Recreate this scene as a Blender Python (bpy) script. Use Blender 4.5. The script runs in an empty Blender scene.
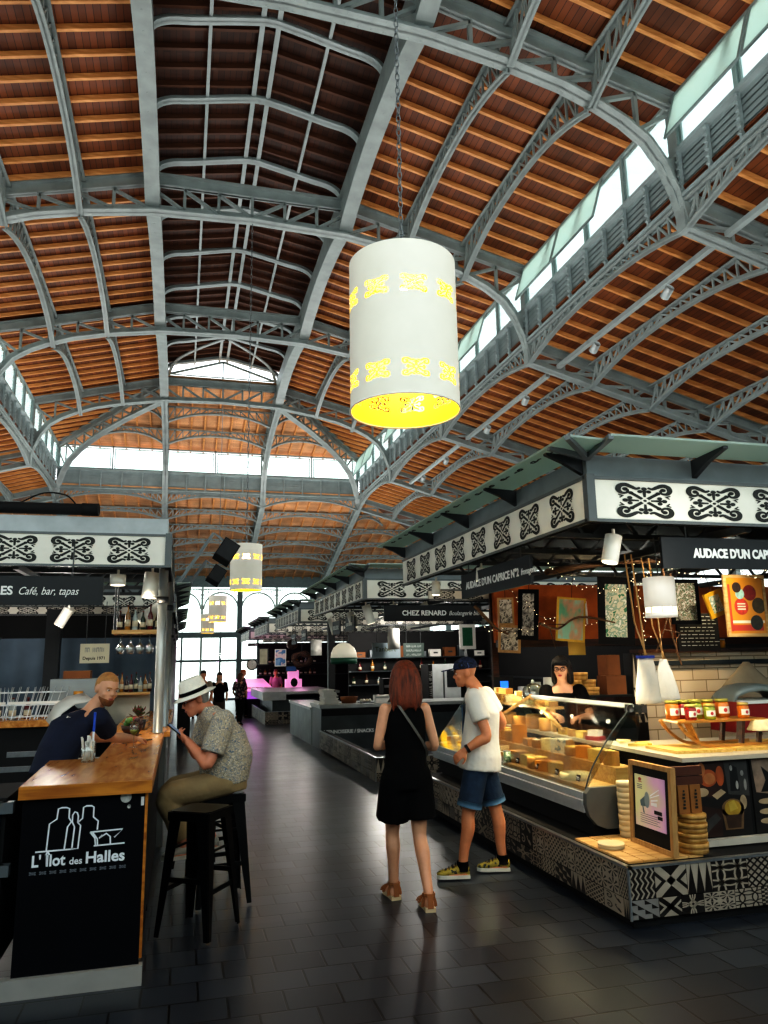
import bpy, bmesh, math, random
from mathutils import Vector, Matrix, noise
random.seed(7)
PI = math.pi
scene = bpy.context.scene
COL = scene.collection
def R(a): return math.radians(a)
ORD = ['first','second','third','fourth','fifth','sixth','seventh','eighth','ninth','tenth','eleventh','twelfth','thirteenth','fourteenth','fifteenth','sixteenth','seventeenth','eighteenth','nineteenth','twentieth','twenty-first','twenty-second','twenty-third','twenty-fourth']

# ---------------------------------------------------------------- materials
MATS = {}
def _mat(name):
    m = bpy.data.materials.new(name); m.use_nodes = True
    nt = m.node_tree; b = nt.nodes['Principled BSDF']
    return m, nt, b
def s2l(c):
    return tuple(((x/12.92) if x <= .04045 else ((x+.055)/1.055)**2.4) for x in c)
def hexc(h):
    h = h.lstrip('#'); return s2l(tuple(int(h[i:i+2],16)/255 for i in (0,2,4)))
def mat(name, col, rough=.5, metal=0, var=.15, scale=6, bump=0, bscale=40, emit=None, estr=0, spec=None, stretch=None, alpha=None):
    """principled with a noise driven value variation"""
    if name in MATS: return MATS[name]
    if isinstance(col, str): col = hexc(col)
    m, nt, b = _mat(name)
    b.inputs['Roughness'].default_value = rough; b.inputs['Metallic'].default_value = metal
    if spec is not None: b.inputs['Specular IOR Level'].default_value = spec
    tc = nt.nodes.new('ShaderNodeTexCoord'); mp = nt.nodes.new('ShaderNodeMapping')
    nt.links.new(tc.outputs['Object'], mp.inputs['Vector'])
    if stretch: mp.inputs['Scale'].default_value = stretch
    n = nt.nodes.new('ShaderNodeTexNoise'); n.inputs['Scale'].default_value = scale; n.inputs['Detail'].default_value = 4
    nt.links.new(mp.outputs['Vector'], n.inputs['Vector'])
    cr = nt.nodes.new('ShaderNodeValToRGB')
    lo = tuple(max(0, c*(1-var)) for c in col[:3]); hi = tuple(min(1, c*(1+var)) for c in col[:3])
    cr.color_ramp.elements[0].color = (*lo,1); cr.color_ramp.elements[1].color = (*hi,1)
    cr.color_ramp.elements[0].position = .3; cr.color_ramp.elements[1].position = .7
    nt.links.new(n.outputs['Fac'], cr.inputs['Fac']); nt.links.new(cr.outputs['Color'], b.inputs['Base Color'])
    if bump:
        n2 = nt.nodes.new('ShaderNodeTexNoise'); n2.inputs['Scale'].default_value = bscale
        nt.links.new(mp.outputs['Vector'], n2.inputs['Vector'])
        bp = nt.nodes.new('ShaderNodeBump'); bp.inputs['Strength'].default_value = bump; bp.inputs['Distance'].default_value = .02
        nt.links.new(n2.outputs['Fac'], bp.inputs['Height']); nt.links.new(bp.outputs['Normal'], b.inputs['Normal'])
    if emit is not None:
        if isinstance(emit, str): emit = hexc(emit)
        b.inputs['Emission Color'].default_value = (*emit,1); b.inputs['Emission Strength'].default_value = estr
    MATS[name] = m; return m
def planks(name, c1, c2, mortar, width, length, rough=.55, rot=0, gap=.006):
    m, nt, b = _mat(name)
    tc = nt.nodes.new('ShaderNodeTexCoord'); mp = nt.nodes.new('ShaderNodeMapping')
    mp.inputs['Rotation'].default_value = (0,0,rot)
    nt.links.new(tc.outputs['Object'], mp.inputs['Vector'])
    br = nt.nodes.new('ShaderNodeTexBrick')
    br.inputs['Color1'].default_value = (*c1,1); br.inputs['Color2'].default_value = (*c2,1); br.inputs['Mortar'].default_value = (*mortar,1)
    br.inputs['Scale'].default_value = 1; br.inputs['Brick Width'].default_value = length; br.inputs['Row Height'].default_value = width
    br.inputs['Mortar Size'].default_value = gap; br.inputs['Bias'].default_value = 0; br.offset = .37
    nt.links.new(mp.outputs['Vector'], br.inputs['Vector'])
    n = nt.nodes.new('ShaderNodeTexNoise'); n.inputs['Scale'].default_value = 1.1; n.inputs['Detail'].default_value = 6
    nt.links.new(tc.outputs['Object'], n.inputs['Vector'])
    mx = nt.nodes.new('ShaderNodeMix'); mx.data_type = 'RGBA'; mx.blend_type = 'MULTIPLY'; mx.inputs[0].default_value = .75
    cr = nt.nodes.new('ShaderNodeValToRGB'); cr.color_ramp.elements[0].position = .3; cr.color_ramp.elements[1].position = .75
    cr.color_ramp.elements[0].color = (.42,.42,.42,1); cr.color_ramp.elements[1].color = (1.25,1.2,1.15,1)
    nt.links.new(n.outputs['Fac'], cr.inputs['Fac'])
    nt.links.new(br.outputs['Color'], mx.inputs[6]); nt.links.new(cr.outputs['Color'], mx.inputs[7])
    nt.links.new(mx.outputs[2], b.inputs['Base Color']); b.inputs['Roughness'].default_value = rough
    MATS[name] = m; return m
def wood(name, c1, c2, scale=3, stretch=(1,12,12), rough=.4):
    m, nt, b = _mat(name)
    if isinstance(c1,str): c1 = hexc(c1)
    if isinstance(c2,str): c2 = hexc(c2)
    tc = nt.nodes.new('ShaderNodeTexCoord'); mp = nt.nodes.new('ShaderNodeMapping'); mp.inputs['Scale'].default_value = stretch
    nt.links.new(tc.outputs['Object'], mp.inputs['Vector'])
    n = nt.nodes.new('ShaderNodeTexNoise'); n.inputs['Scale'].default_value = scale; n.inputs['Detail'].default_value = 5; n.inputs['Distortion'].default_value = .6
    nt.links.new(mp.outputs['Vector'], n.inputs['Vector'])
    cr = nt.nodes.new('ShaderNodeValToRGB'); cr.color_ramp.elements[0].color = (*c1,1); cr.color_ramp.elements[1].color = (*c2,1)
    cr.color_ramp.elements[0].position = .32; cr.color_ramp.elements[1].position = .68
    nt.links.new(n.outputs['Fac'], cr.inputs['Fac']); nt.links.new(cr.outputs['Color'], b.inputs['Base Color'])
    b.inputs['Roughness'].default_value = rough
    MATS[name] = m; return m
def glass(name, tint=(.9,1,.97), opac=.12, rough=.05):
    """thin pane: mostly see-through, partly glossy"""
    m = bpy.data.materials.new(name); m.use_nodes = True; nt = m.node_tree
    for n in list(nt.nodes): nt.nodes.remove(n)
    out = nt.nodes.new('ShaderNodeOutputMaterial'); tr = nt.nodes.new('ShaderNodeBsdfTransparent'); gl = nt.nodes.new('ShaderNodeBsdfGlossy')
    tr.inputs['Color'].default_value = (*tint,1); gl.inputs['Roughness'].default_value = rough
    lw = nt.nodes.new('ShaderNodeLayerWeight'); lw.inputs['Blend'].default_value = .25
    mr = nt.nodes.new('ShaderNodeMath'); mr.operation = 'MULTIPLY_ADD'; mr.inputs[1].default_value = .5; mr.inputs[2].default_value = opac
    nt.links.new(lw.outputs['Fresnel'], mr.inputs[0])
    mx = nt.nodes.new('ShaderNodeMixShader'); nt.links.new(mr.outputs[0], mx.inputs[0]); nt.links.new(tr.outputs[0], mx.inputs[1]); nt.links.new(gl.outputs[0], mx.inputs[2])
    nt.links.new(mx.outputs[0], out.inputs['Surface']); MATS[name] = m; return m
def frosted(name, col, transl=.6):
    m = bpy.data.materials.new(name); m.use_nodes = True; nt = m.node_tree
    for n in list(nt.nodes): nt.nodes.remove(n)
    if isinstance(col,str): col = hexc(col)
    out = nt.nodes.new('ShaderNodeOutputMaterial'); d = nt.nodes.new('ShaderNodeBsdfDiffuse'); t = nt.nodes.new('ShaderNodeBsdfTranslucent'); g = nt.nodes.new('ShaderNodeBsdfGlossy')
    d.inputs['Color'].default_value = (*col,1); t.inputs['Color'].default_value = (*col,1); g.inputs['Roughness'].default_value = .25
    a = nt.nodes.new('ShaderNodeMixShader'); a.inputs[0].default_value = transl; nt.links.new(d.outputs[0], a.inputs[1]); nt.links.new(t.outputs[0], a.inputs[2])
    c = nt.nodes.new('ShaderNodeMixShader'); c.inputs[0].default_value = .08; nt.links.new(a.outputs[0], c.inputs[1]); nt.links.new(g.outputs[0], c.inputs[2])
    nt.links.new(c.outputs[0], out.inputs['Surface']); MATS[name] = m; return m
def voro(name, cols, scale, rough=.8, stretch=(1,1,1), smooth=False, distort=0):
    """patchy multi colour print (floral shirts, gravel, dried flowers ...)"""
    m, nt, b = _mat(name)
    tc = nt.nodes.new('ShaderNodeTexCoord'); mp = nt.nodes.new('ShaderNodeMapping'); mp.inputs['Scale'].default_value = stretch
    nt.links.new(tc.outputs['Object'], mp.inputs['Vector'])
    n0 = nt.nodes.new('ShaderNodeTexNoise'); n0.inputs['Scale'].default_value = scale; n0.inputs['Detail'].default_value = 3; n0.inputs['Distortion'].default_value = distort
    nt.links.new(mp.outputs['Vector'], n0.inputs['Vector'])
    cr = nt.nodes.new('ShaderNodeValToRGB'); e = cr.color_ramp.elements; cr.color_ramp.interpolation = 'LINEAR' if smooth else 'CONSTANT'
    k = len(cols)
    while len(e) < k: e.new(.5)
    for i,c in enumerate(cols):
        if isinstance(c,str): c = hexc(c)
        e[i].position = .3+.4*i/k if i else 0; e[i].color = (*c,1)
    nt.links.new(n0.outputs['Fac'], cr.inputs['Fac']); nt.links.new(cr.outputs['Color'], b.inputs['Base Color']); b.inputs['Roughness'].default_value = rough
    MATS[name] = m; return m

STEEL = mat('roof_steel', '#929a99', .5, .1, .14, 2.5)
STEELD = mat('roof_steel_dark', '#5f6d72', .55, .1, .16, 2.5)
RIB = mat('lantern_rib_paint', '#a9b3b3', .5, .05, .1, 3)
BOARD_N = planks('boards_nave', (.23,.070,.022), (.12,.034,.011), (.035,.010,.005), .125, 3.4, rot=PI/2)
BOARD_A = planks('boards_aisle', (.25,.078,.024), (.14,.042,.014), (.04,.011,.005), .125, 3.4, rot=PI/2)
BOARD_E = planks('boards_end_lit', (.78,.43,.22), (.62,.32,.15), (.22,.09,.04), .125, 3.4, rot=0)  # extra light painted into the lighter colour of the end boards
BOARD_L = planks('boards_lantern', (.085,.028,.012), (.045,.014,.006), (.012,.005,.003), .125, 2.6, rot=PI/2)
RAFT = wood('rafter_wood', (.52,.21,.06), (.78,.38,.14), 2, (1,6,6), .5)
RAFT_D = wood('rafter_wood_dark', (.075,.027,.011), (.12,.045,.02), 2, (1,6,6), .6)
WHITE = mat('white_paint', '#e9e6de', .45, 0, .03)
CREAM = mat('cream_panel', '#e6e2d6', .5, 0, .04)
BLACK = mat('black_paint', '#0c0d10', .45, 0, .2)
MATTE = mat('matte_black', '#08080a', .8, 0, .2)
ORN = mat('ornament_black', '#14140f', .6, 0, .3)
CHAR = mat('charcoal', '#26292d', .5, 0, .15)
GREYM = mat('grey_metal', '#6f767a', .4, .4, .1)
CHROME = mat('brushed_steel', '#b9bdc0', .28, .9, .08, 30)
DKSTEEL = mat('dark_steel', '#3c4246', .4, .5, .15)
LOCKM = mat('lock_grey', '#b4b4ae', .4, .1, .25, 60)
NAVY = mat('navy_panel', '#04060d', .55, 0, .25, 4, spec=.15)
OAK = wood('oak_top', '#a8692f', '#d79a55', 3, (6,1,6), .25)
OAKE = wood('oak_edge', '#9a5a1e', '#c98534', 3, (1,8,8), .4)
PALEW = wood('pale_wood', '#b98a4e', '#ddb679', 4, (1,8,8), .5)
DARKW = wood('dark_wood', '#2a150b', '#4a2814', 4, (1,8,8), .5)
GLASS = glass('pane_glass', (.93,.98,.96), .06)
GLASSG = glass('pane_glass_green', (.86,.95,.92), .12)
GLASSC = glass('case_glass', (.95,.98,.96), .05)
AWN = frosted('awning_glass', '#c6d6cd', .75)
SKINM = mat('skin_base', '#c98d6d', .55, 0, .08, 20)

# ---------------------------------------------------------------- mesh builder
class MB:
    def __init__(s): s.v=[]; s.f=[]; s.m=[]; s.mats=[]; s.cur=0; s.sm=[]; s.smooth=False
    def use(s, m):
        if m not in s.mats: s.mats.append(m)
        s.cur = s.mats.index(m); return s
    def add(s, vs, fs):
        o=len(s.v); s.v.extend([tuple(v) for v in vs])
        for f in fs: s.f.append(tuple(i+o for i in f)); s.m.append(s.cur); s.sm.append(s.smooth)
    def box(s,x0,x1,y0,y1,z0,z1):
        s.add([(x0,y0,z0),(x1,y0,z0),(x1,y1,z0),(x0,y1,z0),(x0,y0,z1),(x1,y0,z1),(x1,y1,z1),(x0,y1,z1)],
              [(3,2,1,0),(4,5,6,7),(0,1,5,4),(1,2,6,5),(2,3,7,6),(3,0,4,7)])
    def obox(s,M,sx,sy,sz):
        vs=[M@Vector((a*sx/2,b*sy/2,c*sz/2)) for c in (-1,1) for a,b in ((-1,-1),(1,-1),(1,1),(-1,1))]
        s.add(vs,[(3,2,1,0),(4,5,6,7),(0,1,5,4),(1,2,6,5),(2,3,7,6),(3,0,4,7)])
    def bar(s,p,q,w,h,up=(0,0,1)):
        p=Vector(p);q=Vector(q);d=(q-p)
        if d.length<1e-6: return
        d.normalize();up=Vector(up);a=d.cross(up)
        if a.length<1e-4: a=d.cross(Vector((1,0,0)))
        a.normalize();b=a.cross(d)
        a*=w/2;b*=h/2
        s.add([p-a-b,p+a-b,p+a+b,p-a+b,q-a-b,q+a-b,q+a+b,q-a+b],[(0,1,2,3),(7,6,5,4),(0,4,5,1),(1,5,6,2),(2,6,7,3),(3,7,4,0)])
    def tube(s,pts,r,n=8,caps=True,ry=None,closed=False):
        pts=[Vector(p) for p in pts]; k=len(pts); rr=r if isinstance(r,(list,tuple)) else [r]*k
        rings=[]; prev=None
        for i,p in enumerate(pts):
            if closed: t=pts[(i+1)%k]-pts[i-1]
            else: t=(pts[min(i+1,k-1)]-pts[max(i-1,0)])
            if t.length<1e-9: t=Vector((0,0,1))
            t.normalize()
            if prev is None:
                a=t.cross(Vector((0,0,1)))
                if a.length<.05: a=t.cross(Vector((0,1,0)))
            else:
                a=prev-t*prev.dot(t)
                if a.length<1e-5: a=t.cross(Vector((0,1,0)))
            a.normalize(); prev=a; b=t.cross(a)
            q=rr[i]; qa,qb=(q if isinstance(q,tuple) else (q,q))
            rings.append([p+a*math.cos(2*PI*j/n)*qa+b*math.sin(2*PI*j/n)*qb for j in range(n)])
        vs=[v for rg in rings for v in rg]; fs=[]
        for i in range(k-1 if not closed else k):
            i2=(i+1)%k
            for j in range(n):
                fs.append((i*n+j,i2*n+j,i2*n+(j+1)%n,i*n+(j+1)%n)) if False else fs.append((i*n+(j+1)%n,i2*n+(j+1)%n,i2*n+j,i*n+j))
        if caps and not closed: fs.append(tuple(range(n))); fs.append(tuple((k-1)*n+j for j in reversed(range(n))))
        sm=s.smooth; s.smooth=True; s.add(vs,fs); s.smooth=sm
    def lathe(s,prof,c=(0,0,0),n=24,M=None,sx=1,sy=1):
        c=Vector(c); vs=[];fs=[];k=len(prof)
        for r,z in prof:
            for j in range(n):
                a=2*PI*j/n; v=Vector((r*math.cos(a)*sx,r*math.sin(a)*sy,z))
                if M: v=M@v
                vs.append(v+c)
        for i in range(k-1):
            for j in range(n):
                fs.append((i*n+j,i*n+(j+1)%n,(i+1)*n+(j+1)%n,(i+1)*n+j))
        if prof[0][0]>1e-5: fs.append(tuple(reversed(range(n))))
        if prof[-1][0]>1e-5: fs.append(tuple((k-1)*n+j for j in range(n)))
        sm=s.smooth; s.smooth=True; s.add(vs,fs); s.smooth=sm
    def ell(s,c,rx,ry,rz,n=16,m=10,M=None):
        prof=[(math.sin(PI*i/m),-math.cos(PI*i/m)) for i in range(m+1)]
        prof[0]=(1e-6,-1);prof[-1]=(1e-6,1)
        T=Matrix.Diagonal((rx,ry,rz))
        if M is not None: T=M.to_3x3()@T
        s.lathe(prof,c,n,T)
    def loft(s,rings,caps=True,closed=False):
        n=len(rings[0]);k=len(rings);vs=[v for r in rings for v in r];fs=[]
        for i in range(k-1):
            for j in range(n): fs.append((i*n+j,i*n+(j+1)%n,(i+1)*n+(j+1)%n,(i+1)*n+j))
        if caps: fs.append(tuple(reversed(range(n)))); fs.append(tuple((k-1)*n+j for j in range(n)))
        sm=s.smooth; s.smooth=True; s.add(vs,fs); s.smooth=sm
    def poly(s,pts): s.add(pts,[tuple(range(len(pts)))])
    def slab(s,pts,nrm):
        """flat polygon extruded by vector nrm"""
        n=len(pts);nv=Vector(nrm);a=[Vector(p) for p in pts];b=[p+nv for p in a]
        s.add(a+b,[tuple(reversed(range(n))),tuple(range(n,2*n))]+[(i,(i+1)%n,n+(i+1)%n,n+i) for i in range(n)])
    def mesh(s,name,mt=None):
        me=bpy.data.meshes.new(name); me.from_pydata(s.v,[],s.f); 
        for m in (s.mats or ([mt] if mt else [])): me.materials.append(m)
        if s.mats: me.polygons.foreach_set('material_index',s.m)
        me.polygons.foreach_set('use_smooth',s.sm); me.update(); return me
    def build(s,name,mt=None,parent=None,**kw):
        return obj(name,s.mesh(name,mt),parent,**kw)
def obj(name,me,parent=None,loc=None,rot=None,scale=None):
    o=bpy.data.objects.new(name,me); COL.objects.link(o)
    if parent is not None: o.parent=parent
    if loc is not None: o.location=loc
    if rot is not None: o.rotation_euler=rot
    if scale is not None: o.scale=scale
    return o
def tag(o,label=None,cat=None,group=None,kind=None):
    if label: o['label']=label
    if cat: o['category']=cat
    if group: o['group']=group
    if kind: o['kind']=kind
    return o
def thing(name,label,cat,loc=(0,0,0),rotz=0,group=None):
    o=obj(name,None,None,loc,(0,0,rotz)); return tag(o,label,cat,group)
def copy_tree(o,parent=None):
    c=o.copy(); COL.objects.link(c); c.parent=parent
    for ch in list(o.children): copy_tree(ch,c)
    return c
def dup(root,loc,label,rotz=None,group=None):
    c=copy_tree(root); c.location=loc
    if rotz is not None: c.rotation_euler=(0,0,rotz)
    c['label']=label
    if group: c['group']=group
    return c
def text_mesh(s,size,extr=.002,bold=0,align='LEFT',shear=0):
    cu=bpy.data.curves.new('lettering','FONT'); cu.body=s; cu.size=size; cu.extrude=extr; cu.offset=bold; cu.align_x=align; cu.shear=shear; cu.resolution_u=3
    o=bpy.data.objects.new('lettering',cu); COL.objects.link(o)
    dg=bpy.context.evaluated_depsgraph_get(); dg.update()
    me=bpy.data.meshes.new_from_object(o.evaluated_get(dg)); bpy.data.objects.remove(o); bpy.data.curves.remove(cu)
    return me
def lettering(s,size,parent,loc,rot,m,bold=0,shear=0,sx=1,align='LEFT',name='lettering'):
    me=text_mesh(s,size,.0015,bold,align,shear); me.materials.clear(); me.materials.append(m)
    return obj(name,me,parent,loc,rot,(sx,1,1))
def remesh(mb,voxel,smooth=4,name='body',fac=.5):
    me=mb.mesh(name); o=bpy.data.objects.new(name,me); COL.objects.link(o)
    r=o.modifiers.new('r','REMESH'); r.mode='VOXEL'; r.voxel_size=voxel; r.adaptivity=0; r.use_smooth_shade=True
    if smooth:
        sm=o.modifiers.new('s','SMOOTH'); sm.factor=fac; sm.iterations=smooth
    dg=bpy.context.evaluated_depsgraph_get(); dg.update()
    m2=bpy.data.meshes.new_from_object(o.evaluated_get(dg)); bpy.data.objects.remove(o); bpy.data.meshes.remove(me)
    m2.materials.clear(); m2.name=name
    m2.polygons.foreach_set('use_smooth',[True]*len(m2.polygons)); return m2
AX=1.33
def faded_print(parent,x0,z0,w,h,m,seed=1,y=-.0025,rot=None,loc=(0,0,0)):
    """a line of worn, unreadable print"""
    r=random.Random(seed); mb=MB().use(m); x=x0
    while x<x0+w-.2*h:
        l=min(r.uniform(.35,.75)*h,x0+w-x); k=r.random()
        mb.box(x,x+l*.22,y-.0008,y,z0,z0+h)
        if k<.7: mb.box(x,x+l*.8,y-.0016,y-.0008,z0+(0 if k<.35 else h*.8),z0+(h*.2 if k<.35 else h))
        if k>.3: mb.box(x+l*.58,x+l*.8,y-.0008,y,z0+h*.1,z0+h*.9)
        x+=l
        if r.random()<.12: x+=h*.5
    o=mb.build('faded_print',None,parent); o.location=loc
    if rot: o.rotation_euler=rot
    return o
FLX=-.0125
def fz(y): return 0.0 if y<5.5 else FLX*(y-5.5)

# ---------------------------------------------------------------- the scrollwork ornament
def stroke(mb,pts,w,z=0):
    n=len(pts); L=[];Rr=[]
    ww=w if isinstance(w,(list,tuple)) else [w]*n
    for i,p in enumerate(pts):
        a=pts[max(i-1,0)];b=pts[min(i+1,n-1)];dx,dy=b[0]-a[0],b[1]-a[1];l=math.hypot(dx,dy) or 1
        nx,ny=-dy/l*ww[i]/2,dx/l*ww[i]/2
        L.append((p[0]+nx,p[1]+ny,z));Rr.append((p[0]-nx,p[1]-ny,z))
    mb.add(L+Rr,[(n+i,n+i+1,i+1,i) for i in range(n-1)])
def disc(mb,cx,cy,r,z=0,n=10):
    mb.add([(cx+r*math.cos(2*PI*j/n),cy+r*math.sin(2*PI*j/n),z) for j in range(n)],[tuple(range(n))])
def crom(P,k=5):
    out=[]
    for i in range(len(P)-1):
        p0=P[max(i-1,0)];p1=P[i];p2=P[i+1];p3=P[min(i+2,len(P)-1)]
        for t in range(k):
            t/=k
            out.append(tuple(.5*((2*p1[c])+(-p0[c]+p2[c])*t+(2*p0[c]-5*p1[c]+4*p2[c]-p3[c])*t*t+(-p0[c]+3*p1[c]-3*p2[c]+p3[c])*t**3) for c in range(len(p1))))
    out.append(tuple(P[-1])); return out
CURL=crom([(.14,.80),(.30,.72),(.48,.84),(.70,.95),(.90,.86),(.95,.62),(.84,.45),(.66,.46),(.60,.62),(.70,.72)],4)
def ornament(mb,w,h):
    """unit scrollwork, centred, in the x-y plane"""
    T=MB()
    for sx in (-1,1):
        for sy in (-1,1):
            P=[(sx*x,sy*y) for x,y in CURL]; n=len(P)
            stroke(T,P if sx*sy<0 else P,[.10+.12*math.sin(PI*min(1,i/(n*.8))) for i in range(n)])
            disc(T,sx*.70,sy*.68,.11)
            stroke(T,[(sx*.10,sy*.10),(sx*.50,sy*.46)],.15); disc(T,sx*.50,sy*.46,.1)
            stroke(T,[(sx*.96,sy*.34),(sx*.80,sy*.27),(sx*.92,sy*.14)],[.06,.12,.05])
    for a in range(4):
        c,s=math.cos(a*PI/2),math.sin(a*PI/2)
        def r(x,y): return (x*c-y*s,x*s+y*c)
        stroke(T,[r(.22,0),r(.62,0)],[.09,.14]); 
        for x,y,q in ((.72,0,.11),(.55,.16,.10),(.55,-.16,.10)): disc(T,*r(x,y),q)
    disc(T,0,0,.07)
    mb.add([(x*w/2,y*h/2,z) for x,y,z in T.v],T.f)
_o=MB().use(ORN); ornament(_o,.34,.235); ORN_ME=_o.mesh('ornament')
def orn_hit():
    """list of 2-D test shapes for punched holes"""
    segs=[]
    for sx in (-1,1):
        for sy in (-1,1):
            P=[(sx*x,sy*y) for x,y in CURL]
            segs+= [(P[i],P[i+1],.085) for i in range(0,len(P)-1)]
            segs.append(((sx*.10,sy*.10),(sx*.5,sy*.46),.07))
    for a in range(4):
        c,s=math.cos(a*PI/2),math.sin(a*PI/2)
        segs.append(((.2*c,.2*s),(.68*c,.68*s),.075)); segs.append(((.56*c-.14*s,.56*s+.14*c),(.56*c+.14*s,.56*s-.14*c),.075))
    return segs
_HS=orn_hit()
def punched(x,y):
    for (ax,ay),(bx,by),r in _HS:
        dx,dy=bx-ax,by-ay;l=dx*dx+dy*dy
        t=max(0,min(1,((x-ax)*dx+(y-ay)*dy)/l)) if l else 0
        if (ax+t*dx-x)**2+(ay+t*dy-y)**2<r*r: return True
    return False
# ================================================================ ROOF
TY=[4.1,10.45,16.85,23.65,30.35]          # nave trusses
HB=6.25; YH=TY[4]+HB
BL=[b-a for a,b in zip(TY,TY[1:])]+[HB]; BM=[a+l/2 for a,l in zip(TY,BL)]; BS=[l/6.25 for l in BL]
#                             # end clerestory wall
HW=7.2; LW=2.33                            # half width of nave, of lantern
def interp(T,x):
    for (a,b),(c,d) in zip(T,T[1:]):
        if x<=c: return b+(d-b)*(x-a)/(c-a)
    return T[-1][1]
ZB=[(0,12.28),(2.33,12.19),(3.9,11.95),(4.9,11.72),(5.6,11.46),(6.1,11.22),(6.55,10.9),(6.85,10.47),(7.06,9.95),(7.15,9.55),(7.2,9.22)]
def zb(d): return interp(ZB,abs(d))
def zt(d): return 13.17 if abs(d)<=LW else 13.17-.25*(abs(d)-LW)
def zdeck(d): return 13.29-.25*(abs(d)-LW)
def mapx(y0,cx=AX): return lambda d,o,z: Vector((cx+d,y0+o,z))
def mapdir(org,ux,uy):
    l=math.hypot(ux,uy); nx,ny=-uy/l,ux/l
    return lambda d,o,z: Vector((org[0]+ux*d+nx*o,org[1]+uy*d+ny*o,z))
def chord(mb,pts,w,h,M,side=1):
    """strip along the points of a vertical plane, w across, h tall measured inwards (side=1: upwards)"""
    vs=[];n=len(pts)
    for i,(d,z) in enumerate(pts):
        a=pts[max(i-1,0)];b=pts[min(i+1,n-1)];tx,tz=b[0]-a[0],b[1]-a[1];l=math.hypot(tx,tz)
        nx,nz=-tz/l,tx/l
        if nz<0 or (abs(nz)<1e-6 and nx<0): nx,nz=-nx,-nz
        nx*=side*h;nz*=side*h
        vs+=[M(d,-w/2,z),M(d,w/2,z),M(d+nx,w/2,z+nz),M(d+nx,-w/2,z+nz)]
    fs=[]
    for i in range(n-1):
        for j in range(4): fs.append((4*i+j,4*i+(j+1)%4,4*i+4+(j+1)%4,4*i+4+j))
    fs+= [(3,2,1,0),(4*n-4,4*n-3,4*n-2,4*n-1)]
    mb.add(vs,fs)
def rivets(mb,pts,M,offs,step,lift):
    acc=0
    for (a,b),(c,d) in zip(pts,pts[1:]):
        l=math.hypot(c-a,d-b);k=max(1,int(l/step))
        for i in range(k):
            t=i/k;x=a+(c-a)*t;z=b+(d-b)*t
            for o in offs:
                P=[M(x-.016,o-.016,z),M(x+.016,o-.016,z),M(x+.016,o+.016,z),M(x-.016,o+.016,z),M(x,o,z-lift)]
                mb.add(P,[(0,1,4),(1,2,4),(2,3,4),(3,0,4)])
def make_truss(parent,M,d0,d1,bot,top,botw=.3,rv=True,dens=.8,mt=STEEL,br=.07,skipend=True):
    """bot/top: functions of d. lattice truss made of chords and braces, as parts of parent"""
    n=max(6,int(abs(d1-d0)/.22)); ds=[d0+(d1-d0)*i/n for i in range(n+1)]
    if bot is zb:
        ds=sorted(set(ds+[s*x for x,_ in ZB for s in (-1,1) if min(d0,d1)<=s*x<=max(d0,d1)]))
    pb=[(d,bot(d)) for d in ds]
    m=MB().use(mt); chord(m,pb,botw,.035,M); chord(m,pb,.05,.2,M)
    if rv: rivets(m,pb,M,(-botw*.34,botw*.34),.13,.012)
    m.build('bottom_chord',None,parent)
    m=MB().use(mt); pt=[(d,top(d)-.34) for d in ds]
    chord(m,[(d,z+.08) for d,z in pt],.05,.26,M); chord(m,[(d,z+.08) for d,z in pt],.14,.05,M); chord(m,[(d,z+.33) for d,z in pt],.26,.03,M)
    if rv:
        for d,z in pt[::1]:
            for o in (-.031,.031):
                P=[M(d-.015,o,z+.18),M(d+.015,o,z+.18),M(d+.015,o,z+.21),M(d-.015,o,z+.21)]; m.add(P,[(0,1,2,3)])
    m.build('top_chord',None,parent)
    k=int(round(abs(d1-d0)/dens)); ns=[d0+(d1-d0)*i/k for i in range(k+1)]
    mid=(d0+d1)/2 if d0*d1<0 else None
    for i,d in enumerate(ns):
        zl,zh=bot(d)+.12,top(d)-.25
        if zh-zl>.12 and 0<i<k:
            m=MB().use(mt); m.bar(M(d,0,zl),M(d,0,zh),br*1.25,br,(1,0,0)); m.build('brace',None,parent)
        if i<k:
            e=ns[i+1]; c=(d+e)/2
            a,b=(d,e) if (c*(1)<0) else (e,d)
            if d0*d1>=0: a,b=(e,d)
            m=MB().use(mt); m.bar(M(a,0,top(a)-.3),M(b,0,max(bot(b)+.1,bot(b)+.1)),br*1.25,br,(1,0,0)); m.build('brace',None,parent)
trs=[]
TL=['nearest the viewer','second from the viewer','third from the viewer','at the far end where the corner rafters start']
for i in range(1,5):
    t=thing('roof_truss','riveted arched truss spanning the nave, '+TL[i-1],'roof truss',(0,0,0),0,'arched trusses across the nave')
    make_truss(t,mapx(TY[i]),-HW,HW,zb,zt,rv=(i<3))
    for s in (-1,1):   # haunch plates at the springing
        m=MB().use(STEEL); pts=[(s*7.2,9.22),(s*7.12,9.65),(s*6.98,10.18),(s*6.78,10.55),(s*7.2,10.7)]
        M=mapx(TY[i]); m.slab([M(d,-.03,z) for d,z in pts],(0,.06,0))
        m.box(*(sorted((AX+s*7.13,AX+s*7.27))),TY[i]-.12,TY[i]+.12,9.2,11.9)
        m.build('haunch_plate',None,t); trs.append(t)

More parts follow.
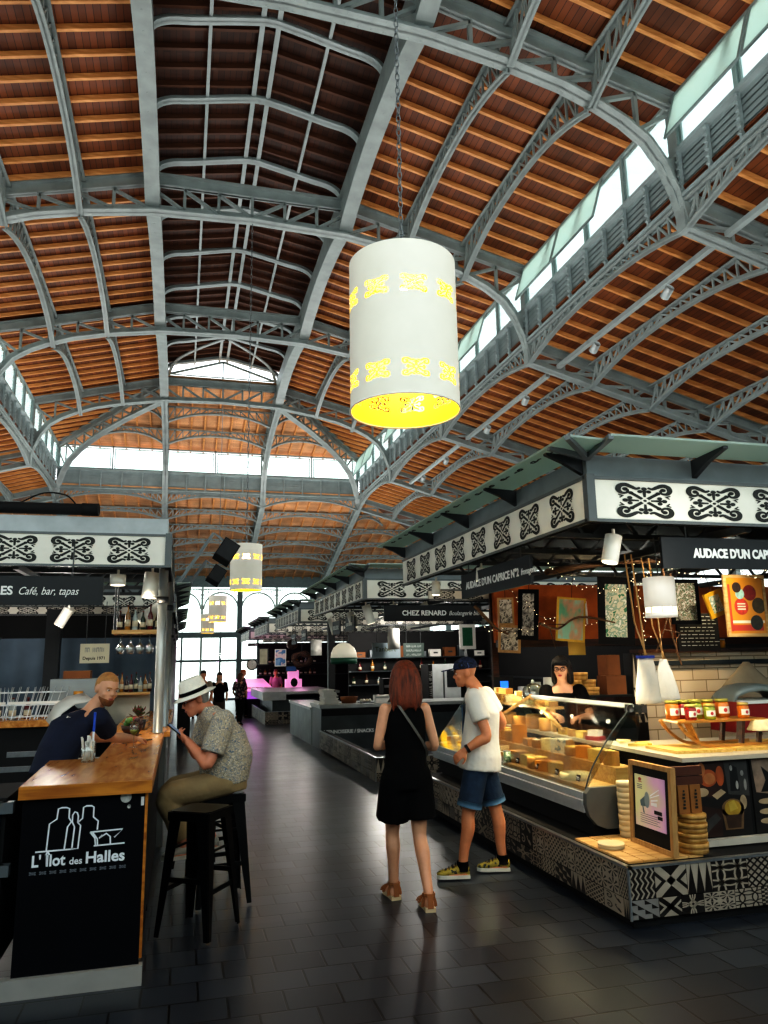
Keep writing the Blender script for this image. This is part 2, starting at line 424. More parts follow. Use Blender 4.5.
# lantern beams (box girders along the nave) and what hangs between them
Y0=TY[0]-6.25; YL=30.8
for s,sd in ((-1,'left'),(1,'right')):
    m=MB().use(STEEL); n=60; pts=[]
    for i in range(n+1):
        y=Y0+(TY[4]-Y0)*i/n; t=[(y-a)/(b-a) for a,b in zip([Y0]+TY,TY+[99]) if a<=y+1e-6<b][0] if y<TY[4]-1e-6 else 0
        pts.append((y,12.30+.42*math.sin(PI*t)**.7 if 0<t<1 else 12.30))
    M=lambda d,o,z,s=s: Vector((AX+s*LW+o,d,z))
    chord(m,pts,.34,.05,M); rivets(m,pts,M,(0,),.4,.01)
    for o in (-.12,.12):
        M2=lambda d,oo,z,o=o,s=s: Vector((AX+s*LW+o+oo,d,z))
        vs=[];fs=[]
        for d,z in pts: vs+=[M2(d,0,z),M2(d,0,13.45)]
        for i in range(len(pts)-1): fs.append((2*i,2*i+2,2*i+3,2*i+1))
        m.add(vs,fs)
    o=m.build('lantern_beam'); tag(o,'long grey girder along the '+sd+' edge of the raised dark ridge lantern','roof girder')
ribpts=crom([(LW-.02,13.3),(LW-.04,13.5),(LW-.16,13.70),(LW-.42,13.83),(LW-.8,13.90),(1.0,14.02),(.5,14.13),(.12,14.2),(0,14.2)],3)
ribs=[]
for i in range(-2,10):
    y=TY[1]+.25+i*6.55/3
    m=MB().use(RIB)
    full=[(-a,b) for a,b in ribpts]+[(a,b) for a,b in ribpts[::-1][1:]]
    chord(m,full,.19,.035,mapx(y)); chord(m,full,.035,.14,mapx(y))
    if i<0: 
        continue
    o=m.build('lantern_rib'); tag(o,'pale curved steel rib across the dark ridge lantern, '+ORD[i]+' from the viewer','roof rib','curved ribs of the ridge lantern')
for k,(d,z,w) in enumerate([(-1.17,14.02,.07),(1.17,14.02,.07),(-.16,14.24,.1),(.16,14.24,.1)]):
    m=MB().use(RIB); m.box(AX+d-w/2,AX+d+w/2,Y0,YL,z,z+.07)
    o=m.build('ridge_bar' if k>1 else 'lantern_purlin')
    tag(o,['thin steel bar midway up the left side of the ridge lantern','thin steel bar midway up the right side of the ridge lantern','left one of the twin ridge bars at the lantern top','right one of the twin ridge bars at the lantern top'][k],'roof bar')
# ---- decks (ceiling) with rafters
def deck(name_lab,quad,matb,thick=.05):
    m=MB().use(matb); m.slab(quad,(0,0,thick)); o=m.build('ceiling'); o['kind']='structure'; return o
def rafter_at(parent,p,q,w,h,mt,cache={}):
    m=MB().use(mt); m.bar(p,q,w,h); return m.build('rafter',None,parent)
LZ=lambda d: 14.46-.19*abs(d)
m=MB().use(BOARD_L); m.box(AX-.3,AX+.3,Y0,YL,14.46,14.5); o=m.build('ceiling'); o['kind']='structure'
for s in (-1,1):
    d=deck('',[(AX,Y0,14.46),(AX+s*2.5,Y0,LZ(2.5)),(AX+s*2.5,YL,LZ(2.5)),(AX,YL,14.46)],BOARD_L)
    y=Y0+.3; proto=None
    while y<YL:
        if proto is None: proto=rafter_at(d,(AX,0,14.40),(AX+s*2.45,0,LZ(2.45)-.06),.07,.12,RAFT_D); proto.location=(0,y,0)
        else:
            c=proto.copy(); COL.objects.link(c); c.location=(0,y,0)
        y+=.52
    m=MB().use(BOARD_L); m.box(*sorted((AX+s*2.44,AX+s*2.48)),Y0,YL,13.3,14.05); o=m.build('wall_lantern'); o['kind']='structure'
for s in (-1,1):
    E=7.35
    d=deck('',[(AX+s*LW,Y0,zdeck(LW)),(AX+s*E,Y0,zdeck(E)),(AX+s*E,YH+.45,zdeck(E)),(AX+s*LW,TY[4],zdeck(LW))],BOARD_N)
    proto=None; y=Y0+.35
    while y<YH+.2:
        if y<TY[4]:
            if proto is None: proto=rafter_at(d,(AX+s*LW,0,zdeck(LW)-.07),(AX+s*E,0,zdeck(E)-.07),.068,.11,RAFT); proto.location=(0,y,0)
            else:
                c=proto.copy(); COL.objects.link(c); c.location=(0,y,0)
        else:
            t=(y-TY[4])/(YH-TY[4]); a=LW+(HW-LW)*t
            rafter_at(d,(AX+s*a,y,zdeck(a)-.07),(AX+s*E,y,zdeck(E)-.07),.068,.11,RAFT)
        y+=.595
# hip end
def zh(y): return zdeck(LW+(y-TY[4])*(HW-LW)/HB)
d=deck('',[(AX-LW,TY[4],zdeck(LW)),(AX-7.35,YH+.47,zdeck(7.35)),(AX+7.35,YH+.47,zdeck(7.35)),(AX+LW,TY[4],zdeck(LW))],BOARD_E)
x=-6.6
while x<6.7:
    ys=TY[4]+max(0,(abs(x)-LW))*HB/(HW-LW)
    rafter_at(d,(AX+x,ys,zh(ys)-.07),(AX+x,YH+.4,zh(YH+.4)-.07),.068,.11,RAFT); x+=.6
# lattice purlins: straight top, arched bottom, zigzag web
def lattice_mesh(L,ze,zm,top=0,n=20,tw=.16,th=.07,bw=.16,bh=.05,br=.045,mt=STEEL):
    M=lambda d,o,z: Vector((d,o,z))
    dep=lambda d: zm+(ze-zm)*abs(2*d/L)**2.3
    ds=[-L/2+L*i/24 for i in range(25)]
    a=MB().use(mt); chord(a,[(-L/2,top-th),(L/2,top-th)],tw,.03,M); chord(a,[(-L/2,top-th),(L/2,top-th)],.04,th,M)
    b=MB().use(mt); pb=[(d,top-dep(d)) for d in ds]; chord(b,pb,bw,.03,M); chord(b,pb,.035,bh+.05,M)
    w=MB().use(mt); ns=[-L/2+L*i/n for i in range(n+1)]
    for i in range(n):
        d,e=ns[i],ns[i+1]
        if i: w.bar(M(d,0,top-dep(d)+.03),M(d,0,top-th),br,br,(1,0,0))
        p,q=((d,top-th),(e,top-dep(e)+.04)) if e<=0 else ((e,top-th),(d,top-dep(d)+.04))
        if e<=0: p,q=(d,top-dep(d)+.04),(e,top-th)
        else: p,q=(d,top-th),(e,top-dep(e)+.04)
        w.bar(M(p[0],0,p[1]),M(q[0],0,q[1]),br,br,(1,0,0))
    return a.mesh('top_chord'),b.mesh('bottom_chord'),w.mesh('lattice_web')
def lattice(name,label,group,meshes,loc,rotz,sx=1):
    t=thing(name,label,'lattice arch',loc,rotz,group); t.scale=(sx,1,1)
    for me in meshes: obj(me.name.split('.')[0],me,t)
    return t
NA=lattice_mesh(6.1,.92,.40,n=18,bw=.14,br=.042); NB=lattice_mesh(6.1,1.05,.44,n=18,bw=.14,br=.042)
BAY=['nearest bay','second bay from viewer','third bay from viewer','fourth bay from viewer','farthest bay']
for b in range(0,4):
    yc=BM[b]
    for s,sd in ((-1,'left'),(1,'right')):
        for k,(dd,me) in enumerate(((3.9,NA),(5.45,NB))):
            lattice('lattice_purlin','lattice arch under '+sd+' nave slope, '+('beside lantern girder' if k==0 else 'beside clerestory')+', '+BAY[b],'lattice purlins under the nave roof',me,(AX+s*dd,yc,zdeck(dd)-.13),PI/2,BS[b])
# clerestory: louvre panels, windows, arches
ZS=10.70; ZL=9.86
LOUV=mat('louvre_grey','#9aa5a6',.5,.1,.12,3)
FRAMEP=mat('window_frame_paint','#8fa09f',.45,.1,.1)
def louvre_mesh(L,z0,z1):
    m=MB().use(LOUV); n=7;h=(z1-z0)/n
    m.box(-L/2,L/2,.03,.06,z0-.16,z1)
    for i in range(n):
        z=z0+i*h
        m.add([(-L/2,-.012,z),(L/2,-.012,z),(L/2,.008,z+h*.92),(-L/2,.008,z+h*.92),(-L/2,.03,z+h),(L/2,.03,z+h)],[(0,1,2,3),(3,2,5,4)])
    return m.mesh('louvre_slats')
def mullion_mesh(L,z0,z1,k=8):
    m=MB().use(LOUV)
    for i in range(k+1):
        x=-L/2+L*i/k; m.box(x-.025,x+.025,-.1,-.03,z0,z1)
        for j in range(6): m.box(x-.035,x+.035,-.13,-.1,z0+.06+j*(z1-z0)/6,z0+.10+j*(z1-z0)/6)
    m.box(-L/2,L/2,-.12,.04,z1-.01,z1+.07); m.box(-L/2,L/2,-.1,.04,z0-.06,z0)
    return m.mesh('louvre_frame')
def winframe_mesh(L,z0,z1,k):
    m=MB().use(FRAMEP); m.box(-L/2,L/2,-.05,.05,z0,z0+.06); m.box(-L/2,L/2,-.05,.05,z1-.06,z1)
    for i in range(k+1):
        x=-L/2+L*i/k; m.box(x-.035,x+.035,-.05,.05,z0,z1)
    return m.mesh('window_frame')
def pane_mesh(w,h):
    m=MB().use(GLASSG); m.box(-w/2,w/2,-.008,.008,0,h)
    m.use(FRAMEP); f=.045
    m.box(-w/2,w/2,-.02,.02,0,f); m.box(-w/2,w/2,-.02,.02,h-f,h); m.box(-w/2,-w/2+f,-.02,.02,f,h-f); m.box(w/2-f,w/2,-.02,.02,f,h-f)
    return m.mesh('window_pane')
ZW=11.92
LM=louvre_mesh(6.0,ZL,ZS); MM=mullion_mesh(6.0,ZL,ZS); WM=winframe_mesh(6.05,ZS+.07,ZW,4); PM=pane_mesh(1.42,ZW-ZS-.2)
def tilt_mesh(w,h):
    m=MB().use(GLASST); m.box(-w/2,w/2,-.008,.008,-h,0)
    m.use(FRAMEP); f=.05
    m.box(-w/2,w/2,-.02,.02,-f,0); m.box(-w/2,w/2,-.02,.02,-h,-h+f); m.box(-w/2,-w/2+f,-.02,.02,-h+f,-f); m.box(w/2-f,w/2,-.02,.02,-h+f,-f)
    return m.mesh('tilted_pane')
GLASST=frosted('pane_glass_tilted','#eef6f1',.9)
PT=tilt_mesh(1.9,1.0)
CA=lattice_mesh(6.05,.60,.24,n=20,bw=.13,br=.042)
widx=1
for b in range(0,5):
    yc=BM[b]
    for s,sd in ((-1,'left'),(1,'right')):
        x=AX+s*HW; rz=(-PI/2 if s>0 else PI/2)   # local -y faces the nave
        rz=-PI/2 if s>0 else PI/2
        t=thing('louvre_panel','grey louvred panel under '+sd+' clerestory glazing, '+BAY[b],'louvre panel',(x,yc,0),rz,'louvre panels of the side clerestories'); t.scale=(BS[b],1,1)
        obj('louvre_slats',LM,t); obj('louvre_frame',MM,t)
        w=obj('window_%d'%widx,WM,None,(x,yc,0),(0,0,rz),(BS[b],1,1)); w['kind']='structure'; widx+=1
        for k in range(4):
            obj('window_pane',PM,w,(-2.27+1.513*k,0,ZS+.1),(0,0,0))
        if s>0:
            for q in (-.1,-2.03): obj('tilted_pane',PT,w,(q,-.06,ZW-.06),(-.30,0,0))
        lattice('lattice_arch','lattice arch below '+sd+' louvre panels, '+BAY[b],'lattice arches under the side clerestories',CA,(x,yc,ZL-.06),PI/2,BS[b])
# ---- aisles
def za(e): return 9.96-.272*e
def zab(e): return 9.22-.272*e
WA=11.0
for s,sd in ((-1,'left'),(1,'right')):
    X=lambda e,s=s: AX+s*(HW+e)
    d=deck('',[(X(-.05),Y0,za(-.05)),(X(WA),Y0,za(WA)),(X(WA),YH+WA,za(WA)),(X(-.05),YH,za(-.05))],BOARD_A)
    proto=None; y=Y0+.3
    while y<YH:
        if proto is None: proto=rafter_at(d,(X(0),0,za(0)-.06),(X(WA),0,za(WA)-.06),.068,.11,RAFT); proto.location=(0,y,0)
        else:
            c=proto.copy(); COL.objects.link(c); c.location=(0,y,0)
        y+=.595
    ra=range(1,5) 
    for i in list(ra)+[5]:
        y=TY[i] if i<5 else YH
        t=thing('aisle_truss','grey sloping lattice truss over the '+sd+' aisle, '+ORD[i-1]+' from the viewer','roof truss',(0,0,0),0,'sloping tie trusses over the aisles')
        M=lambda d,o,z,s=s,y=y: Vector((AX+s*(HW+d),y+o,z))
        make_truss(t,M,0,WA,zab,lambda e: za(e)-.03,botw=.26,rv=(i<3),dens=1.0)
    if s<0: AR=(1.75,3.5)
    else: AR=(1.75,3.5,5.25,7.0,8.75)
    AM=lattice_mesh(6.1,.70,.30,n=18,bw=.13,br=.042)
    for b in range(0,5):
        for k,e in enumerate(AR):
            lattice('lattice_purlin','lattice arch under '+sd+' aisle roof, '+ORD[k]+' from clerestory, '+BAY[b],'lattice purlins under the aisle roofs',AM,(X(e),BM[b],za(e)-.12),PI/2,BS[b])
# ---- hip: two half arches along the nave, two corner rafters, purlins
def hz(f): return lambda t: f(LW+(HW-LW)*t)
for s,sd in ((-1,'left'),(1,'right')):
    t=thing('hip_truss','grey half arch truss from the '+sd+' lantern girder down to the end clerestory','roof truss')
    M=lambda d,o,z,s=s: Vector((AX+s*LW+o,TY[4]+(d-LW)*HB/(HW-LW),z))
    make_truss(t,M,LW,HW,zb,zt,botw=.26,rv=False,dens=.7)
    t=thing('corner_rafter','curved grey lattice hip rafter from the lantern to the '+sd+' far corner of the nave','roof truss')
    M=lambda d,o,z,s=s: Vector((AX+s*d-s*o*.8,TY[4]+(d-LW)*HB/(HW-LW)+o*.6,z))
    make_truss(t,M,LW,HW,zb,zt,botw=.3,rv=False,dens=.45,br=.06)
for r,(f) in enumerate((.34,.67)):
    y=TY[4]+HB*f; a=LW+(HW-LW)*f
    for k,(xa,xb,nm) in enumerate(((-a,-LW,'left'),(-LW,LW,'middle'),(LW,a,'right'))):
        L=xb-xa
        if L<.5: continue
        me=lattice_mesh(L-.1,.8,.3,n=max(4,int(L/.35)))
        lattice('lattice_purlin','lattice arch across the sloping far end of nave roof, '+('upper' if r==0 else 'lower')+' row, '+nm+' span','lattice purlins of the hipped end',me,(AX+(xa+xb)/2,y,zh(y)-.13),0)
# lantern end gable
m=MB().use(FRAMEP)
gy=30.65
P=[(-2.2,13.2),(2.2,13.2),(2.2,13.5),(0,14.2),(-2.2,13.5)]
w=MB().use(GLASS); w.poly([(AX+a,gy,b) for a,b in P]); wo=w.build('window_11'); wo['kind']='structure'
for a,b in zip(P,P[1:]+P[:1]): m.bar((AX+a[0],gy,a[1]),(AX+b[0],gy,b[1]),.08,.08)
m.bar((AX,gy,13.2),(AX,gy,14.2),.05,.05); m.bar((AX-2.2,gy,13.5),(AX+2.2,gy,13.5),.04,.04); m.build('window_frame',None,wo)
for s,sd in ((-1,'left'),(1,'right')):
    pts=[Vector((AX+s*a,y,z)) for a,y,z in crom([(2.2,30.6,13.5),(1.9,30.1,13.9),(1.1,29.3,14.12),(.1,28.3,14.2)],6)]
    m=MB().use(RIB)
    for p,q in zip(pts,pts[1:]): m.bar(p,q,.12,.05)
    o=m.build('lantern_rib'); tag(o,'pale curved hip rib at the glazed far end of the lantern, '+sd+' side','roof rib')
# end clerestory wall (between the nave and the lower end aisle)
for k in range(3):
    xa,xb=((-HW,-LW),(-LW,LW),(LW,HW))[k]; L=xb-xa; xc=AX+(xa+xb)/2; nm=('left','middle','right')[k]
    t=thing('louvre_panel','grey louvred panel below the clerestory across the far end, '+nm+' third','louvre panel',(xc,YH,0),0,'louvre panels of the end clerestory')
    obj('louvre_slats',louvre_mesh(L-.2,ZL,ZS),t); obj('louvre_frame',mullion_mesh(L-.2,ZL,ZS,5),t)
    w=obj('window_%d'%(12+k),winframe_mesh(L-.15,ZS+.07,ZW,2),None,(xc,YH,0)); w['kind']='structure'
    for j in range(2): obj('window_pane',pane_mesh(L/2-.15,ZW-ZS-.2),w,(-L/4+L/2*j,0,ZS+.1))
    lattice('lattice_arch','grey lattice arch below the end clerestory, '+nm+' third','lattice arches under the end clerestory',lattice_mesh(L-.15,.62,.2,n=18),(xc,YH,ZL-.06),0)
# end aisle
YE=YH+WA
d=deck('',[(AX-HW+.05,YH-.05,za(-.05)),(AX-HW-WA,YE,za(WA)),(AX+HW+WA,YE,za(WA)),(AX+HW-.05,YH-.05,za(-.05))],BOARD_E)
x=-17.4
while x<17.5:
    y0=max(0,abs(x)-HW); rafter_at(d,(AX+x,YH+y0,za(y0)-.06),(AX+x,YE,za(WA)-.06),.068,.11,RAFT); x+=.6
for k,(dx,nm) in enumerate(((-HW,'left corner'),(-LW,'left of the middle'),(LW,'right of the middle'),(HW,'right corner'))):
    t=thing('aisle_truss','grey sloping lattice tie truss over the end aisle, at the '+nm,'roof truss')
    M=lambda d,o,z,dx=dx: Vector((AX+dx+o,YH+d,z))
    make_truss(t,M,0,WA,zab,lambda e: za(e)-.03,botw=.26,rv=False,dens=1.0)
for r,e in enumerate((1.75,3.5,5.25,7.0,8.75)):
    for k,(xa,xb,nm) in enumerate(((-HW,-LW,'left'),(-LW,LW,'middle'),(LW,HW,'right'),(HW,HW+e,'right corner'))):
        L=xb-xa
        me=lattice_mesh(L-.1,.62,.24,n=max(4,int(L/.33)))
        lattice('lattice_purlin','lattice arch under low roof over far entrance, '+ORD[r]+' row, '+nm+' span','lattice purlins of the end aisle',me,(AX+(xa+xb)/2,YH+e,za(e)-.12),0)
# ---- end wall: iron and glass with round arches
IRON=mat('iron_green_grey','#b3c6c0',.5,.1,.12); IROND=mat('iron_dark','#67787a',.5,.2,.1)
zE=za(WA)-.05; zf=fz(YE)
wall=MB().use(IROND); ya,yb=YE-.08,YE+.08
wall.box(AX-18,AX+18,ya,yb,zE-.62,zE+.16); wall.box(AX-18,AX+18,YE-.14,YE+.06,3.2,3.55); wall.box(AX-18,AX+18,ya,yb,zf+.0,zf+.12)
wall.use(IRON); wall.box(AX-18,AX+18,YE-.05,YE+.05,zE-.78,zE-.72)
px=2.28; x0=3.44-px*9
cols=[x0+px*i for i in range(17)]
for i,cx in enumerate(cols):
    big=(i%2==1)
    wall.use(IROND if big else IRON); q=.16 if big else .07
    wall.box(cx-q,cx+q,YE-.12,YE+.1,zf,zE-.62)
    wall.use(IRON)
    r=px/2-.1; cxa=cx+px/2; zc=4.93
    N=16; arc=[(cxa+r*math.cos(PI*j/N),zc+r*math.sin(PI*j/N)) for j in range(N+1)]
    for a,b in zip(arc,arc[1:]): wall.bar((a[0],YE,a[1]),(b[0],YE,b[1]),.1,.08,(0,1,0))
    for sx in (-1,1):   # pierced spandrels
        for (u,v,q) in ((.86,.98,.16),(.62,1.08,.1),(.95,.72,.1)):
            c=(cxa+sx*u*r*1.08,zc+v*r*1.02)
            ring=[(c[0]+q*math.cos(2*PI*j/8),YE,c[1]+q*math.sin(2*PI*j/8)) for j in range(8)]
            wall.tube(ring,.022,4,closed=True)
    wall.box(cxa-.018,cxa+.018,YE-.02,YE+.02,3.5,zc+r)
    for u in (-.5,.5): wall.box(cxa+u*r-.01,cxa+u*r+.01,YE-.015,YE+.015,3.5,zc+r*.86)
    if zE-.72>zc+r:
        pass
    # lower doors
    wall.use(IROND)
    wall.box(cxa-.06,cxa+.06,YE-.06,YE+.06,zf,3.2)
wall.use(IROND); wall.box(AX-18,AX+18,YE-.07,YE+.07,1.75,1.9)
o=wall.build('wall_end'); o['kind']='structure'
g=MB().use(GLASS); g.box(AX-18,AX+18,YE-.005,YE+.005,zf,zE-.62); o=g.build('window_15'); o['kind']='structure'
# side walls of the hall
for s,nm in ((-1,'left'),(1,'right')):
    X=AX+s*(HW+WA)
    w=MB().use(mat('side_wall_plaster','#8b8f8c',.8,0,.15)); w.box(*sorted((X,X+s*.2)),-1,YE,-.7,2.6); w.box(*sorted((X,X+s*.2)),-1,YE,zE-.3,zE+.05)
    for i in range(9): 
        y=-1+i*(YE+1)/8; w.box(*sorted((X,X+s*.2)),y-.2,y+.2,2.6,zE)
    o=w.build('wall_'+nm); o['kind']='structure'
    g=MB().use(GLASS); g.box(*sorted((X+s*.09,X+s*.1)),-1,YE,2.6,zE-.3); o=g.build('window_%d'%(16 if s<0 else 17)); o['kind']='structure'
w=MB().use(MATS['side_wall_plaster']); w.box(AX-18,AX+18,-2.2,-1.9,0,2.9); w.box(AX-18,AX+18,-2.2,-1.9,9.6,14.6)  # unseen wall added to cut the sky light from behind the viewer
for i in range(13): x=AX-18+3*i; w.box(x-.12,x+.12,-2.15,-1.95,2.9,9.6)
o=w.build('wall_back'); o['kind']='structure'
g=MB().use(GLASS); g.box(AX-18,AX+18,-2.06,-2.05,2.9,9.6); o=g.build('window_18'); o['kind']='structure'  # glazing added to let daylight in from high behind
# track rails with small spotlights under the right aisle
for k,(e,bs) in enumerate(((.75,(0,1,2,3)),)):
    for b in bs:
        x=AX+HW+e; z=zab(e)+.12
        t=thing('track_rail','pale lighting track in right aisle beside clerestory, '+BAY[b],'light track',(x,BM[b],z),0,'lighting tracks in the right aisle')
        m=MB().use(mat('track_alu','#b8bfbf',.35,.5,.08)); m.box(-.06,.06,-3,3,-.05,.05); m.build('track',None,t)
        for y in (-1.6,1.2):
            m=MB().use(mat('spot_grey','#aeb4b4',.4,.3,.1)); m.tube([(0,y,-.05),(0,y,-.16)],.02); m.tube([(0,y-.1,-.17),(0,y+.12,-.27)],[.085,.1],14); h=m.build('spotlight',None,t)
            m=MB().use(mat('spot_lens','#fff2d0',.3,0,.02,emit='#ffe9c0',estr=3)); m.tube([(0,y+.12,-.27),(0,y+.13,-.275)],.085,14); m.build('lens',None,h)
# ================================================================ FLOOR, SKY, LIGHT, CAMERA
def floor_mat():
    m, nt, b = _mat('dark_floor_tile')
    tc = nt.nodes.new('ShaderNodeTexCoord')
    br = nt.nodes.new('ShaderNodeTexBrick'); br.offset=.5
    br.inputs['Color1'].default_value=(.030,.038,.052,1); br.inputs['Color2'].default_value=(.014,.018,.026,1); br.inputs['Mortar'].default_value=(.002,.002,.0025,1)
    br.inputs['Scale'].default_value=1; br.inputs['Brick Width'].default_value=.29; br.inputs['Row Height'].default_value=.245; br.inputs['Mortar Size'].default_value=.007; br.inputs['Mortar Smooth'].default_value=.2
    nt.links.new(tc.outputs['Object'],br.inputs['Vector']); nt.links.new(br.outputs['Color'],b.inputs['Base Color'])
    n=nt.nodes.new('ShaderNodeTexNoise'); n.inputs['Scale'].default_value=1.7; n.inputs['Detail'].default_value=1; nt.links.new(tc.outputs['Object'],n.inputs['Vector'])
    mr=nt.nodes.new('ShaderNodeMapRange'); mr.inputs['To Min'].default_value=.27; mr.inputs['To Max'].default_value=.36; nt.links.new(n.outputs['Fac'],mr.inputs['Value'])
    nt.links.new(mr.outputs['Result'],b.inputs['Roughness'])
    bp=nt.nodes.new('ShaderNodeBump'); bp.inputs['Strength'].default_value=.6; bp.inputs['Distance'].default_value=.006; bp.invert=True
    nt.links.new(br.outputs['Fac'],bp.inputs['Height']); nt.links.new(bp.outputs['Normal'],b.inputs['Normal'])
    b.inputs['Specular IOR Level'].default_value=.42
    return m
fm=floor_mat()
m=MB().use(fm)
xs=(AX-18,AX+18)
m.add([(xs[0],-2,0),(xs[1],-2,0),(xs[1],5.5,0),(xs[0],5.5,0),(xs[1],YE,fz(YE)),(xs[0],YE,fz(YE))],[(0,1,2,3),(3,2,4,5)])
o=m.build('floor'); o['kind']='structure'
m=MB().use(mat('outside_pavement','#d8d6cf',.9,0,.08)); m.box(-60,60,YE+.05,YE+60,fz(YE)-.2,fz(YE)-.03); o=m.build('ground'); o['kind']='structure'
w=bpy.data.worlds.new('sky'); scene.world=w; w.use_nodes=True; nt=w.node_tree
bg=nt.nodes['Background']; 
tc=nt.nodes.new('ShaderNodeTexCoord'); sep=nt.nodes.new('ShaderNodeSeparateXYZ'); nt.links.new(tc.outputs['Generated'],sep.inputs[0])
cr=nt.nodes.new('ShaderNodeValToRGB'); cr.color_ramp.elements[0].position=.0; cr.color_ramp.elements[0].color=(.97,.99,1,1); cr.color_ramp.elements[1].position=.6; cr.color_ramp.elements[1].color=(.86,.93,1,1)
nt.links.new(sep.outputs['Z'],cr.inputs['Fac']); nt.links.new(cr.outputs['Color'],bg.inputs['Color']); bg.inputs['Strength'].default_value=2.2
def lamp(kind,name,loc,rot,power,col=(1,1,1),size=1,sy=None,spot=None,blend=.4):
    l=bpy.data.lights.new(name,kind); l.energy=power; l.color=col
    if kind=='AREA':
        l.size=size
        if sy: l.shape='RECTANGLE'; l.size_y=sy
    else: l.shadow_soft_size=size
    if spot: l.spot_size=spot; l.spot_blend=blend
    o=bpy.data.objects.new(name,l); COL.objects.link(o); o.location=loc; o.rotation_euler=rot; return o
UP=(PI,0,0)
# unseen area lights added above the stall roofs to brighten the roof
for (x,y,p) in ((5.5,7,150),(5.5,13.5,120),(5.5,20,120),(5.5,27,120),(-3.2,9.5,125),(-3.2,17,120),(-3.2,25,120),(5.5,33.5,320),(-3.2,30,260)):
    if p: lamp('AREA','roof_fill_light',(x,y,3.75),UP,p,(1,.97,.93),3.5,4.5)
for (x,y,z,p) in ((4.6,14.6,2.4,30),(4.8,18.4,2.35,75),(6.2,17.4,2.4,45),(-1.3,8.9,2.3,18),(-2.2,10.9,2.2,10),(3.6,23.0,2.4,25),(3.4,26.5,2.3,25)): lamp('POINT','stall_fill_light',(x,y,z),(0,0,0),p,(1,.95,.88),.12)  # added points brightening the stalls, no fixtures behind them
cam=bpy.data.cameras.new('camera'); co=bpy.data.objects.new('camera',cam); COL.objects.link(co); scene.camera=co
f_,p_,y_,r_=749.6,.19427,.26337,-.0179
F=Vector((math.sin(y_)*math.cos(p_),math.cos(y_)*math.cos(p_),math.sin(p_)))
Rr=Vector((math.cos(y_),-math.sin(y_),0)); U=Rr.cross(F)
c,s=math.cos(r_),math.sin(r_); R2=c*Rr+s*U; U2=-s*Rr+c*U
co.matrix_world=Matrix.Translation((0,0,1.72))@Matrix((R2,U2,-F)).transposed().to_4x4()
cam.sensor_fit='VERTICAL'; cam.sensor_height=36; cam.lens=f_/1024*36; cam.clip_start=.05; cam.clip_end=300
scene.cycles.use_denoising=True
try: scene.cycles.denoiser='OPENIMAGEDENOISE'
except Exception: pass
scene.cycles.max_bounces=8; scene.cycles.diffuse_bounces=4; scene.cycles.glossy_bounces=3; scene.cycles.transparent_max_bounces=16; scene.cycles.sample_clamp_indirect=6
scene.cycles.use_adaptive_sampling=True; scene.cycles.adaptive_threshold=.02
scene.view_settings.view_transform='Standard'; scene.view_settings.look='None'; scene.view_settings.exposure=.45
vs_=scene.view_settings; vs_.use_curve_mapping=True
cm=vs_.curve_mapping; cu_=cm.curves[3]
for x,y in ((.02,.010),(.10,.085),(.30,.34),(.60,.72)): cu_.points.new(x,y)
cm.update()
# ================================================================ STALL CANOPIES
BEAM=mat('canopy_beam_grey','#70777a',.5,.2,.1)
BEAML=mat('canopy_beam_light','#a9aeb0',.5,.1,.12)
EDGE=mat('fascia_edge','#5a5e5f',.45,.3,.1)
SHEET=mat('canopy_sheet_dark','#15171a',.8,0,.2)
def fascia(t,p,q,z0,z1,nrm,centers,sc=(1,1),me=ORN_ME,thick=.04):
    """white board from p to q (xy), facing nrm; ornaments along it"""
    p=Vector((*p,0));q=Vector((*q,0));d=(q-p).normalized();n=Vector((*nrm,0))
    m=MB().use(CREAM)
    a=p-n*thick; 
    m.slab([p+Vector((0,0,z0)),q+Vector((0,0,z0)),q+Vector((0,0,z1)),p+Vector((0,0,z1))],-n*thick)
    m.use(EDGE)
    for z,h in ((z0,.022),(z1-.02,.022)):
        m.slab([p+n*.012+Vector((0,0,z)),q+n*.012+Vector((0,0,z)),q+n*.012+Vector((0,0,z+h)),p+n*.012+Vector((0,0,z+h))],-n*(thick+.02))
    b=m.build('fascia_board',None,t)
    ang=math.atan2(d.y,d.x)
    # local x along the board as read from in front
    right=Vector((-n.y,n.x,0)); ang=math.atan2(right.y,right.x)
    for c in centers:
        P=p+d*c+n*.004
        obj('ornament',me,b,(P.x,P.y,(z0+z1)/2),(PI/2,0,ang),(sc[0],sc[1],1))
    return b
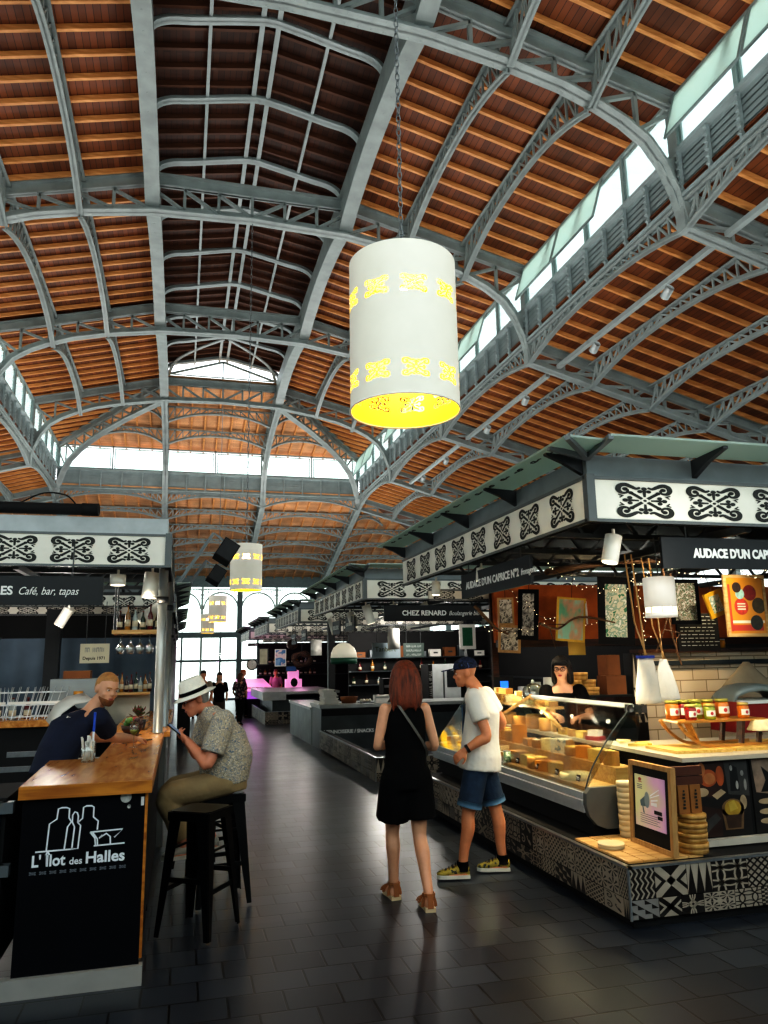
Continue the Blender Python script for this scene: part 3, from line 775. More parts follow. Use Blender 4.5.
def canopy(label,s,xf,y0,y1,D,nside,front=True,detail=True,posts=(),back=True,awn=True,beam=BEAM):
    t=thing('stall_canopy',label,'stall canopy',(xf,y0,0))
    L=y1-y0; Z0,Z1=2.62,2.94
    fascia(t,(0,0),(0,L),Z0,Z1,(-s,0),[.36+i*(L-.72)/max(1,nside-1) for i in range(nside)] if nside else [])
    nf=int((D-.4)/.46)
    if front: fascia(t,(s*.05,-.0),(s*D,0),Z0,Z1,(0,-1),[.40+i*.57 for i in range(int((D-.5)/.57))] if s>0 else [.33+i*.50 for i in range(int((D-.4)/.50))],(1.28,1) if s>0 else (1.08,1))
    if back: fascia(t,(s*.3,L-.1),(s*D,L-.1),2.43,2.57,(0,-1),[.2+i*.38 for i in range(int((D-.5)/.38))],(.8,.45))
    m=MB().use(beam)
    X=sorted((0,s*D)); i0,i1=sorted((s*.03,s*.18))
    m.box(i0,i1,.181,L-.151,Z1,3.1); m.box(*sorted((s*.03,s*D)),.03,.18,Z1,3.1); m.box(*sorted((s*.03,s*D)),L-.15,L,Z1,3.1); m.box(*sorted((s*(D-.15),s*(D-.001))),.181,L-.151,Z1,3.1)
    m.build('beam',None,t)
    m=MB().use(EDGE); m.box(*sorted((s*-.012,s*.05)),-.03,.03,Z0,Z1+.01); m.build('corner_post',None,t)
    m=MB().use(SHEET); m.box(X[0]+.1,X[1]-.1,.1,L-.05,3.04,3.07); m.build('ceiling_sheet',None,t)
    m=MB().use(mat('canopy_truss','#3f4548',.5,.3,.15))
    k=4 if detail else 2
    for i in range(1,k+1):
        y=L*i/(k+1); m.box(X[0]+.05,X[1]-.05,y-.03,y+.03,2.86,2.95); m.box(X[0]+.05,X[1]-.05,y-.02,y+.02,2.66,2.70)
        n=int(D/.5)
        for j in range(n):
            a=s*(D*j/n+.05);b=s*(D*(j+.5)/n+.05);c=s*(D*(j+1)/n-.02); m.bar((a,y,2.68),(b,y,2.9),.025,.025); m.bar((b,y,2.9),(c,y,2.68),.025,.025)
    for i in range(1,4):
        x=s*D*i/4; m.box(x-.025,x+.025,.1,L-.1,2.6,2.66)
    m.build('roof_frame',None,t)
    for (px,py,zz,r) in posts:
        m=MB().use(mat('post_galvanised','#8f9494',.35,.6,.1)); m.tube([(px,py,zz),(px,py,2.95)],r,14); m.use(CHAR); m.tube([(px,py,2.3),(px,py,2.36)],r+.012,14); m.build('post',None,t)
    # glass awning and its brackets
    if not awn: return t
    m=MB().use(AWN); ya=-.28
    m.slab([(s*.02,ya,3.11),(s*-.28,ya,3.125),(s*-.28,L+.2,3.125),(s*.02,L+.2,3.11)],(0,0,.015)); m.build('awning_pane',None,t)
    nb=max(2,int(L/.95))
    for i in range(nb+1):
        y=.1+(L-.1)*i/nb
        m=MB().use(CHAR); m.slab([(s*.03,y-.02,3.1),(s*-.25,y-.02,3.115),(s*-.25,y-.02,3.10),(s*-.12,y-.02,3.05),(s*.03,y-.02,2.97)],(0,.04,0)); m.build('bracket',None,t)
    # scroll frieze printed on the glass edge
    if detail:
        y=.2
        while y<L:
            for q in range(1):
                for sy in (-1,1):
                    e=MB().use(ORN)
                    P=[(y+sy*.03+sy*c[0]*.17,3.168+.0*c[1],s*-.24+s*.05*c[1]) for c in CURL]
                    for a,b in zip(P,P[1:]): e.bar((a[2],a[0],3.121),(b[2],b[0],3.121),.014,.004)
                    e.build('edge_ornament',None,t)
            y+=.55
    if front:
        m=MB().use(AWN); m.slab([(s*.0,-.02,3.11),(s*D,-.02,3.11),(s*D,-.35,3.125),(s*.0,-.35,3.125)],(0,0,.015)); m.build('awning_pane',None,t)
        for i in range(int(D/1.2)):
            x=s*(.9+i*1.2)
            m=MB().use(CHAR); m.slab([(x-.02,.03,3.1),(x-.02,-.32,3.115),(x-.02,-.32,3.10),(x-.02,-.14,3.05),(x-.02,.03,2.97)],(.04,0,0)); m.build('bracket',None,t)
        for P,Q in (((s*.02,0,3.07),(s*-.28,-.28,3.12)),((s*.02,0,3.07),(0,-.35,3.12)),((s*.02,0,3.07),(s*-.28,-.02,3.12))):
            m=MB().use(BEAM); m.bar(P,Q,.035,.035); m.build('bracket',None,t)
    return t
XR=2.66
canopy('white scrollwork canopy with green glass awning over the cheese stall',1,XR,4.5,9.0,5.5,8)
canopy('white scrollwork canopy with glass awning over the bakery counter',1,XR,11.15,15.6,5.5,8)
canopy('scrollwork canopy directly behind the bakery canopy on the right',1,XR,17.8,22.3,5.5,8,detail=False)
canopy('scrollwork canopy above the pink lit fish counter, right row',1,XR,24.5,29.0,5.5,8,detail=False)
canopy('small looking scrollwork canopy at the far end of the right row',1,XR,31.2,35.7,5.5,6,detail=False)
XL=-.13
canopy('white scrollwork canopy with grey beam over the bar on the left',-1,XL,7.45,11.9,5.5,8,posts=((-.06,.22,1.08,.045),(-.02,1.35,-.03,.04),(-.05,3.0,-.06,.04)),beam=BEAML,awn=False)
canopy('canopy behind the bar on the left row, seen edge on',-1,XL,14.1,18.6,5.5,8,detail=False,posts=((-.1,.2,-.12,.05),(-.1,4.2,-.16,.05)))
canopy('farther canopy of the left row near the bright entrance',-1,XL,20.8,25.3,5.5,8,detail=False,posts=((-.1,.2,-.2,.05),(-.1,4.2,-.25,.05)))
canopy('last canopy of the left row beside the glazed end wall',-1,XL,27.5,32.0,5.5,8,detail=False,posts=((-.1,.2,-.29,.05),(-.1,4.2,-.34,.05)))
# black cable tube lying on the bar canopy
m=MB().use(MATTE); m.tube([(-2.6,7.5,3.17),(-.95,7.46,3.165)],.055,12); m.tube([(-.95,7.46,3.165),(-.8,7.45,3.165)],.06,12); m.tube(crom([(-1.5,7.5,3.22),(-1.3,7.5,3.32),(-1.1,7.48,3.3),(-1.0,7.47,3.2)]),.008,6)
o=m.build('cable_duct'); tag(o,'black rolled duct lying along the top of the bar canopy','duct')

# ================================================================ PENDANT LAMPS
LAMPW=mat('lamp_shade_white','#eae5d9',.6,0,.02,emit='#fff2da',estr=.05)
LAMPY=mat('lamp_inside_yellow','#d9b41c',.6,0,.03,emit='#ffe02a',estr=.75)
def shade_mesh(r,z0,z1,rows,npan,pw,ph,cells=(44,28)):
    """cylinder wall with punched scrollwork windows; outer white, inner yellow skin"""
    m=MB(); m.smooth=True
    cw=pw/cells[0]
    nA=npan*(cells[0]+int(round((2*PI*r/npan-pw)/cw/4))); 
    gap=int(round((2*PI*r/npan-pw)/cw/4)); ncol=npan*(cells[0]+gap)
    angs=[];cid=[]
    pa=pw/r; ga=2*PI/npan-pa
    for p in range(npan):
        for c in range(cells[0]): angs.append(p*2*PI/npan+pa*c/cells[0]); cid.append((c+.5)/cells[0]*2-1)
        for g in range(gap): angs.append(p*2*PI/npan+pa+ga*g/gap); cid.append(None)
    zs=[z0]; rid=[]
    for zc in rows:
        zs.append(zc-ph/2); rid.append(None)
        for k in range(cells[1]): rid.append((k+.5)/cells[1]*2-1); zs.append(zc-ph/2+ph*(k+1)/cells[1])
    zs.append(z1); rid.append(None)
    N=len(angs)
    for skin,(rr,mm) in enumerate(((r,LAMPW),(r-.006,LAMPY))):
        m.use(mm); vs=[(rr*math.cos(a),rr*math.sin(a),z) for z in zs for a in angs]; fs=[]
        for i in range(len(zs)-1):
            for j in range(N):
                if rid[i] is not None and cid[j] is not None and punched(cid[j]*1.0,rid[i]): continue
                f=(i*N+j,i*N+(j+1)%N,(i+1)*N+(j+1)%N,(i+1)*N+j)
                fs.append(f if skin==0 else f[::-1])
        m.add(vs,fs)
    m.use(LAMPW)
    m.tube([(r*math.cos(2*PI*j/64),r*math.sin(2*PI*j/64),z0) for j in range(64)],.007,6,closed=True)
    return m.mesh('lamp_shade')
LZ0,LZ1=3.28,4.29
LRD=.352
SHM=shade_mesh(LRD,0,LZ1-LZ0,(.165,.715),9,.172,.115)
def chain_mesh(z0,z1,link=.05,r=.004,w=.013):
    m=MB(); m.use(mat('chain_metal','#7d8284',.4,.7,.1)); z=z0;k=0
    while z<z1:
        P=[]
        for j in range(10):
            a=2*PI*j/10; x=w*math.cos(a); y=link*.62*math.sin(a)
            P.append((x,0,z+link/2+y) if k%2==0 else (0,x,z+link/2+y))
        m.tube(P,r,5,closed=True); z+=link;k+=1
    return m.mesh('chain')
lamp_lab=['big white drum pendant lamp with yellow inside, nearest','white drum pendant lamp hanging second in the central row','third white drum pendant lamp, in front of the arched glass','farthest and smallest white drum pendant lamp']
for i,y in enumerate((4.4,16.85,30.35,41.9)):
    t=thing('pendant_lamp',lamp_lab[i],'lamp',(1.34,y,LZ0),.19,'drum pendant lamps along the hall')
    obj('lamp_shade',SHM,t)
    m=MB().use(WHITE); m.lathe([(LRD-.017,LZ1-LZ0-.02),(LRD,LZ1-LZ0),(.2,LZ1-LZ0+.004),(1e-4,LZ1-LZ0+.005)],n=48); m.build('top_plate',None,t)
    if i<2: obj('chain',chain_mesh(LZ1-LZ0,(12.0 if i==0 else 12.2)-LZ0,.055 if i==0 else .12,.0045 if i==0 else .007,.015 if i==0 else .022),t)
    else:
        m=MB().use(mat('chain_metal','#7d8284',.4,.7,.1)); m.tube([(0,0,LZ1-LZ0),(0,0,(12.2 if i==2 else 7.3)-LZ0)],.012,6); m.build('chain',None,t)
    m=MB().use(mat('bulb_warm','#fff3d8',.4,0,.02,emit='#fff0cc',estr=6)); m.ell((0,0,.72),.09,.09,.13); m.build('bulb',None,t)
    lamp('POINT','lamp_glow',(1.34,y,LZ0+.45),(0,0,0),12,(1,.9,.66),.1)
# ================================================================ HANGING SIGNS
SIGN=mat('sign_board_black','#101418',.55,0,.15); LET=mat('sign_lettering_white','#f2f2ee',.5,0,.02); SIGNG=mat('sign_board_slate','#262d33',.55,0,.12)
def sign(label,loc,rotz,w,h,bold,ital,mat_,size,x0,boldw=.0025,size2=None,hang=.1,rods=(.12,.88),gap=.04,sx=1):
    """board whose local x runs along the reading direction, front is local -y"""
    t=thing('hanging_sign',label,'sign',loc,rotz)
    m=MB().use(mat_); m.box(0,w,0,.025,0,h); m.build('board',None,t)
    if bold is None:
        faded_print(t,x0,h*.35,w-2*x0,h*.3,LET,int(abs(loc[1]*10)))
        for r in rods: m=MB().use(EDGE); m.tube([(w*r,.012,h),(w*r,.012,h+hang)],.006,6); m.build('rod',None,t)
        return t
    o=lettering(bold,size,t,(x0,-.003,h*.36),(PI/2,0,0),LET,boldw)
    if sx!=1: o.scale=(sx,1,1)
    wx=max(v.co.x for v in o.data.vertices)*sx
    if ital: lettering(ital,size2 or size,t,(x0+wx+gap,-.003,h*.36),(PI/2,0,0),LET,.0,.35,.82,name='script_lettering')
    for r in rods:
        m=MB().use(EDGE); m.tube([(w*r,.012,h),(w*r,.012,h+hang)],.006,6); m.build('rod',None,t)
    return t
sign('slate hanging sign of the cheese stall facing the aisle, seen at an angle',(2.80,7.34,2.32),-PI/2,1.62,.245,"AUDACE D'UN CAPRICE N°2",'fromagerie',SIGNG,.098,.14,.003,.08,.34)
sign('black cheese stall sign facing the viewer at the right edge',(3.3,4.62,2.325),0,1.8,.225,"AUDACE D'UN CAPRICE N°2",'fromagerie',SIGN,.090,.26,.004,.07,.34,sx=.80)
sign('black bakery sign reading CHEZ RENARD under the second canopy',(3.02,11.3,2.30),0,1.62,.25,'CHEZ RENARD','Boulangerie bio',SIGN,.108,.29,.003,.10,.34)
sign('black bar sign ending Café, bar, tapas on the left',(-3.0,7.42,2.26),0,2.28,.265,"L'ÎLOT DES HALLES",'Café, bar, tapas',SIGN,.108,.60,.003,.10,.34)
for k,(x,y,z,w) in enumerate(((2.85,13.4,2.22,.75),(2.85,14.6,2.2,.7),(2.85,18.6,2.2,.75),(2.85,20.3,2.15,.7))):
    sign('small slate sign hung side-on in the right row, '+ORD[k]+' beyond the bakery corner',(x,y,z),-PI/2,w,.26,'CHEZ RENARD' if k==0 else None,None,SIGNG,.075,.08,.001,None,.3)
# ================================================================ CANOPY SPOTLIGHTS
SPW=mat('spot_white','#e8e4d8',.4,0,.02)
def spot(label,loc,tilt,rz,r=.055,L=.2,face='#fff4dc',es=2.0):
    t=thing('spotlight',label,'spotlight',loc,rz,'white cylinder spotlights under the canopies')
    m=MB().use(SPW); m.tube([(0,0,0),(0,0,-.07)],.012,8); m.build('stem',None,t)
    q=Matrix.Rotation(tilt,3,'Y'); a=Vector((0,0,-.05)); d=q@Vector((0,0,-1))
    m=MB().use(SPW); m.tube([a,a+d*L],r,18); b=m.build('housing',None,t)
    m=MB().use(mat('spot_face','#fff4dc',.4,0,.02,emit=face,estr=es)); m.tube([a+d*(L+.001),a+d*(L+.004)],r*.86,18); m.build('lens',None,b)
spot('white cylinder spotlight beneath the near corner of the cheese canopy',(3.0,4.75,2.62),.25,0,.06,.2)
spot('white cylinder spotlight under the middle of the cheese stall side fascia',(2.85,6.9,2.64),.1,0,.05,.13)
spot('white cylinder spotlight under the far part of the cheese stall fascia',(2.82,8.2,2.64),.05,0,.05,.15)
spot('white spotlight tilted under the near corner of the bakery canopy',(2.8,11.6,2.62),-.3,0,.07,.3)
spot('white spotlight under the bakery front fascia, left of its sign',(3.2,11.4,2.62),-.1,0,.06,.2)
spot('white spotlight under the bakery front fascia, right above its sign',(3.75,11.4,2.62),.9,0,.06,.22)
spot('white spotlight under the bakery side fascia, in its middle',(2.85,13.0,2.6),-.3,0,.07,.28)
spot('white spotlight beyond the bakery side sign',(2.9,15.0,2.6),-.3,0,.08,.32)
spot('round white downlight under the bar canopy beside the post',(-.62,7.75,2.63),0,0,.075,.1)
spot('white cylinder spotlight at the right corner below the bar canopy',(-.3,7.8,2.66),.1,0,.075,.25)
spot('white spotlight tilted toward the left beside the bar post',(-.22,8.4,2.35),1.0,0,.075,.26)
spot('white cylinder spotlight under the bar canopy near the dark pillar',(-1.3,9.6,2.42),.5,0,.06,.22)
# two black loudspeakers hung from poles beyond the bar
for k,(x,y,z,ey) in enumerate(((.80,15.0,3.86,15.1),(.80,19.4,3.88,18.52))):
    t=thing('loudspeaker','black loudspeaker hung above the aisle, '+('larger nearer one' if k==0 else 'smaller one beneath and beyond it'),'loudspeaker',(x,y,z))
    Q=Matrix.Rotation(.55,4,'Y')@Matrix.Rotation(-.25,4,'X')
    m=MB().use(MATTE); m.obox(Q,.34,.3,.42); m.build('cabinet',None,t)
    m=MB().use(CHAR); m.obox(Q@Matrix.Translation((0,-.155,0)),.3,.012,.38); m.build('grille',None,t)
    m=MB().use(BEAM); m.bar((0,0,.2),(-.25,.05,.38),.04,.04); m.bar((-.25,.05,.38),(-1.04,ey-y,3.02-z),.06,.06); m.build('arm',None,t)
# ================================================================ PATTERNED TILE PLINTHS
TCREAM=mat('tile_cream','#a89c8c',.35,0,.1,8); TDARK=mat('tile_dark','#1a1512',.35,0,.2)
TGREY=mat('tile_grey','#8a8580',.35,0,.12)
def motif(kind,rng):
    """list of (polyline,width) and discs/polys in the unit square"""
    S=[];Pp=[]
    if kind==0:   # interlaced circles
        for cx in (0,.5,1):
            for cy in (0,.5,1): S.append(([(cx+.36*math.cos(2*PI*j/20),cy+.36*math.sin(2*PI*j/20)) for j in range(21)],.055))
    elif kind==1: # long triangles
        for i in range(3):
            x=i/3; Pp.append([(x,0),(x+1/3,0),(x+1/6,1)])
    elif kind==2: # star lattice with arcs
        for cx,cy in ((0,0),(1,0),(0,1),(1,1)): S.append(([(cx+.62*math.cos(2*PI*j/24),cy+.62*math.sin(2*PI*j/24)) for j in range(25)],.07)); 
        S+= [([(.5,0),(.5,.22)],.06),([(.5,1),(.5,.78)],.06),([(0,.5),(.22,.5)],.06),([(1,.5),(.78,.5)],.06),([(.28,.5),(.5,.72),(.72,.5),(.5,.28),(.28,.5)],.07)]
    elif kind==3: # eight petal rosettes
        for cx in (.25,.75):
            for cy in (.25,.75):
                for a in range(8):
                    c,s=math.cos(a*PI/4),math.sin(a*PI/4); S.append(([(cx+.05*c,cy+.05*s),(cx+.24*c,cy+.24*s)],[.015,.085]))
    elif kind==4: # diamond trellis
        for i in range(-4,5): S+= [([(i/4,0),(i/4+1,1)],.06),([(i/4+1,0),(i/4,1)],.06)]
    elif kind==5: # checks
        for i in range(4):
            for j in range(4):
                if (i+j)%2: Pp.append([(i/4,j/4),((i+1)/4,j/4),(i/4,(j+1)/4)])
    elif kind==6: # fine dotted weave
        for i in range(9):
            for j in range(9):
                if (i+j)%2: Pp.append([(i/9,j/9),((i+1)/9,j/9),((i+1)/9,(j+.75)/9),(i/9,(j+.75)/9)])
    elif kind==7: # big cross
        S+= [([(0,0),(1,1)],.22),([(0,1),(1,0)],.22)]; Pp+=[[(0,.3),(.2,.5),(0,.7)],[(1,.3),(.8,.5),(1,.7)]]
    elif kind==8: # petals
        for a in range(4):
            c,s=math.cos(a*PI/2),math.sin(a*PI/2)
            for q in (-1,1): S.append(([(.5+c*t*.48-s*q*.1*math.sin(PI*t),.5+s*t*.48+c*q*.1*math.sin(PI*t)) for t in [k/8 for k in range(9)]],.05))
        S.append(([(0,0),(1,0),(1,1),(0,1),(0,0)],.05))
    elif kind==9: # swirls
        for sx in (0,1):
            for sy in (0,1): S.append(([(.25+.5*sx+.2*math.cos(a*.7+sx*2)*(a/12),.25+.5*sy+.2*math.sin(a*.7)*(a/12)) for a in range(13)],.06))
    elif kind==10: # vertical zigzag bars
        for i in range(5): S.append(([(i/5+.1+(.06 if j%2 else -.06),j/6) for j in range(7)],.07))
    return S,Pp
def clip01(pts):
    def cl(P,f,ip):
        out=[]
        for i in range(len(P)):
            a,b=P[i],P[(i+1)%len(P)]
            if f(a): out.append(a)
            if f(a)!=f(b): out.append(ip(a,b))
        return out
    for ax,val,sg in ((0,0,1),(0,1,-1),(1,0,1),(1,1,-1)):
        if not pts: return pts
        def ip(a,b,ax=ax,val=val):
            t=(val-a[ax])/(b[ax]-a[ax]); return (a[0]+t*(b[0]-a[0]),a[1]+t*(b[1]-a[1]))
        pts=cl(pts,lambda p,ax=ax,val=val,sg=sg:(p[ax]-val)*sg>=0,ip)
    return pts
TILE_CACHE={}
def tile_polys(kind):
    if kind in TILE_CACHE: return TILE_CACHE[kind]
    S,Pp=motif(kind,None); out=list(Pp)
    for pts,w in S:
        t=MB(); stroke(t,pts,w)
        for f in t.f: out.append([t.v[i][:2] for i in f])
    out=[q for q in (clip01(list(p)) for p in out) if len(q)>2]
    TILE_CACHE[kind]=out; return out
def tiled_face(mb,org,ux,nrm,L,H,rows,seed,widths):
    """patchwork of printed tiles; org lower-left seen from the front, ux unit vector along, z up"""
    rg=random.Random(seed); org=Vector(org);ux=Vector(ux);n=Vector(nrm);uz=Vector((0,0,1)); z=0
    for r,(h,w) in enumerate(zip(rows,widths)):
        x=0;last=-1
        while x<L-1e-3:
            ww=min(w*rg.choice((.8,1,1,1.15)),L-x)
            k=rg.randrange(11)
            while k==last: k=rg.randrange(11)
            last=k; inv=rg.random()<.3
            a=org+ux*x+uz*z
            mb.use(TDARK if inv else (TCREAM if rg.random()<.8 else TGREY)); mb.add([a,a+ux*(ww-.004),a+ux*(ww-.004)+uz*(h-.004),a+uz*(h-.004)],[(0,1,2,3)])
            mb.use(TCREAM if inv else TDARK)
            for p in tile_polys(k):
                q=[a+ux*(u*(ww-.004))+uz*(v*(h-.004))+n*.0012 for u,v in p]; mb.add(q,[tuple(range(len(q)))])
            x+=ww
        z+=h
def plinth(label,x0,x1,y0,y1,z0,z1,seed,hollow=None):
    t=thing('tiled_plinth',label,'plinth',(0,0,0))
    hx,hy=hollow or (.15,.15)
    m=MB().use(MATTE)
    for a,zz0,zz1 in ((.05,z0-.02,z0+.06),(.01,z0+.06,z1-.01)):
        m.box(x0+a,x0+hx,y0+a,y1,zz0,zz1); m.box(x0+hx,x1,y0+a,y0+hy,zz0,zz1)
    m.build('core',None,t)
    H=z1-z0-.07
    m=MB(); tiled_face(m,(x0,y1,z0+.065),(0,-1,0),(-1,0,0),y1-y0,H,(H*.38,H*.62),seed,(.21,.24)); m.build('side_tiles',None,t)
    m=MB(); tiled_face(m,(x0,y0,z0+.065),(1,0,0),(0,-1,0),x1-x0,H,(H*.38,H*.62),seed+1,(.21,.24)); m.build('front_tiles',None,t)
    m=MB().use(CHROME)
    m.box(x0-.006,x0+.03,y0-.006,y1,z1-.012,z1+.004); m.box(x0,x1,y0-.006,y0+.03,z1-.012,z1+.004); m.box(x0-.005,x0+.008,y0-.005,y0+.008,z0+.06,z1); m.build('edge_trim',None,t)
    return t
plinth('low plinth covered in patterned black and cream tiles under the cheese counter',2.82,8.2,4.6,9.0,0,.38,4,(.83,1.3))
# ================================================================ CHEESE STALL
SILV=mat('case_silver','#c2c6c8',.35,.35,.05,20)
t=thing('display_case','refrigerated cheese display case with slanted glass front and silver bumper rails','display case',(0,0,0))
m=MB().use(MATTE); m.box(3.06,3.62,5.42,9.0,.385,.68); m.build('cabinet',None,t)
m=MB().use(SILV)
for z0,z1,x in ((.555,.60,2.985),(.605,.645,2.97),(.65,.70,2.985)): m.box(x,3.07,5.42,9.0,z0,z1)
m.build('bumper_rail',None,t)
m=MB().use(PALEW); m.box(3.04,3.30,5.45,8.98,.70,.73); m.build('lower_deck',None,t)
m=MB().use(PALEW); m.box(3.30,3.47,5.45,8.98,.70,.86); m.build('upper_deck',None,t)
m=MB().use(GLASSC); m.slab([(3.0,5.42,.70),(3.0,8.98,.70),(3.47,8.98,1.32),(3.47,5.42,1.32)],(.008,0,.0)); m.build('front_glass',None,t)
arc=crom([(3.0,5.415,.70),(3.08,5.415,.88),(3.27,5.415,1.13),(3.47,5.415,1.33)],4)
m=MB().use(GLASSC); m.slab(list(arc)+[(3.56,5.415,1.33),(3.47,5.415,.98),(3.47,5.415,.70)],(0,-.008,0)); e=m.build('end_glass',None,t)
m=MB().use(DKSTEEL); m.tube(arc,.006,6); m.build('glass_edge',None,e)
m=MB().use(SILV); m.tube([(3.47,5.42,1.325),(3.47,7.2,1.325)],.018,10); m.build('top_rail',None,t)
m=MB().use(PALEW); m.bar((3.47,7.25,1.33),(3.49,6.62,1.03),.03,.03); m.build('brace_bar',None,t)
m=MB().use(PALEW); m.bar((3.47,7.28,1.31),(3.30,7.75,1.08),.02,.03); m.build('brace_bar',None,t)
m=MB().use(CHAR); m.obox(Matrix.Translation((3.52,5.45,1.30))@Matrix.Rotation(.1,4,'Y'),.17,.05,.055); m.tube([(3.44,5.42,1.305),(3.44,5.40,1.305)],.03,14); m.build('hinge',None,t)
GR=mat('cheek_grey','#5f615f',.45,.2,.1)
m=MB().use(GR); m.slab([(x,5.41,z) for x,z in [(3.32,.44),(3.32,.74),(3.02,.74),(2.985,.70),(2.98,.62),(3.0,.54),(3.06,.47),(3.14,.44)]],(0,-.05,0)); m.build('end_cheek',None,t)
# worktop and the front counter under it
t=thing('worktop','pale edged counter top wrapping the corner of the cheese stall','worktop')
m=MB().use(mat('worktop_edge','#b3aa98',.4,0,.06)); m.slab([(3.46,4.83,.965),(8.2,4.83,.965),(8.2,5.9,.965),(3.75,5.9,.965),(3.59,6.1,.965),(3.59,9.0,.965),(3.46,9.0,.965)],(0,0,.03)); m.build('slab',None,t)
t=thing('front_counter','dark counter front with food photo posters under the cheese stall worktop','counter')
m=MB().use(MATTE); m.box(3.54,8.2,4.90,5.85,.385,.96); m.build('cabinet',None,t)
m=MB().use(mat('poster_ledge','#b9b2a6',.5,0,.1)); m.box(3.62,8.2,4.85,4.90,.385,.43); m.build('ledge',None,t)
# posters on the front (printed food photographs)
PR=lambda n,c,r=.5: mat('print_'+n,tuple(x*.55 for x in hexc(c)),r,0,.25,14)
def sheet(label,x0,x1,z0,z1,y,base):
    t=thing('poster',label,'poster'); m=MB().use(PR(base[0],base[1])); m.box(x0,x1,y,y+.008,z0,z1); m.build('sheet',None,t); return t
def blob(mb,cx,cz,rx,rz,y,n=18,a0=0,a1=2*PI):
    mb.add([(cx+rx*math.cos(a0+(a1-a0)*j/n),y,cz+rz*math.sin(a0+(a1-a0)*j/n)) for j in range(n)],[tuple(range(n))])
t=sheet('food photo poster with orange slices and a dessert glass on the counter front',3.60,4.04,.44,.95,4.888,('black','#17120f'))
y=4.886
def pp(name,col,shapes,ylift=0):
    m=MB().use(PR(col[0],col[1]))
    for s in shapes:
        if s[0]=='e': blob(m,s[1],s[2],s[3],s[4],y-ylift)
        else: m.poly([(a,y-ylift,b) for a,b in s[1]])
    m.build(name,None,t)
pp('photo_background',('brown','#3b1d10'),[('p',[(3.60,.72),(3.80,.70),(3.84,.95),(3.60,.95)]),('p',[(3.60,.44),(3.78,.44),(3.80,.62),(3.60,.66)])])
pp('photo_background',('grey','#4c4a48'),[('p',[(3.86,.72),(4.04,.70),(4.04,.95),(3.84,.95)]),('p',[(3.60,.52),(3.74,.60),(3.78,.56),(3.64,.46)])],.0004)
pp('orange_slice',('orange','#c4602c'),[('e',3.70,.84,.075,.06),('e',3.80,.85,.035,.07)],.001)
pp('orange_slice',('orange2','#d98a50'),[('e',3.71,.835,.05,.04),('e',3.65,.90,.03,.05)],.0015)
pp('cream_piece',('cream','#d3b892'),[('e',3.64,.745,.055,.03),('p',[(3.72,.72),(3.80,.76),(3.84,.735),(3.76,.69)]),('e',3.98,.66,.03,.05)],.001)
pp('dark_bottle',('dark','#0b0d0e'),[('p',[(3.88,.74),(3.96,.74),(3.95,.9),(3.89,.93)])],.001)
pp('white_flower',('white','#b9b6ae'),[('e',3.90,.90,.012,.02),('e',3.99,.86,.014,.02),('e',3.94,.78,.012,.03),('e',4.01,.78,.012,.04)],.0014)
pp('glass_tumbler',('amber','#8a6a48'),[('p',[(3.81,.48),(3.96,.48),(3.98,.62),(3.79,.62)]),('e',3.885,.62,.095,.07)],.001)
pp('lemon_drink',('lemon','#c9a23a'),[('e',3.885,.625,.07,.055)],.0014)
pp('lemon_piece',('lemon2','#e3c354'),[('p',[(3.86,.60),(3.93,.62),(3.90,.68),(3.85,.66)])],.0018)
pp('tumbler_side',('brown2','#4a3220'),[('p',[(3.83,.49),(3.94,.49),(3.955,.58),(3.815,.58)])],.0016)
t=sheet('food photo poster with a horse head above small trays, right edge',4.07,4.55,.44,.95,4.888,('black','#17120f'))
pp('horse_head',('tan','#b59a84'),[('p',[(4.10,.72),(4.24,.70),(4.30,.95),(4.08,.95)])]); pp('horse_mane',('white','#cfc6bc'),[('p',[(4.2,.74),(4.42,.72),(4.42,.93),(4.24,.93)])],.001)
pp('mane_shadow',('dark','#0b0d0e'),[('p',[(4.14,.72),(4.19,.80),(4.16,.90),(4.24,.84),(4.22,.72)])],.0016)
pp('food_tray',('cream','#8a7a66'),[('e',4.18,.655,.07,.02),('e',4.18,.585,.07,.02),('e',4.18,.52,.07,.02),('e',4.38,.655,.07,.02),('e',4.38,.585,.07,.02)],.001)
# slatted ledge board, screen, boxes
t=thing('slatted_board','slatted pale wooden board lying on the plinth corner','wooden board')
for i in range(5):
    m=MB().use(PALEW); m.box(2.86+i*.115,2.86+i*.115+.107,4.65,5.35,.386,.40); m.build('slat',None,t)
t=thing('screen_sign','wood framed screen with pink megaphone notice leaning at the plinth corner','screen',(3.20,4.87,.402),0)
Q=Matrix.Rotation(.06,4,'Y')
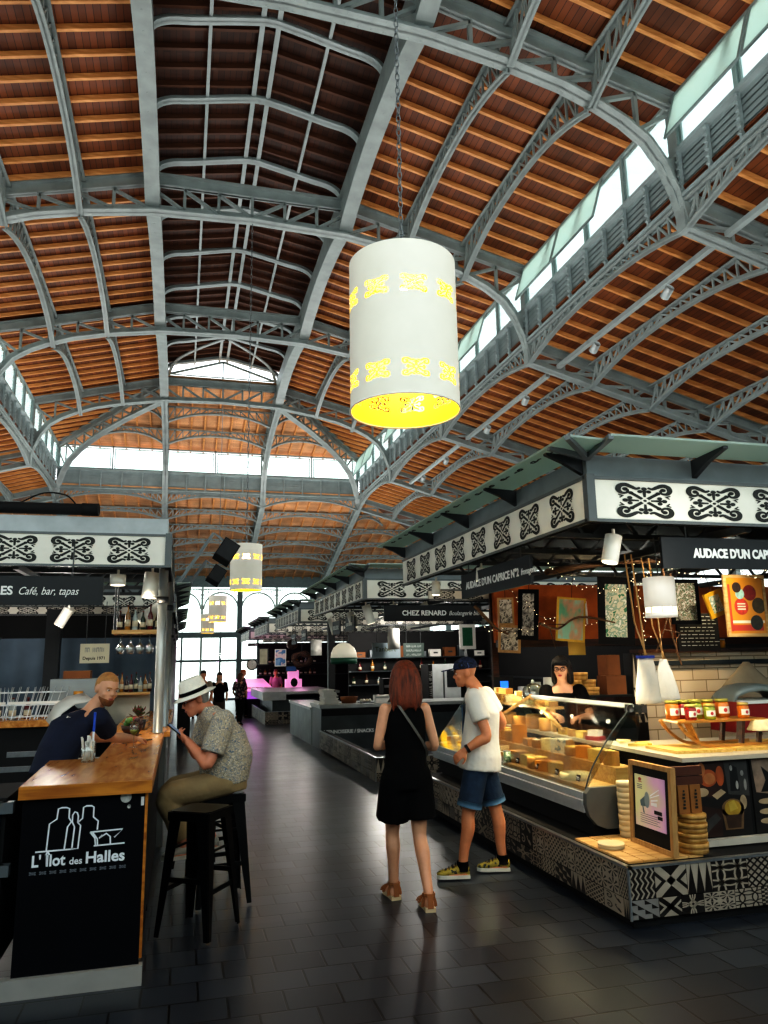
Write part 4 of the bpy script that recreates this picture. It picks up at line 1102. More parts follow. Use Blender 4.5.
# local: x toward -Y.. build in the plane x=0, facing -x
def fr(m,y0,y1,z0,z1,x0,x1): m.box(x0,x1,y0,y1,z0,z1)
FRW=wood('frame_wood','#a07848','#c49a64',4,(8,8,1),.5)
m=MB().use(FRW); w_=.25; h_=.565
fr(m,-w_,w_,0,.032,-.02,.02); fr(m,-w_,w_,h_-.032,h_,-.02,.02); fr(m,-w_,-w_+.032,.032,h_-.032,-.02,.02); fr(m,w_-.032,w_,.032,h_-.032,-.02,.02); m.build('frame',None,t)
m=MB().use(MATTE); fr(m,-w_+.032,w_-.032,.032,h_-.032,-.005,.012); m.build('panel',None,t)
def grad_mat():
    m,nt,b=_mat('screen_gradient'); tc=nt.nodes.new('ShaderNodeTexCoord'); sp=nt.nodes.new('ShaderNodeSeparateXYZ'); nt.links.new(tc.outputs['Object'],sp.inputs[0])
    n=nt.nodes.new('ShaderNodeTexNoise'); n.inputs['Scale'].default_value=4; nt.links.new(tc.outputs['Object'],n.inputs['Vector'])
    ma=nt.nodes.new('ShaderNodeMath'); ma.operation='ADD'; ma.inputs[1].default_value=-.15; nt.links.new(n.outputs['Fac'],ma.inputs[0])
    m2=nt.nodes.new('ShaderNodeMath'); m2.operation='MULTIPLY_ADD'; m2.inputs[1].default_value=-1.3; nt.links.new(sp.outputs['Y'],m2.inputs[0]); nt.links.new(ma.outputs[0],m2.inputs[2])
    cr=nt.nodes.new('ShaderNodeValToRGB'); e=cr.color_ramp.elements; e[0].color=(*hexc('#cfcb98'),1); e[1].color=(*hexc('#a27fb8'),1); e[0].position=.1;e[1].position=.75
    k=e.new(.45); k.color=(*hexc('#d3a6c4'),1)
    nt.links.new(m2.outputs[0],cr.inputs['Fac']); nt.links.new(cr.outputs['Color'],b.inputs['Base Color']); nt.links.new(cr.outputs['Color'],b.inputs['Emission Color']); b.inputs['Emission Strength'].default_value=.12; return m
m=MB().use(grad_mat()); fr(m,-.165,.19,.13,.475,-.009,-.004); disp=m.build('display',None,t)
y0=-.0095
def sp_(name,col,polys):
    m=MB().use(mat('scr_'+col,col,.5,0,.05))
    for P in polys: m.poly([(-.0098,-a,b) for a,b in P])
    m.build(name,None,disp)
# megaphone (a, b): a grows to the reader's right
ci=lambda cx,cz,rx,rz,n=16:[(cx+rx*math.cos(2*PI*j/n),cz+rz*math.sin(2*PI*j/n)) for j in range(n)]
sp_('megaphone','#5f7178',[[(-.13,.30),(-.06,.345),(-.05,.27),(-.12,.265)],[(-.105,.27),(-.09,.265),(-.075,.22),(-.095,.225)]])
m=MB().use(mat('scr_bell','#8b9aa0',.5,0,.1)); m.poly([(-.0102,-a,b) for a,b in ci(-.045,.315,.03,.055)]); m.build('megaphone_bell',None,disp)
sp_('speed_lines','#f4f2f4',[[(-.01,.34),(.10,.40),(.10,.405),(-.01,.35)],[(-.01,.33),(.10,.365),(.10,.372),(-.01,.336)],[(-.0,.31),(.08,.325),(.08,.335),(0,.32)],[(.0,.285),(.07,.285),(.07,.31),(.0,.305)]])
sp_('logo','#a8423c',[ci(-.125,.445,.02,.012),[(-.15,.425),(-.1,.425),(-.1,.43),(-.15,.43)]])
sp_('text_line','#6c6a70',[[(-.16,.405-.012*i),(-.10,.405-.012*i),(-.10,.411-.012*i),(-.16,.411-.012*i)] for i in range(3)])
sp_('text_line','#6c6a70',[[(-.13,.215-.014*i),(.10-.03*(i%2),.215-.014*i),(.10-.03*(i%2),.219-.014*i),(-.13,.219-.014*i)] for i in range(5)])
sp_('black_tag','#121214',[[(.035,.235),(.125,.235),(.125,.26),(.035,.26)],[(.075,.205),(.13,.205),(.13,.228),(.075,.228)]])
t.rotation_euler=(0,.05,0)
# round wooden boxes and packets beside the screen
BOXW=wood('round_box_wood','#a87a3a','#d3a960',5,(3,3,1),.5)
def rbox(label,x,y,z,r,h,group=None,mt=None):
    t=thing('round_cheese_box',label,'box',(x,y,z),random.random(),group)
    m=MB().use(mt or BOXW); m.lathe([(r*.98,0),(r*.98,h*.62),(r*.98,h*.62)],n=28); m.build('box_base',None,t)
    m=MB().use(mt or BOXW); m.lathe([(r*1.02,h*.5),(r*1.03,h*.99),(r*1.0,h),(1e-4,h)],n=28); m.build('lid',None,t)
for k,(r,h) in enumerate(((.105,.065),(.10,.06),(.10,.062),(.095,.055))):
    rbox('round wooden cheese box right of the screen, '+('bottom','second from bottom','third from bottom','top')[k]+' of the stack',3.415+.004*k,4.74,.402+sum((.065,.06,.062,.055)[:k])+.001*k,r,h,'stack of round boxes right of the screen')
for k in range(2):
    t=thing('paper_packet','brown packet with black lettering, '+('left','right')[k]+' one on the round boxes','packet',(3.36+.095*k,4.74,.65))
    m=MB().use(mat('kraft','#8a5a28',.7,0,.15)); m.box(-.042,.042,-.03,.03,0,.185); m.build('wrapper',None,t)
    m=MB().use(ORN); 
    for i in range(6): m.box(-.012+.004*(i%3),.012-.003*(i%2),-.032,-.0305,.03+.022*i,.045+.022*i)
    m.build('print',None,t)
t=thing('wooden_crate','dark brown wooden crate end standing above the packets under the worktop','crate',(3.41,4.74,.8352))
m=MB().use(mat('dark_crate','#4a2412',.7,0,.2)); m.box(-.12,.12,-.02,.02,0,.055); m.box(-.12,.12,-.02,.02,.062,.12); m.build('slat_end',None,t)
CRB=mat('cream_box','#d8c49a',.6,0,.1)
for k in range(5):
    rbox('cream round cheese box left of the screen, '+('bottom','second from bottom','third from bottom','fourth from bottom','top')[k]+' of its stack',3.262,5.27,.402+.078*k,.065,.076,'cream boxes left of the screen',CRB)
rbox('flat pale round box lying on the board at the foot of the cream stack',2.96,5.02,.402,.09,.03,None,CRB)
# ---- cheeses
CH={'yellow':mat('cheese_yellow','#f0cf70',.5,0,.1,18),'pale':mat('cheese_pale','#efdfa6',.5,0,.08,18),'orange':mat('cheese_orange','#e0902a',.5,0,.12,14),'white':mat('cheese_white','#efe9d8',.6,0,.06,20),'brown':mat('cheese_rind','#c08a4a',.7,0,.2,20),'gold':mat('cheese_gold','#e8bb52',.5,0,.14,16),'blue':voro('cheese_blue',['#efe6cc','#e6dcc0','#7f8f98'],26,.6)}
RIND=mat('rind_tan','#b5813f',.7,0,.2,18)
def cheese(kind,col,label,loc,rz=0,s=1,h=.08,group=None):
    t=thing('cheese',label,'cheese',loc,rz,group); c=CH[col]
    if kind=='wheel':
        m=MB().use(RIND if col!='pale' else CH['pale']); m.lathe([(s*.96,0),(s,h*.15),(s,h*.85),(s*.96,h)],n=32); m.build('rind',None,t)
        m=MB().use(c); m.lathe([(s*.95,h*.9),(s*.95,h+.002),(1e-4,h+.003)],n=32); m.build('top_face',None,t)
    elif kind=='wedge':
        P=[(0,0)]+[(s*math.cos(a),s*math.sin(a)) for a in [(-.38+.76*i/6) for i in range(7)]]
        m=MB().use(c); m.slab([(x-s*.5,y,0) for x,y in P],(0,0,h)); m.build('paste',None,t)
        m=MB().use(RIND); m.slab([(x*1.01-s*.5,y*1.01,0) for x,y in P[1:]]+[(x*.96-s*.5,y*.96,0) for x,y in P[:0:-1]],(0,0,h+.001)); m.build('rind',None,t)
    elif kind=='block':
        m=MB().use(c); a=s*.5;b=s*.34; m.slab([(-a,-b,0),(a*.95,-b,0),(a,-b*.9,0),(a,b,0),(-a*.9,b,0),(-a,b*.85,0)],(0,0,h)); m.build('paste',None,t)
        m=MB().use(RIND); m.box(-a-.003,-a,-b,b,0,h); m.build('rind',None,t)
    elif kind=='half':
        P=[(s*math.cos(PI*i/14),s*math.sin(PI*i/14)) for i in range(15)]
        m=MB().use(c); m.slab([(x,y,0) for x,y in P],(0,0,h)); m.build('paste',None,t)
        m=MB().use(RIND); m.slab([(x*1.02,y*1.02,0) for x,y in P]+[(x,y,0) for x,y in P[::-1]],(0,0,h+.002)); m.build('rind',None,t)
    return t
def tagcard(loc,label,rz=-PI/2,dark=True):
    t=thing('price_tag',label,'price tag',loc,rz,'price tags in the cheese case')
    m=MB().use(MATTE if dark else WHITE); m.slab([(-.03,0,.02),(.03,0,.02),(.03,.012,.065),(-.03,.012,.065)],(0,.003,0)); m.build('card',None,t)
    m=MB().use(LET); 
    for i in range(2): m.box(-.02,.018-.008*i,-.002,.0,.032+.014*i,.038+.014*i)
    b=m.build('chalk_figures',None,t); b.location=(0,.004,0)
    m=MB().use(CHROME); m.tube([(0,.004,0),(0,.004,.025)],.002,5); m.build('pin',None,t)
cheese('wheel','pale','large flat pale cheese wheel at the near end of the glass case',(3.165,5.85,.732),0,.125,.05)
kinds=['block','wedge','half','block','wedge','wheel']; cols=['gold','yellow','pale','orange','brown','blue','yellow','white']
rg=random.Random(11)
cname={'gold':'golden','yellow':'yellow','pale':'pale cream','orange':'orange','brown':'brown rind','blue':'blue veined','white':'white'}
kname={'block':'cheese block','wedge':'cheese wedge','half':'half round of cheese','wheel':'small round cheese'}
y=6.12;k=0
while y<8.85:
    kd=kinds[(k*5+1)%6];c=cols[(k*3)%8]
    cheese(kd,c,cname[c]+' '+kname[kd]+', front row of the case, '+ORD[k+1]+' from near end',(3.16,y,.732),rg.uniform(-.6,.6)+PI/2,.185 if kd in('block','wedge') else .095,rg.uniform(.06,.12),'cheeses in the front row of the case')
    y+=.2; k+=1
y=5.6;k=0
while y<8.85:
    kd=kinds[(k*7+2)%6];c=cols[(k*5+1)%8]
    if k==8: kd,c='wedge','orange'
    cheese(kd,c,cname[c]+' '+kname[kd]+', rear deck of the case, '+ORD[k]+' from near end',(3.385,y,.862),rg.uniform(-.4,.4)+PI/2,.18 if kd in('block','wedge') else .085,rg.uniform(.06,.12) if k!=8 else .18,'cheeses on the rear deck of the case')
    y+=.215; k+=1
for k,yy in enumerate((5.62,5.98,6.35,6.75,7.15,7.6,8.05)):
    tagcard((3.06,yy,.732),'small dark price tag in the case, '+ORD[k]+' from the near end')
# tins between the cheeses
for k,(yy,xx,cc,nm) in enumerate(((7.42,3.22,'#6f97b4','blue and white'),(7.28,3.08,'#b9b87a','patterned cream'),(6.98,3.07,'#8fae86','green and white'))):
    t=thing('tin',nm+' tin standing among the cheeses in the case','tin',(xx,yy,.732+(.0)))
    m=MB().use(voro('tin_'+str(k),['#e9e3c4',cc,'#5a6a4a'],40,.4)); m.lathe([(.038,0),(.038,.1)],n=20); m.build('can',None,t); m=MB().use(CHROME); m.lathe([(.039,.1),(.039,.106),(1e-4,.106)],n=20); m.build('lid',None,t)
# upper shelf with cheeses and glass dome
t=thing('cheese_shelf','pale wooden shelf raised above the case with stacked cheeses','shelf')
m=MB().use(PALEW); m.box(3.46,3.66,6.9,8.5,1.21,1.235); m.build('board',None,t)
for yy in (6.95,8.45):
    m=MB().use(PALEW); m.box(3.54,3.58,yy-.02,yy+.02,.995,1.21); m.build('support',None,t)
k=0
for yy,z,kd,c,s,h in ((6.98,1.236,'block','yellow',.14,.05),(7.12,1.236,'wheel','gold',.10,.055),(7.36,1.236,'wheel','pale',.12,.05),(7.68,1.236,'block','yellow',.15,.07),(7.86,1.236,'wedge','pale',.16,.08),(8.05,1.236,'block','gold',.15,.08),(8.24,1.236,'block','yellow',.16,.09),(8.40,1.236,'wedge','gold',.15,.09),(7.70,1.308,'block','pale',.13,.05),(8.06,1.318,'block','yellow',.14,.06),(8.25,1.328,'block','pale',.13,.05)):
    cheese(kd,c,cname[c]+' '+kname[kd]+' '+('stacked high' if k>7 else 'lying')+' on the raised shelf, '+ORD[k]+' along it',(3.56,yy,z),PI/2+rg.uniform(-.3,.3),s,h,'cheeses on the raised shelf'); k+=1
for k,(yy,c,s,h) in enumerate(((7.08,'gold',.11,.12),(7.36,'yellow',.12,.14),(7.68,'gold',.12,.1),(8.0,'brown',.13,.12),(8.3,'gold',.12,.13))):
    cheese('wheel',c,cname[c]+' cheese wheel beneath the raised shelf, '+ORD[k]+' from the near end',(3.55,yy,.996),0,s*.7,h,'cheese wheels beneath the raised shelf')
t=thing('glass_dome','clear glass cheese dome with a knob on the raised shelf','glass dome',(3.56,7.36,1.292))
m=MB().use(glass('dome_glass',(.9,.94,.92),.22)); m.lathe([(.115,0),(.117,.05),(.108,.10),(.08,.135),(.04,.155),(.012,.16)],n=32); m.build('dome',None,t)
m=MB().use(mat('glass_knob','#c9d2cc',.1,0,.05)); m.ell((0,0,.178),.017,.017,.018); m.build('knob',None,t)
# near corner of the worktop
BOARDW=wood('cutting_board','#c79a44','#e6c274',4,(10,1,10),.5)
for k,(x0,x1,y0,y1,lab) in enumerate(((3.56,4.02,5.02,5.42,'left'),(4.06,4.62,5.0,5.45,'middle'),(4.66,5.3,5.0,5.45,'right'))):
    t=thing('cutting_board','long pale wooden board on the worktop corner, '+lab+' one','wooden board'); 
    m=MB().use(BOARDW); m.slab([(x0,y0,.997),(x1,y0-.03,.997),(x1,y1,.997),(x0,y1,.997)],(0,0,.022)); m.build('plank',None,t)
for k,(x,y) in enumerate(((3.60,5.6),(3.62,5.85),(3.70,5.62))):
    cheese('wedge',('yellow','pale','gold')[k],('yellow','pale','golden')[k]+' flat slice of cheese beside the hinge on the worktop',(x,y,.997),.8*k,.16,.02)
for k,(y,kd,c) in enumerate(((6.32,'block','yellow'),(6.50,'half','pale'),(6.66,'wedge','gold'))):
    cheese(kd,c,cname[c]+' '+kname[kd]+' beyond the red price box, '+ORD[k]+' from it',(3.53,y,.997),PI/2,.13 if kd!='half' else .055,.06)
t=thing('price_stand','red and white price box on the worktop edge','price box',(3.53,6.12,.997),-PI/2+.4)
m=MB().use(mat('price_red','#c4221c',.5,0,.06)); m.box(-.07,.07,-.05,.05,0,.035); m.build('base',None,t); m=MB().use(WHITE); m.slab([(-.055,-.04,.035),(.055,-.04,.035),(.055,.03,.035),(-.055,.03,.035)],(0,.01,.05)); m.build('card',None,t)
# sled with jam jars
t=thing('wooden_sled','small wooden sled used as a jar stand with curved runners','sled',(4.05,5.22,1.02),0)
for yy in (-.11,.11):
    pts=crom([(-.40,yy,.195),(-.32,yy,.10),(-.20,yy,.025),(-.05,yy,.010),(.15,yy,.010),(.40,yy,.014)],5)
    m=MB().use(wood('sled_wood','#9c6526','#c98e42',4,(1,8,8),.4))
    for p,q in zip(pts,pts[1:]): m.bar(p,q,.022,.02)
    m.build('runner',None,t)
m=MB().use(MATS['sled_wood']); m.slab([(-.42,-.14,.185),(.38,-.13,.185),(.38,.13,.185),(-.36,.14,.185)],(0,0,.016)); m.build('seat_board',None,t)
for xx in (.18,.34):
    for yy in (-.11,.11):
        m=MB().use(DARKW); m.bar((xx-.03,yy,.02),(xx,yy,.185),.03,.03); m.build('upright',None,t)
m=MB().use(MATS['sled_wood']); m.bar((-.24,-.09,.05),(-.30,-.09,.185),.08,.012); m.build('slat',None,t)
t=thing('lace_cloth','cream crocheted lace edge hanging over the sled end','lace',(4.40,5.10,1.17))
m=MB().use(mat('lace','#e3d3a8',.8,0,.15,30)); m.smooth=True
rings=[]
for i in range(5):
    z=.04-.02*i; rings.append([Vector(((.075+.012*i*(1 if j%2 else .5))*math.cos(2*PI*j/24),(.065+.010*i*(1 if j%2 else .5))*math.sin(2*PI*j/24),z)) for j in range(24)])
m.loft(rings,caps=True); m.build('lace_edge',None,t)
JC=[('amber','#b3651c'),('dark red','#7a1512'),('green','#7d8a2a'),('orange','#c06a18')]
def jar(label,x,y,z,c,lid,s=1):
    t=thing('jam_jar',label,'jar',(x,y,z),rg.uniform(-.3,.3),'jam jars on the wooden sled')
    m=MB().use(mat('jam_'+c[0].replace(' ','_'),c[1],.15,0,.2,30)); m.lathe([(.034*s,0),(.038*s,.008),(.038*s,.075*s),(.032*s,.085*s)],n=20); m.build('glass_body',None,t)
    m=MB().use(mat('lid_'+lid.strip('#'),lid,.4,.3,.1)); m.lathe([(.036*s,.085*s),(.036*s,.102*s),(1e-4,.103*s)],n=20); m.build('lid',None,t)
    m=MB().use(mat('jar_label','#e9e2cf',.6,0,.05)); n=8; r=.0385*s
    P=[(r*math.sin(-.95+1.9*i/n),-r*math.cos(-.95+1.9*i/n)) for i in range(n+1)]
    m.add([(a,b,.022*s) for a,b in P]+[(a,b,.06*s) for a,b in P],[(i,i+1,n+2+i,n+1+i) for i in range(n)]); l=m.build('label',None,t)
    m=MB().use(mat('label_mark','#b5363a',.6,0,.1)); m.ell((0,-r-.0006,.041*s),.011*s,.0012,.012*s,10,6); m.build('label_mark',None,l)
xs=[3.74,3.84,3.95,4.06,4.20]
for k,x in enumerate(xs): jar(('tall jam jar with '+JC[k%4][0]+' contents in the back row, '+ORD[k]+' from the left'),x,5.29,1.222,JC[k%4],'#8f8a3c',1.4)
for k,x in enumerate((3.80,3.97,4.28)): jar(('short jam jar with '+JC[(k+1)%4][0]+' contents in the front row, '+ORD[k]+' from the left'),x,5.15,1.222,JC[(k+1)%4],'#b9a25a',1.15)
# back of the stall
def brick_wall_mat():
    m,nt,b=_mat('cream_tile_wall'); tc=nt.nodes.new('ShaderNodeTexCoord'); mp=nt.nodes.new('ShaderNodeMapping'); mp.inputs['Rotation'].default_value=(PI/2,0,0); nt.links.new(tc.outputs['Object'],mp.inputs['Vector'])
    br=nt.nodes.new('ShaderNodeTexBrick'); br.inputs['Scale'].default_value=1; br.inputs['Brick Width'].default_value=.34; br.inputs['Row Height'].default_value=.13; br.inputs['Mortar Size'].default_value=.006
    br.inputs['Color1'].default_value=(*hexc('#d9c7ad'),1); br.inputs['Color2'].default_value=(*hexc('#c9b498'),1); br.inputs['Mortar'].default_value=(*hexc('#8a7458'),1)
    nt.links.new(mp.outputs['Vector'],br.inputs['Vector']); nt.links.new(br.outputs['Color'],b.inputs['Base Color']); b.inputs['Roughness'].default_value=.35; return m
t=thing('tiled_back_wall','cream tiled partition behind the hanging cloth bags, lit warm','partition')
m=MB().use(brick_wall_mat()); m.box(4.95,8.1,7.5,7.6,0,1.74); m.build('tiles',None,t)
m=MB().use(DKSTEEL); m.box(4.95,8.1,7.46,7.49,1.60,1.65); m.build('hook_rail',None,t)
m=MB().use(DARKW); m.box(4.9,8.1,7.44,7.62,1.74,1.78); m.build('cap_board',None,t)
m=MB(); tiled_face(m,(4.80,7.44,1.0),(1,0,0),(0,-1,0),.15,.74,(.37,.37),77,(.15,.15)); m.use(TDARK); m.box(4.80,4.95,7.445,7.6,0,1.74); m.build('patterned_pillar',None,t)
RUST=mat('rust_orange_panel','#b0581a',.7,0,.35,3,.3,60)
t=thing('rust_back_panel','rust orange panelling behind the hung pictures','panel')
m=MB().use(RUST); m.box(3.75,8.1,8.72,8.78,1.9,2.62); m.build('panel',None,t)
m=MB().use(DARKW); m.box(3.75,8.1,8.66,8.72,1.84,1.93); m.build('ledge',None,t)
for x in (3.8,8.05): m=MB().use(DARKW); m.box(x-.04,x+.04,8.86,8.92,fz(8.9)-.01,2.6); m.build('post',None,t)
t=thing('back_cabinet','dark back cabinet behind the shopkeeper','cabinet')
m=MB().use(MATTE); m.box(3.55,8.1,8.3,8.85,-.04,1.2); m.build('body',None,t)
m=MB().use(DKSTEEL); m.box(3.53,8.1,8.26,8.85,1.2,1.23); m.build('top',None,t)
for k in range(4):
    m=MB().use(CHAR); m.box(4.05+k*1.0,4.98+k*1.0,8.27,8.295,.1,1.12); m.build('door',None,t)
t=thing('glass_cabinet','dark glass fronted cold cabinet to the right of the shopkeeper','cabinet')
m=MB().use(MATTE); m.box(4.02,4.78,7.42,7.75,0,1.30); m.build('body',None,t); m=MB().use(GLASSG); m.box(4.04,4.76,7.40,7.415,.95,1.28); m.build('glass_door',None,t)
for k,(dx,dz,r) in enumerate(((.10,0,.09),(.29,0,.10),(.10,.085,.085),(.27,.085,.085),(.17,.17,.09))):
    rbox('pale round wooden box on the cold cabinet, '+('bottom left','bottom right','middle left','middle right','top')[k]+' of the pile',4.07+dx,7.6,1.302+dz*.95,r,.08,'round boxes on the cold cabinet')
KR=mat('cardboard_brown','#7a4a26',.8,0,.15)
for k,(x,z,w,h) in enumerate(((4.62,1.302,.24,.2),(4.60,1.505,.16,.22))):
    t=thing('cardboard_box','brown cardboard box on the cold cabinet, '+('lower' if k==0 else 'upper')+' one','box',(x,7.58,z))
    m=MB().use(KR); m.box(-w/2,w/2,-.1,.1,0,h); m.build('carton',None,t); m=MB().use(mat('tape_tan','#b08a58',.4,0,.05)); m.box(-w/2-.001,w/2+.001,-.02,.02,h,h+.001); m.build('tape',None,t)
t=thing('cash_register','black till with a small blue screen behind the man in white','till',(3.74,8.5,1.232)); m=MB().use(MATTE); m.box(-.13,.13,-.1,.12,0,.10); m.box(-.12,.12,.0,.03,.10,.26); m.build('body',None,t); m=MB().use(mat('blue_screen','#1c50b0',.3,0,.1,emit='#2a70e8',estr=1.2)); m.box(-.05,.05,-.004,.0,.13,.21); m.build('screen',None,t)
WARE=(('white kitchen scale beside the till','#c9ccc8'),('steel jug on the back cabinet','#8f9696'),('white tub on the back cabinet left of the shopkeeper','#d0cfc6'),('grey bin on the back cabinet','#6f7674'),('cream crock on the back cabinet, right of the shopkeeper','#c9bfa6'))
for k,(lb,c) in enumerate(WARE):
    t=thing('kitchen_vessel',lb,'container',(3.98+.17*k,8.5,1.232)); m=MB().use(mat('ware_'+str(k),c,.4,.1,.08)); h=.14+.05*(k%3); m.lathe([(.05,0),(.065,h*.4),(.06,h),(.05,h),(1e-4,h*.9)],n=18); m.build('vessel',None,t); m=MB().use(DKSTEEL); m.tube([(.06,0,h*.3),(.10,0,h*.5),(.06,0,h*.75)],.006,6); m.build('handle',None,t)
# cloth bags
CLOTH=mat('cloth_bag_white','#e6e0d2',.85,0,.06,5,.35,22)
for k,(x,y,rz,w,h) in enumerate(((3.98,5.95,.1,.27,.40),(4.30,6.15,-.15,.27,.38))):
    t=thing('cloth_bag','white cloth bag hanging from the stall frame, '+('left one with blue top edge' if k==0 else 'right one, plain and creased'),'bag',(x,y,1.30),rz)
    m=MB().use(CLOTH); m.smooth=True; rings=[]
    for i in range(9):
        v=i/8; ww=w/2*(1.0-.42*v**1.5) if k==0 else w/2*(1-.75*v**1.3); dd=.035*math.sin(PI*min(1,v+.12))**.6+.006
        rings.append([Vector((ww*math.cos(a)*(1+.05*math.sin(5*a+3*v)),dd*math.sin(a)*(1+.25*math.sin(3*a+4*v)),h*v)) for a in [2*PI*j/20 for j in range(20)]])
    m.loft(rings); m.build('cloth',None,t)
    if k==0: m=MB().use(mat('blue_band','#22388f',.7,0,.1)); m.box(-.085,.085,-.022,.022,h-.01,h+.015); m.build('blue_hem',None,t)
    m=MB().use(MATS['tape_tan']); m.tube([(0,0,h),(-.01,.01,h+.35),(-.05,.02,2.62-1.30)],.008,6); m.build('strap',None,t)
    m=MB().use(MATS['tape_tan']); m.tube([(.02,0,h),(-.06,.03,h+.3),(-.12,.02,2.62-1.30)],.008,6); m.build('strap',None,t)
# slicer and cloth on the right
t=thing('slicing_machine','red based slicing machine with grey cover at the right edge','slicer',(5.35,6.35,.99))
m=MB().use(mat('slicer_red','#8e1414',.35,0,.1)); m.box(-.3,.35,-.2,.2,0,.28); m.build('base',None,t)
m=MB().use(mat('slicer_grey','#8f9794',.35,.2,.08)); m.smooth=True; rings=[]
for i in range(7):
    a=PI*i/6; rings.append([Vector((-.3+.32*(1-math.cos(a)),-.18+.36*j/9,.28+.16*math.sin(a)*(1 if 0<j<9 else .6))) for j in range(10)])
m.loft(rings); m.build('cover',None,t)
m=MB().use(WHITE); m.box(-.28,.34,-.22,.2,.26,.29); m.build('tray',None,t)
t=thing('dust_cloth','beige cloth draped into a peak behind the slicer','cloth',(5.75,6.8,.99)); m=MB().use(mat('beige_cloth','#a5947c',.9,0,.1,6,.3,20)); m.smooth=True
rings=[[Vector((r*1.25*math.cos(2*PI*j/22)*(1+.1*math.sin(4*2*PI*j/22)),r*.5*math.sin(2*PI*j/22),z)) for j in range(22)] for r,z in ((.34,.0),(.33,.3),(.24,.42),(.12,.54),(.03,.64))]
m.loft(rings); m.build('drape',None,t)
# hung pictures
GOLD=mat('frame_gold','#c79a2e',.4,.3,.15,20); FBLK=mat('frame_black','#070606',.7,0,.3,spec=.2)
PH1=voro('photo_collage',['#3b3a30','#a89a84','#5e6e50','#d8d2c4','#7a5a44'],26); PH2=voro('photo_green',['#2f6a4a','#5f9a78','#b98a6a','#8ab59a'],7,.5,(1,1,.5),True); PH3=voro('photo_grey',['#555250','#9a948c','#cfc9bf','#35322f'],18)
PH4=voro('photo_white_green',['#d8d6c8','#8aa08c','#c9c2a8','#3f7a5a'],16)
def pic(label,c,w,h,rz,ty,frame,photo,fw=.03,extra=None,hang=True):
    t=thing('picture_frame',label,'picture frame',c,0); t.rotation_euler=(0,ty,rz)
    m=MB().use(frame); m.box(-w/2,w/2,-.012,.012,-h/2,-h/2+fw); m.box(-w/2,w/2,-.012,.012,h/2-fw,h/2); m.box(-w/2,-w/2+fw,-.012,.012,-h/2+fw,h/2-fw); m.box(w/2-fw,w/2,-.012,.012,-h/2+fw,h/2-fw); m.build('frame',None,t)
    m=MB().use(photo); m.box(-w/2+fw,w/2-fw,-.006,.004,-h/2+fw,h/2-fw); m.build('picture',None,t)
    if hang: m=MB().use(MATTE); m.tube([(0,0,h/2),(0,0,h/2+.3)],.003,5); m.build('cord',None,t)
    return t
pic('small grey photo in pale frame, upper left of the hung pictures',(3.67,8.2,2.25),.19,.32,-.3,.0,FRW,PH3,.022)
pic('small photo of a dark figure in pale frame, lower left of the hung pictures',(3.70,8.2,1.93),.26,.32,-.3,.06,FRW,PH3,.03,None,False)
pic('narrow black framed photo strip hanging edge on',(3.86,8.0,2.2),.24,.58,-.75,.07,FBLK,PH3,.05)
pic('green picture in a tilted gold frame',(3.96,7.2,2.10),.30,.46,-.35,.10,GOLD,PH2,.022)
pic('large photo collage in an ornate wide black frame',(4.38,7.0,2.18),.37,.70,-.35,.05,FBLK,PH4,.075)
pic('dark framed collage photo half hidden behind the small white lamp',(5.0,6.7,2.25),.34,.46,0,0,FBLK,PH1,.04)
pic('small yellow frame hung crooked left of the orange poster',(5.05,6.3,2.2),.21,.25,0,-.32,mat('frame_yellow','#c9971c',.5,0,.15),PH4,.04)
t=thing('yellow_card','yellow paper card hung below the green picture','card',(4.12,7.4,1.83)); m=MB().use(mat('card_yellow','#c9a24a',.7,0,.1)); m.box(-.1,.1,-.004,.004,-.1,.1); o=m.build('sheet',None,t)
t=thing('white_plate','white disc ornament hung beside the gold frame','plate',(4.145,7.2,2.17),1.0); m=MB().use(WHITE); m.lathe([(.12,0),(.12,.01),(1e-4,.012)],n=28,M=Matrix.Rotation(PI/2,3,'X')); m.build('disc',None,t)
t=pic('orange poster with round food pictures in a wooden frame at the right',(5.14,6.0,2.16),.46,.58,0,0,PALEW,mat('poster_orange','#d98f22',.5,0,.1),.03)
for nm,c,cx,cz,r in (('round_picture','#7a1a12',.05,.12,.075),('round_picture','#c8402a',-.055,-.01,.078),('round_picture','#4a3a18',.14,.0,.075),('round_picture','#2e2a1c',.10,-.16,.07),('round_picture','#3a2a22',-.09,.17,.05),('teal_picture','#9fc4b4',-.06,.11,.05)):
    m=MB().use(mat('pos_'+c.strip('#'),c,.5,0,.3,30)); m.add([(cx+r*math.cos(2*PI*j/20),-.0075-.0005*abs(cx),cz+r*math.sin(2*PI*j/20)) for j in range(20)],[tuple(range(20))]); m.build(nm,None,t)
m=MB().use(mat('pos_red','#c4402a',.5,0,.1)); m.box(-.19,-.165,-.0072,-.0065,-.24,.2); m.box(-.165,.17,-.0072,-.0065,-.235,-.18); m.build('red_band',None,t)
m=MB().use(mat('pos_cream','#efe0c0',.5,0,.1)); m.box(-.165,.19,-.0072,-.0065,-.165,-.14)
for j in range(3): m.box(-.10,-.01,-.009,-.0085,-.04+.025*j,-.028+.025*j)
m.build('cream_band',None,t)
t=thing('menu_slate','black slate with chalk writing below the crooked yellow frame','slate',(5.35,7.0,1.95)); m=MB().use(MATTE); m.box(-.26,.26,-.01,.01,-.2,.2); m.build('slate',None,t); m=MB().use(EDGE); m.tube([(-.2,0,.2),(-.2,0,.70)],.004,5); m.build('cord',None,t)
m=MB().use(mat('chalk','#b9bdb9',.8,0,.1))
for i in range(9):
    x=-.22
    while x<.2:
        l=rg.uniform(.02,.07); m.box(x,x+l,-.012,-.0105,.16-.038*i,.166-.038*i); x+=l+.02
m.build('chalk_writing',None,t)
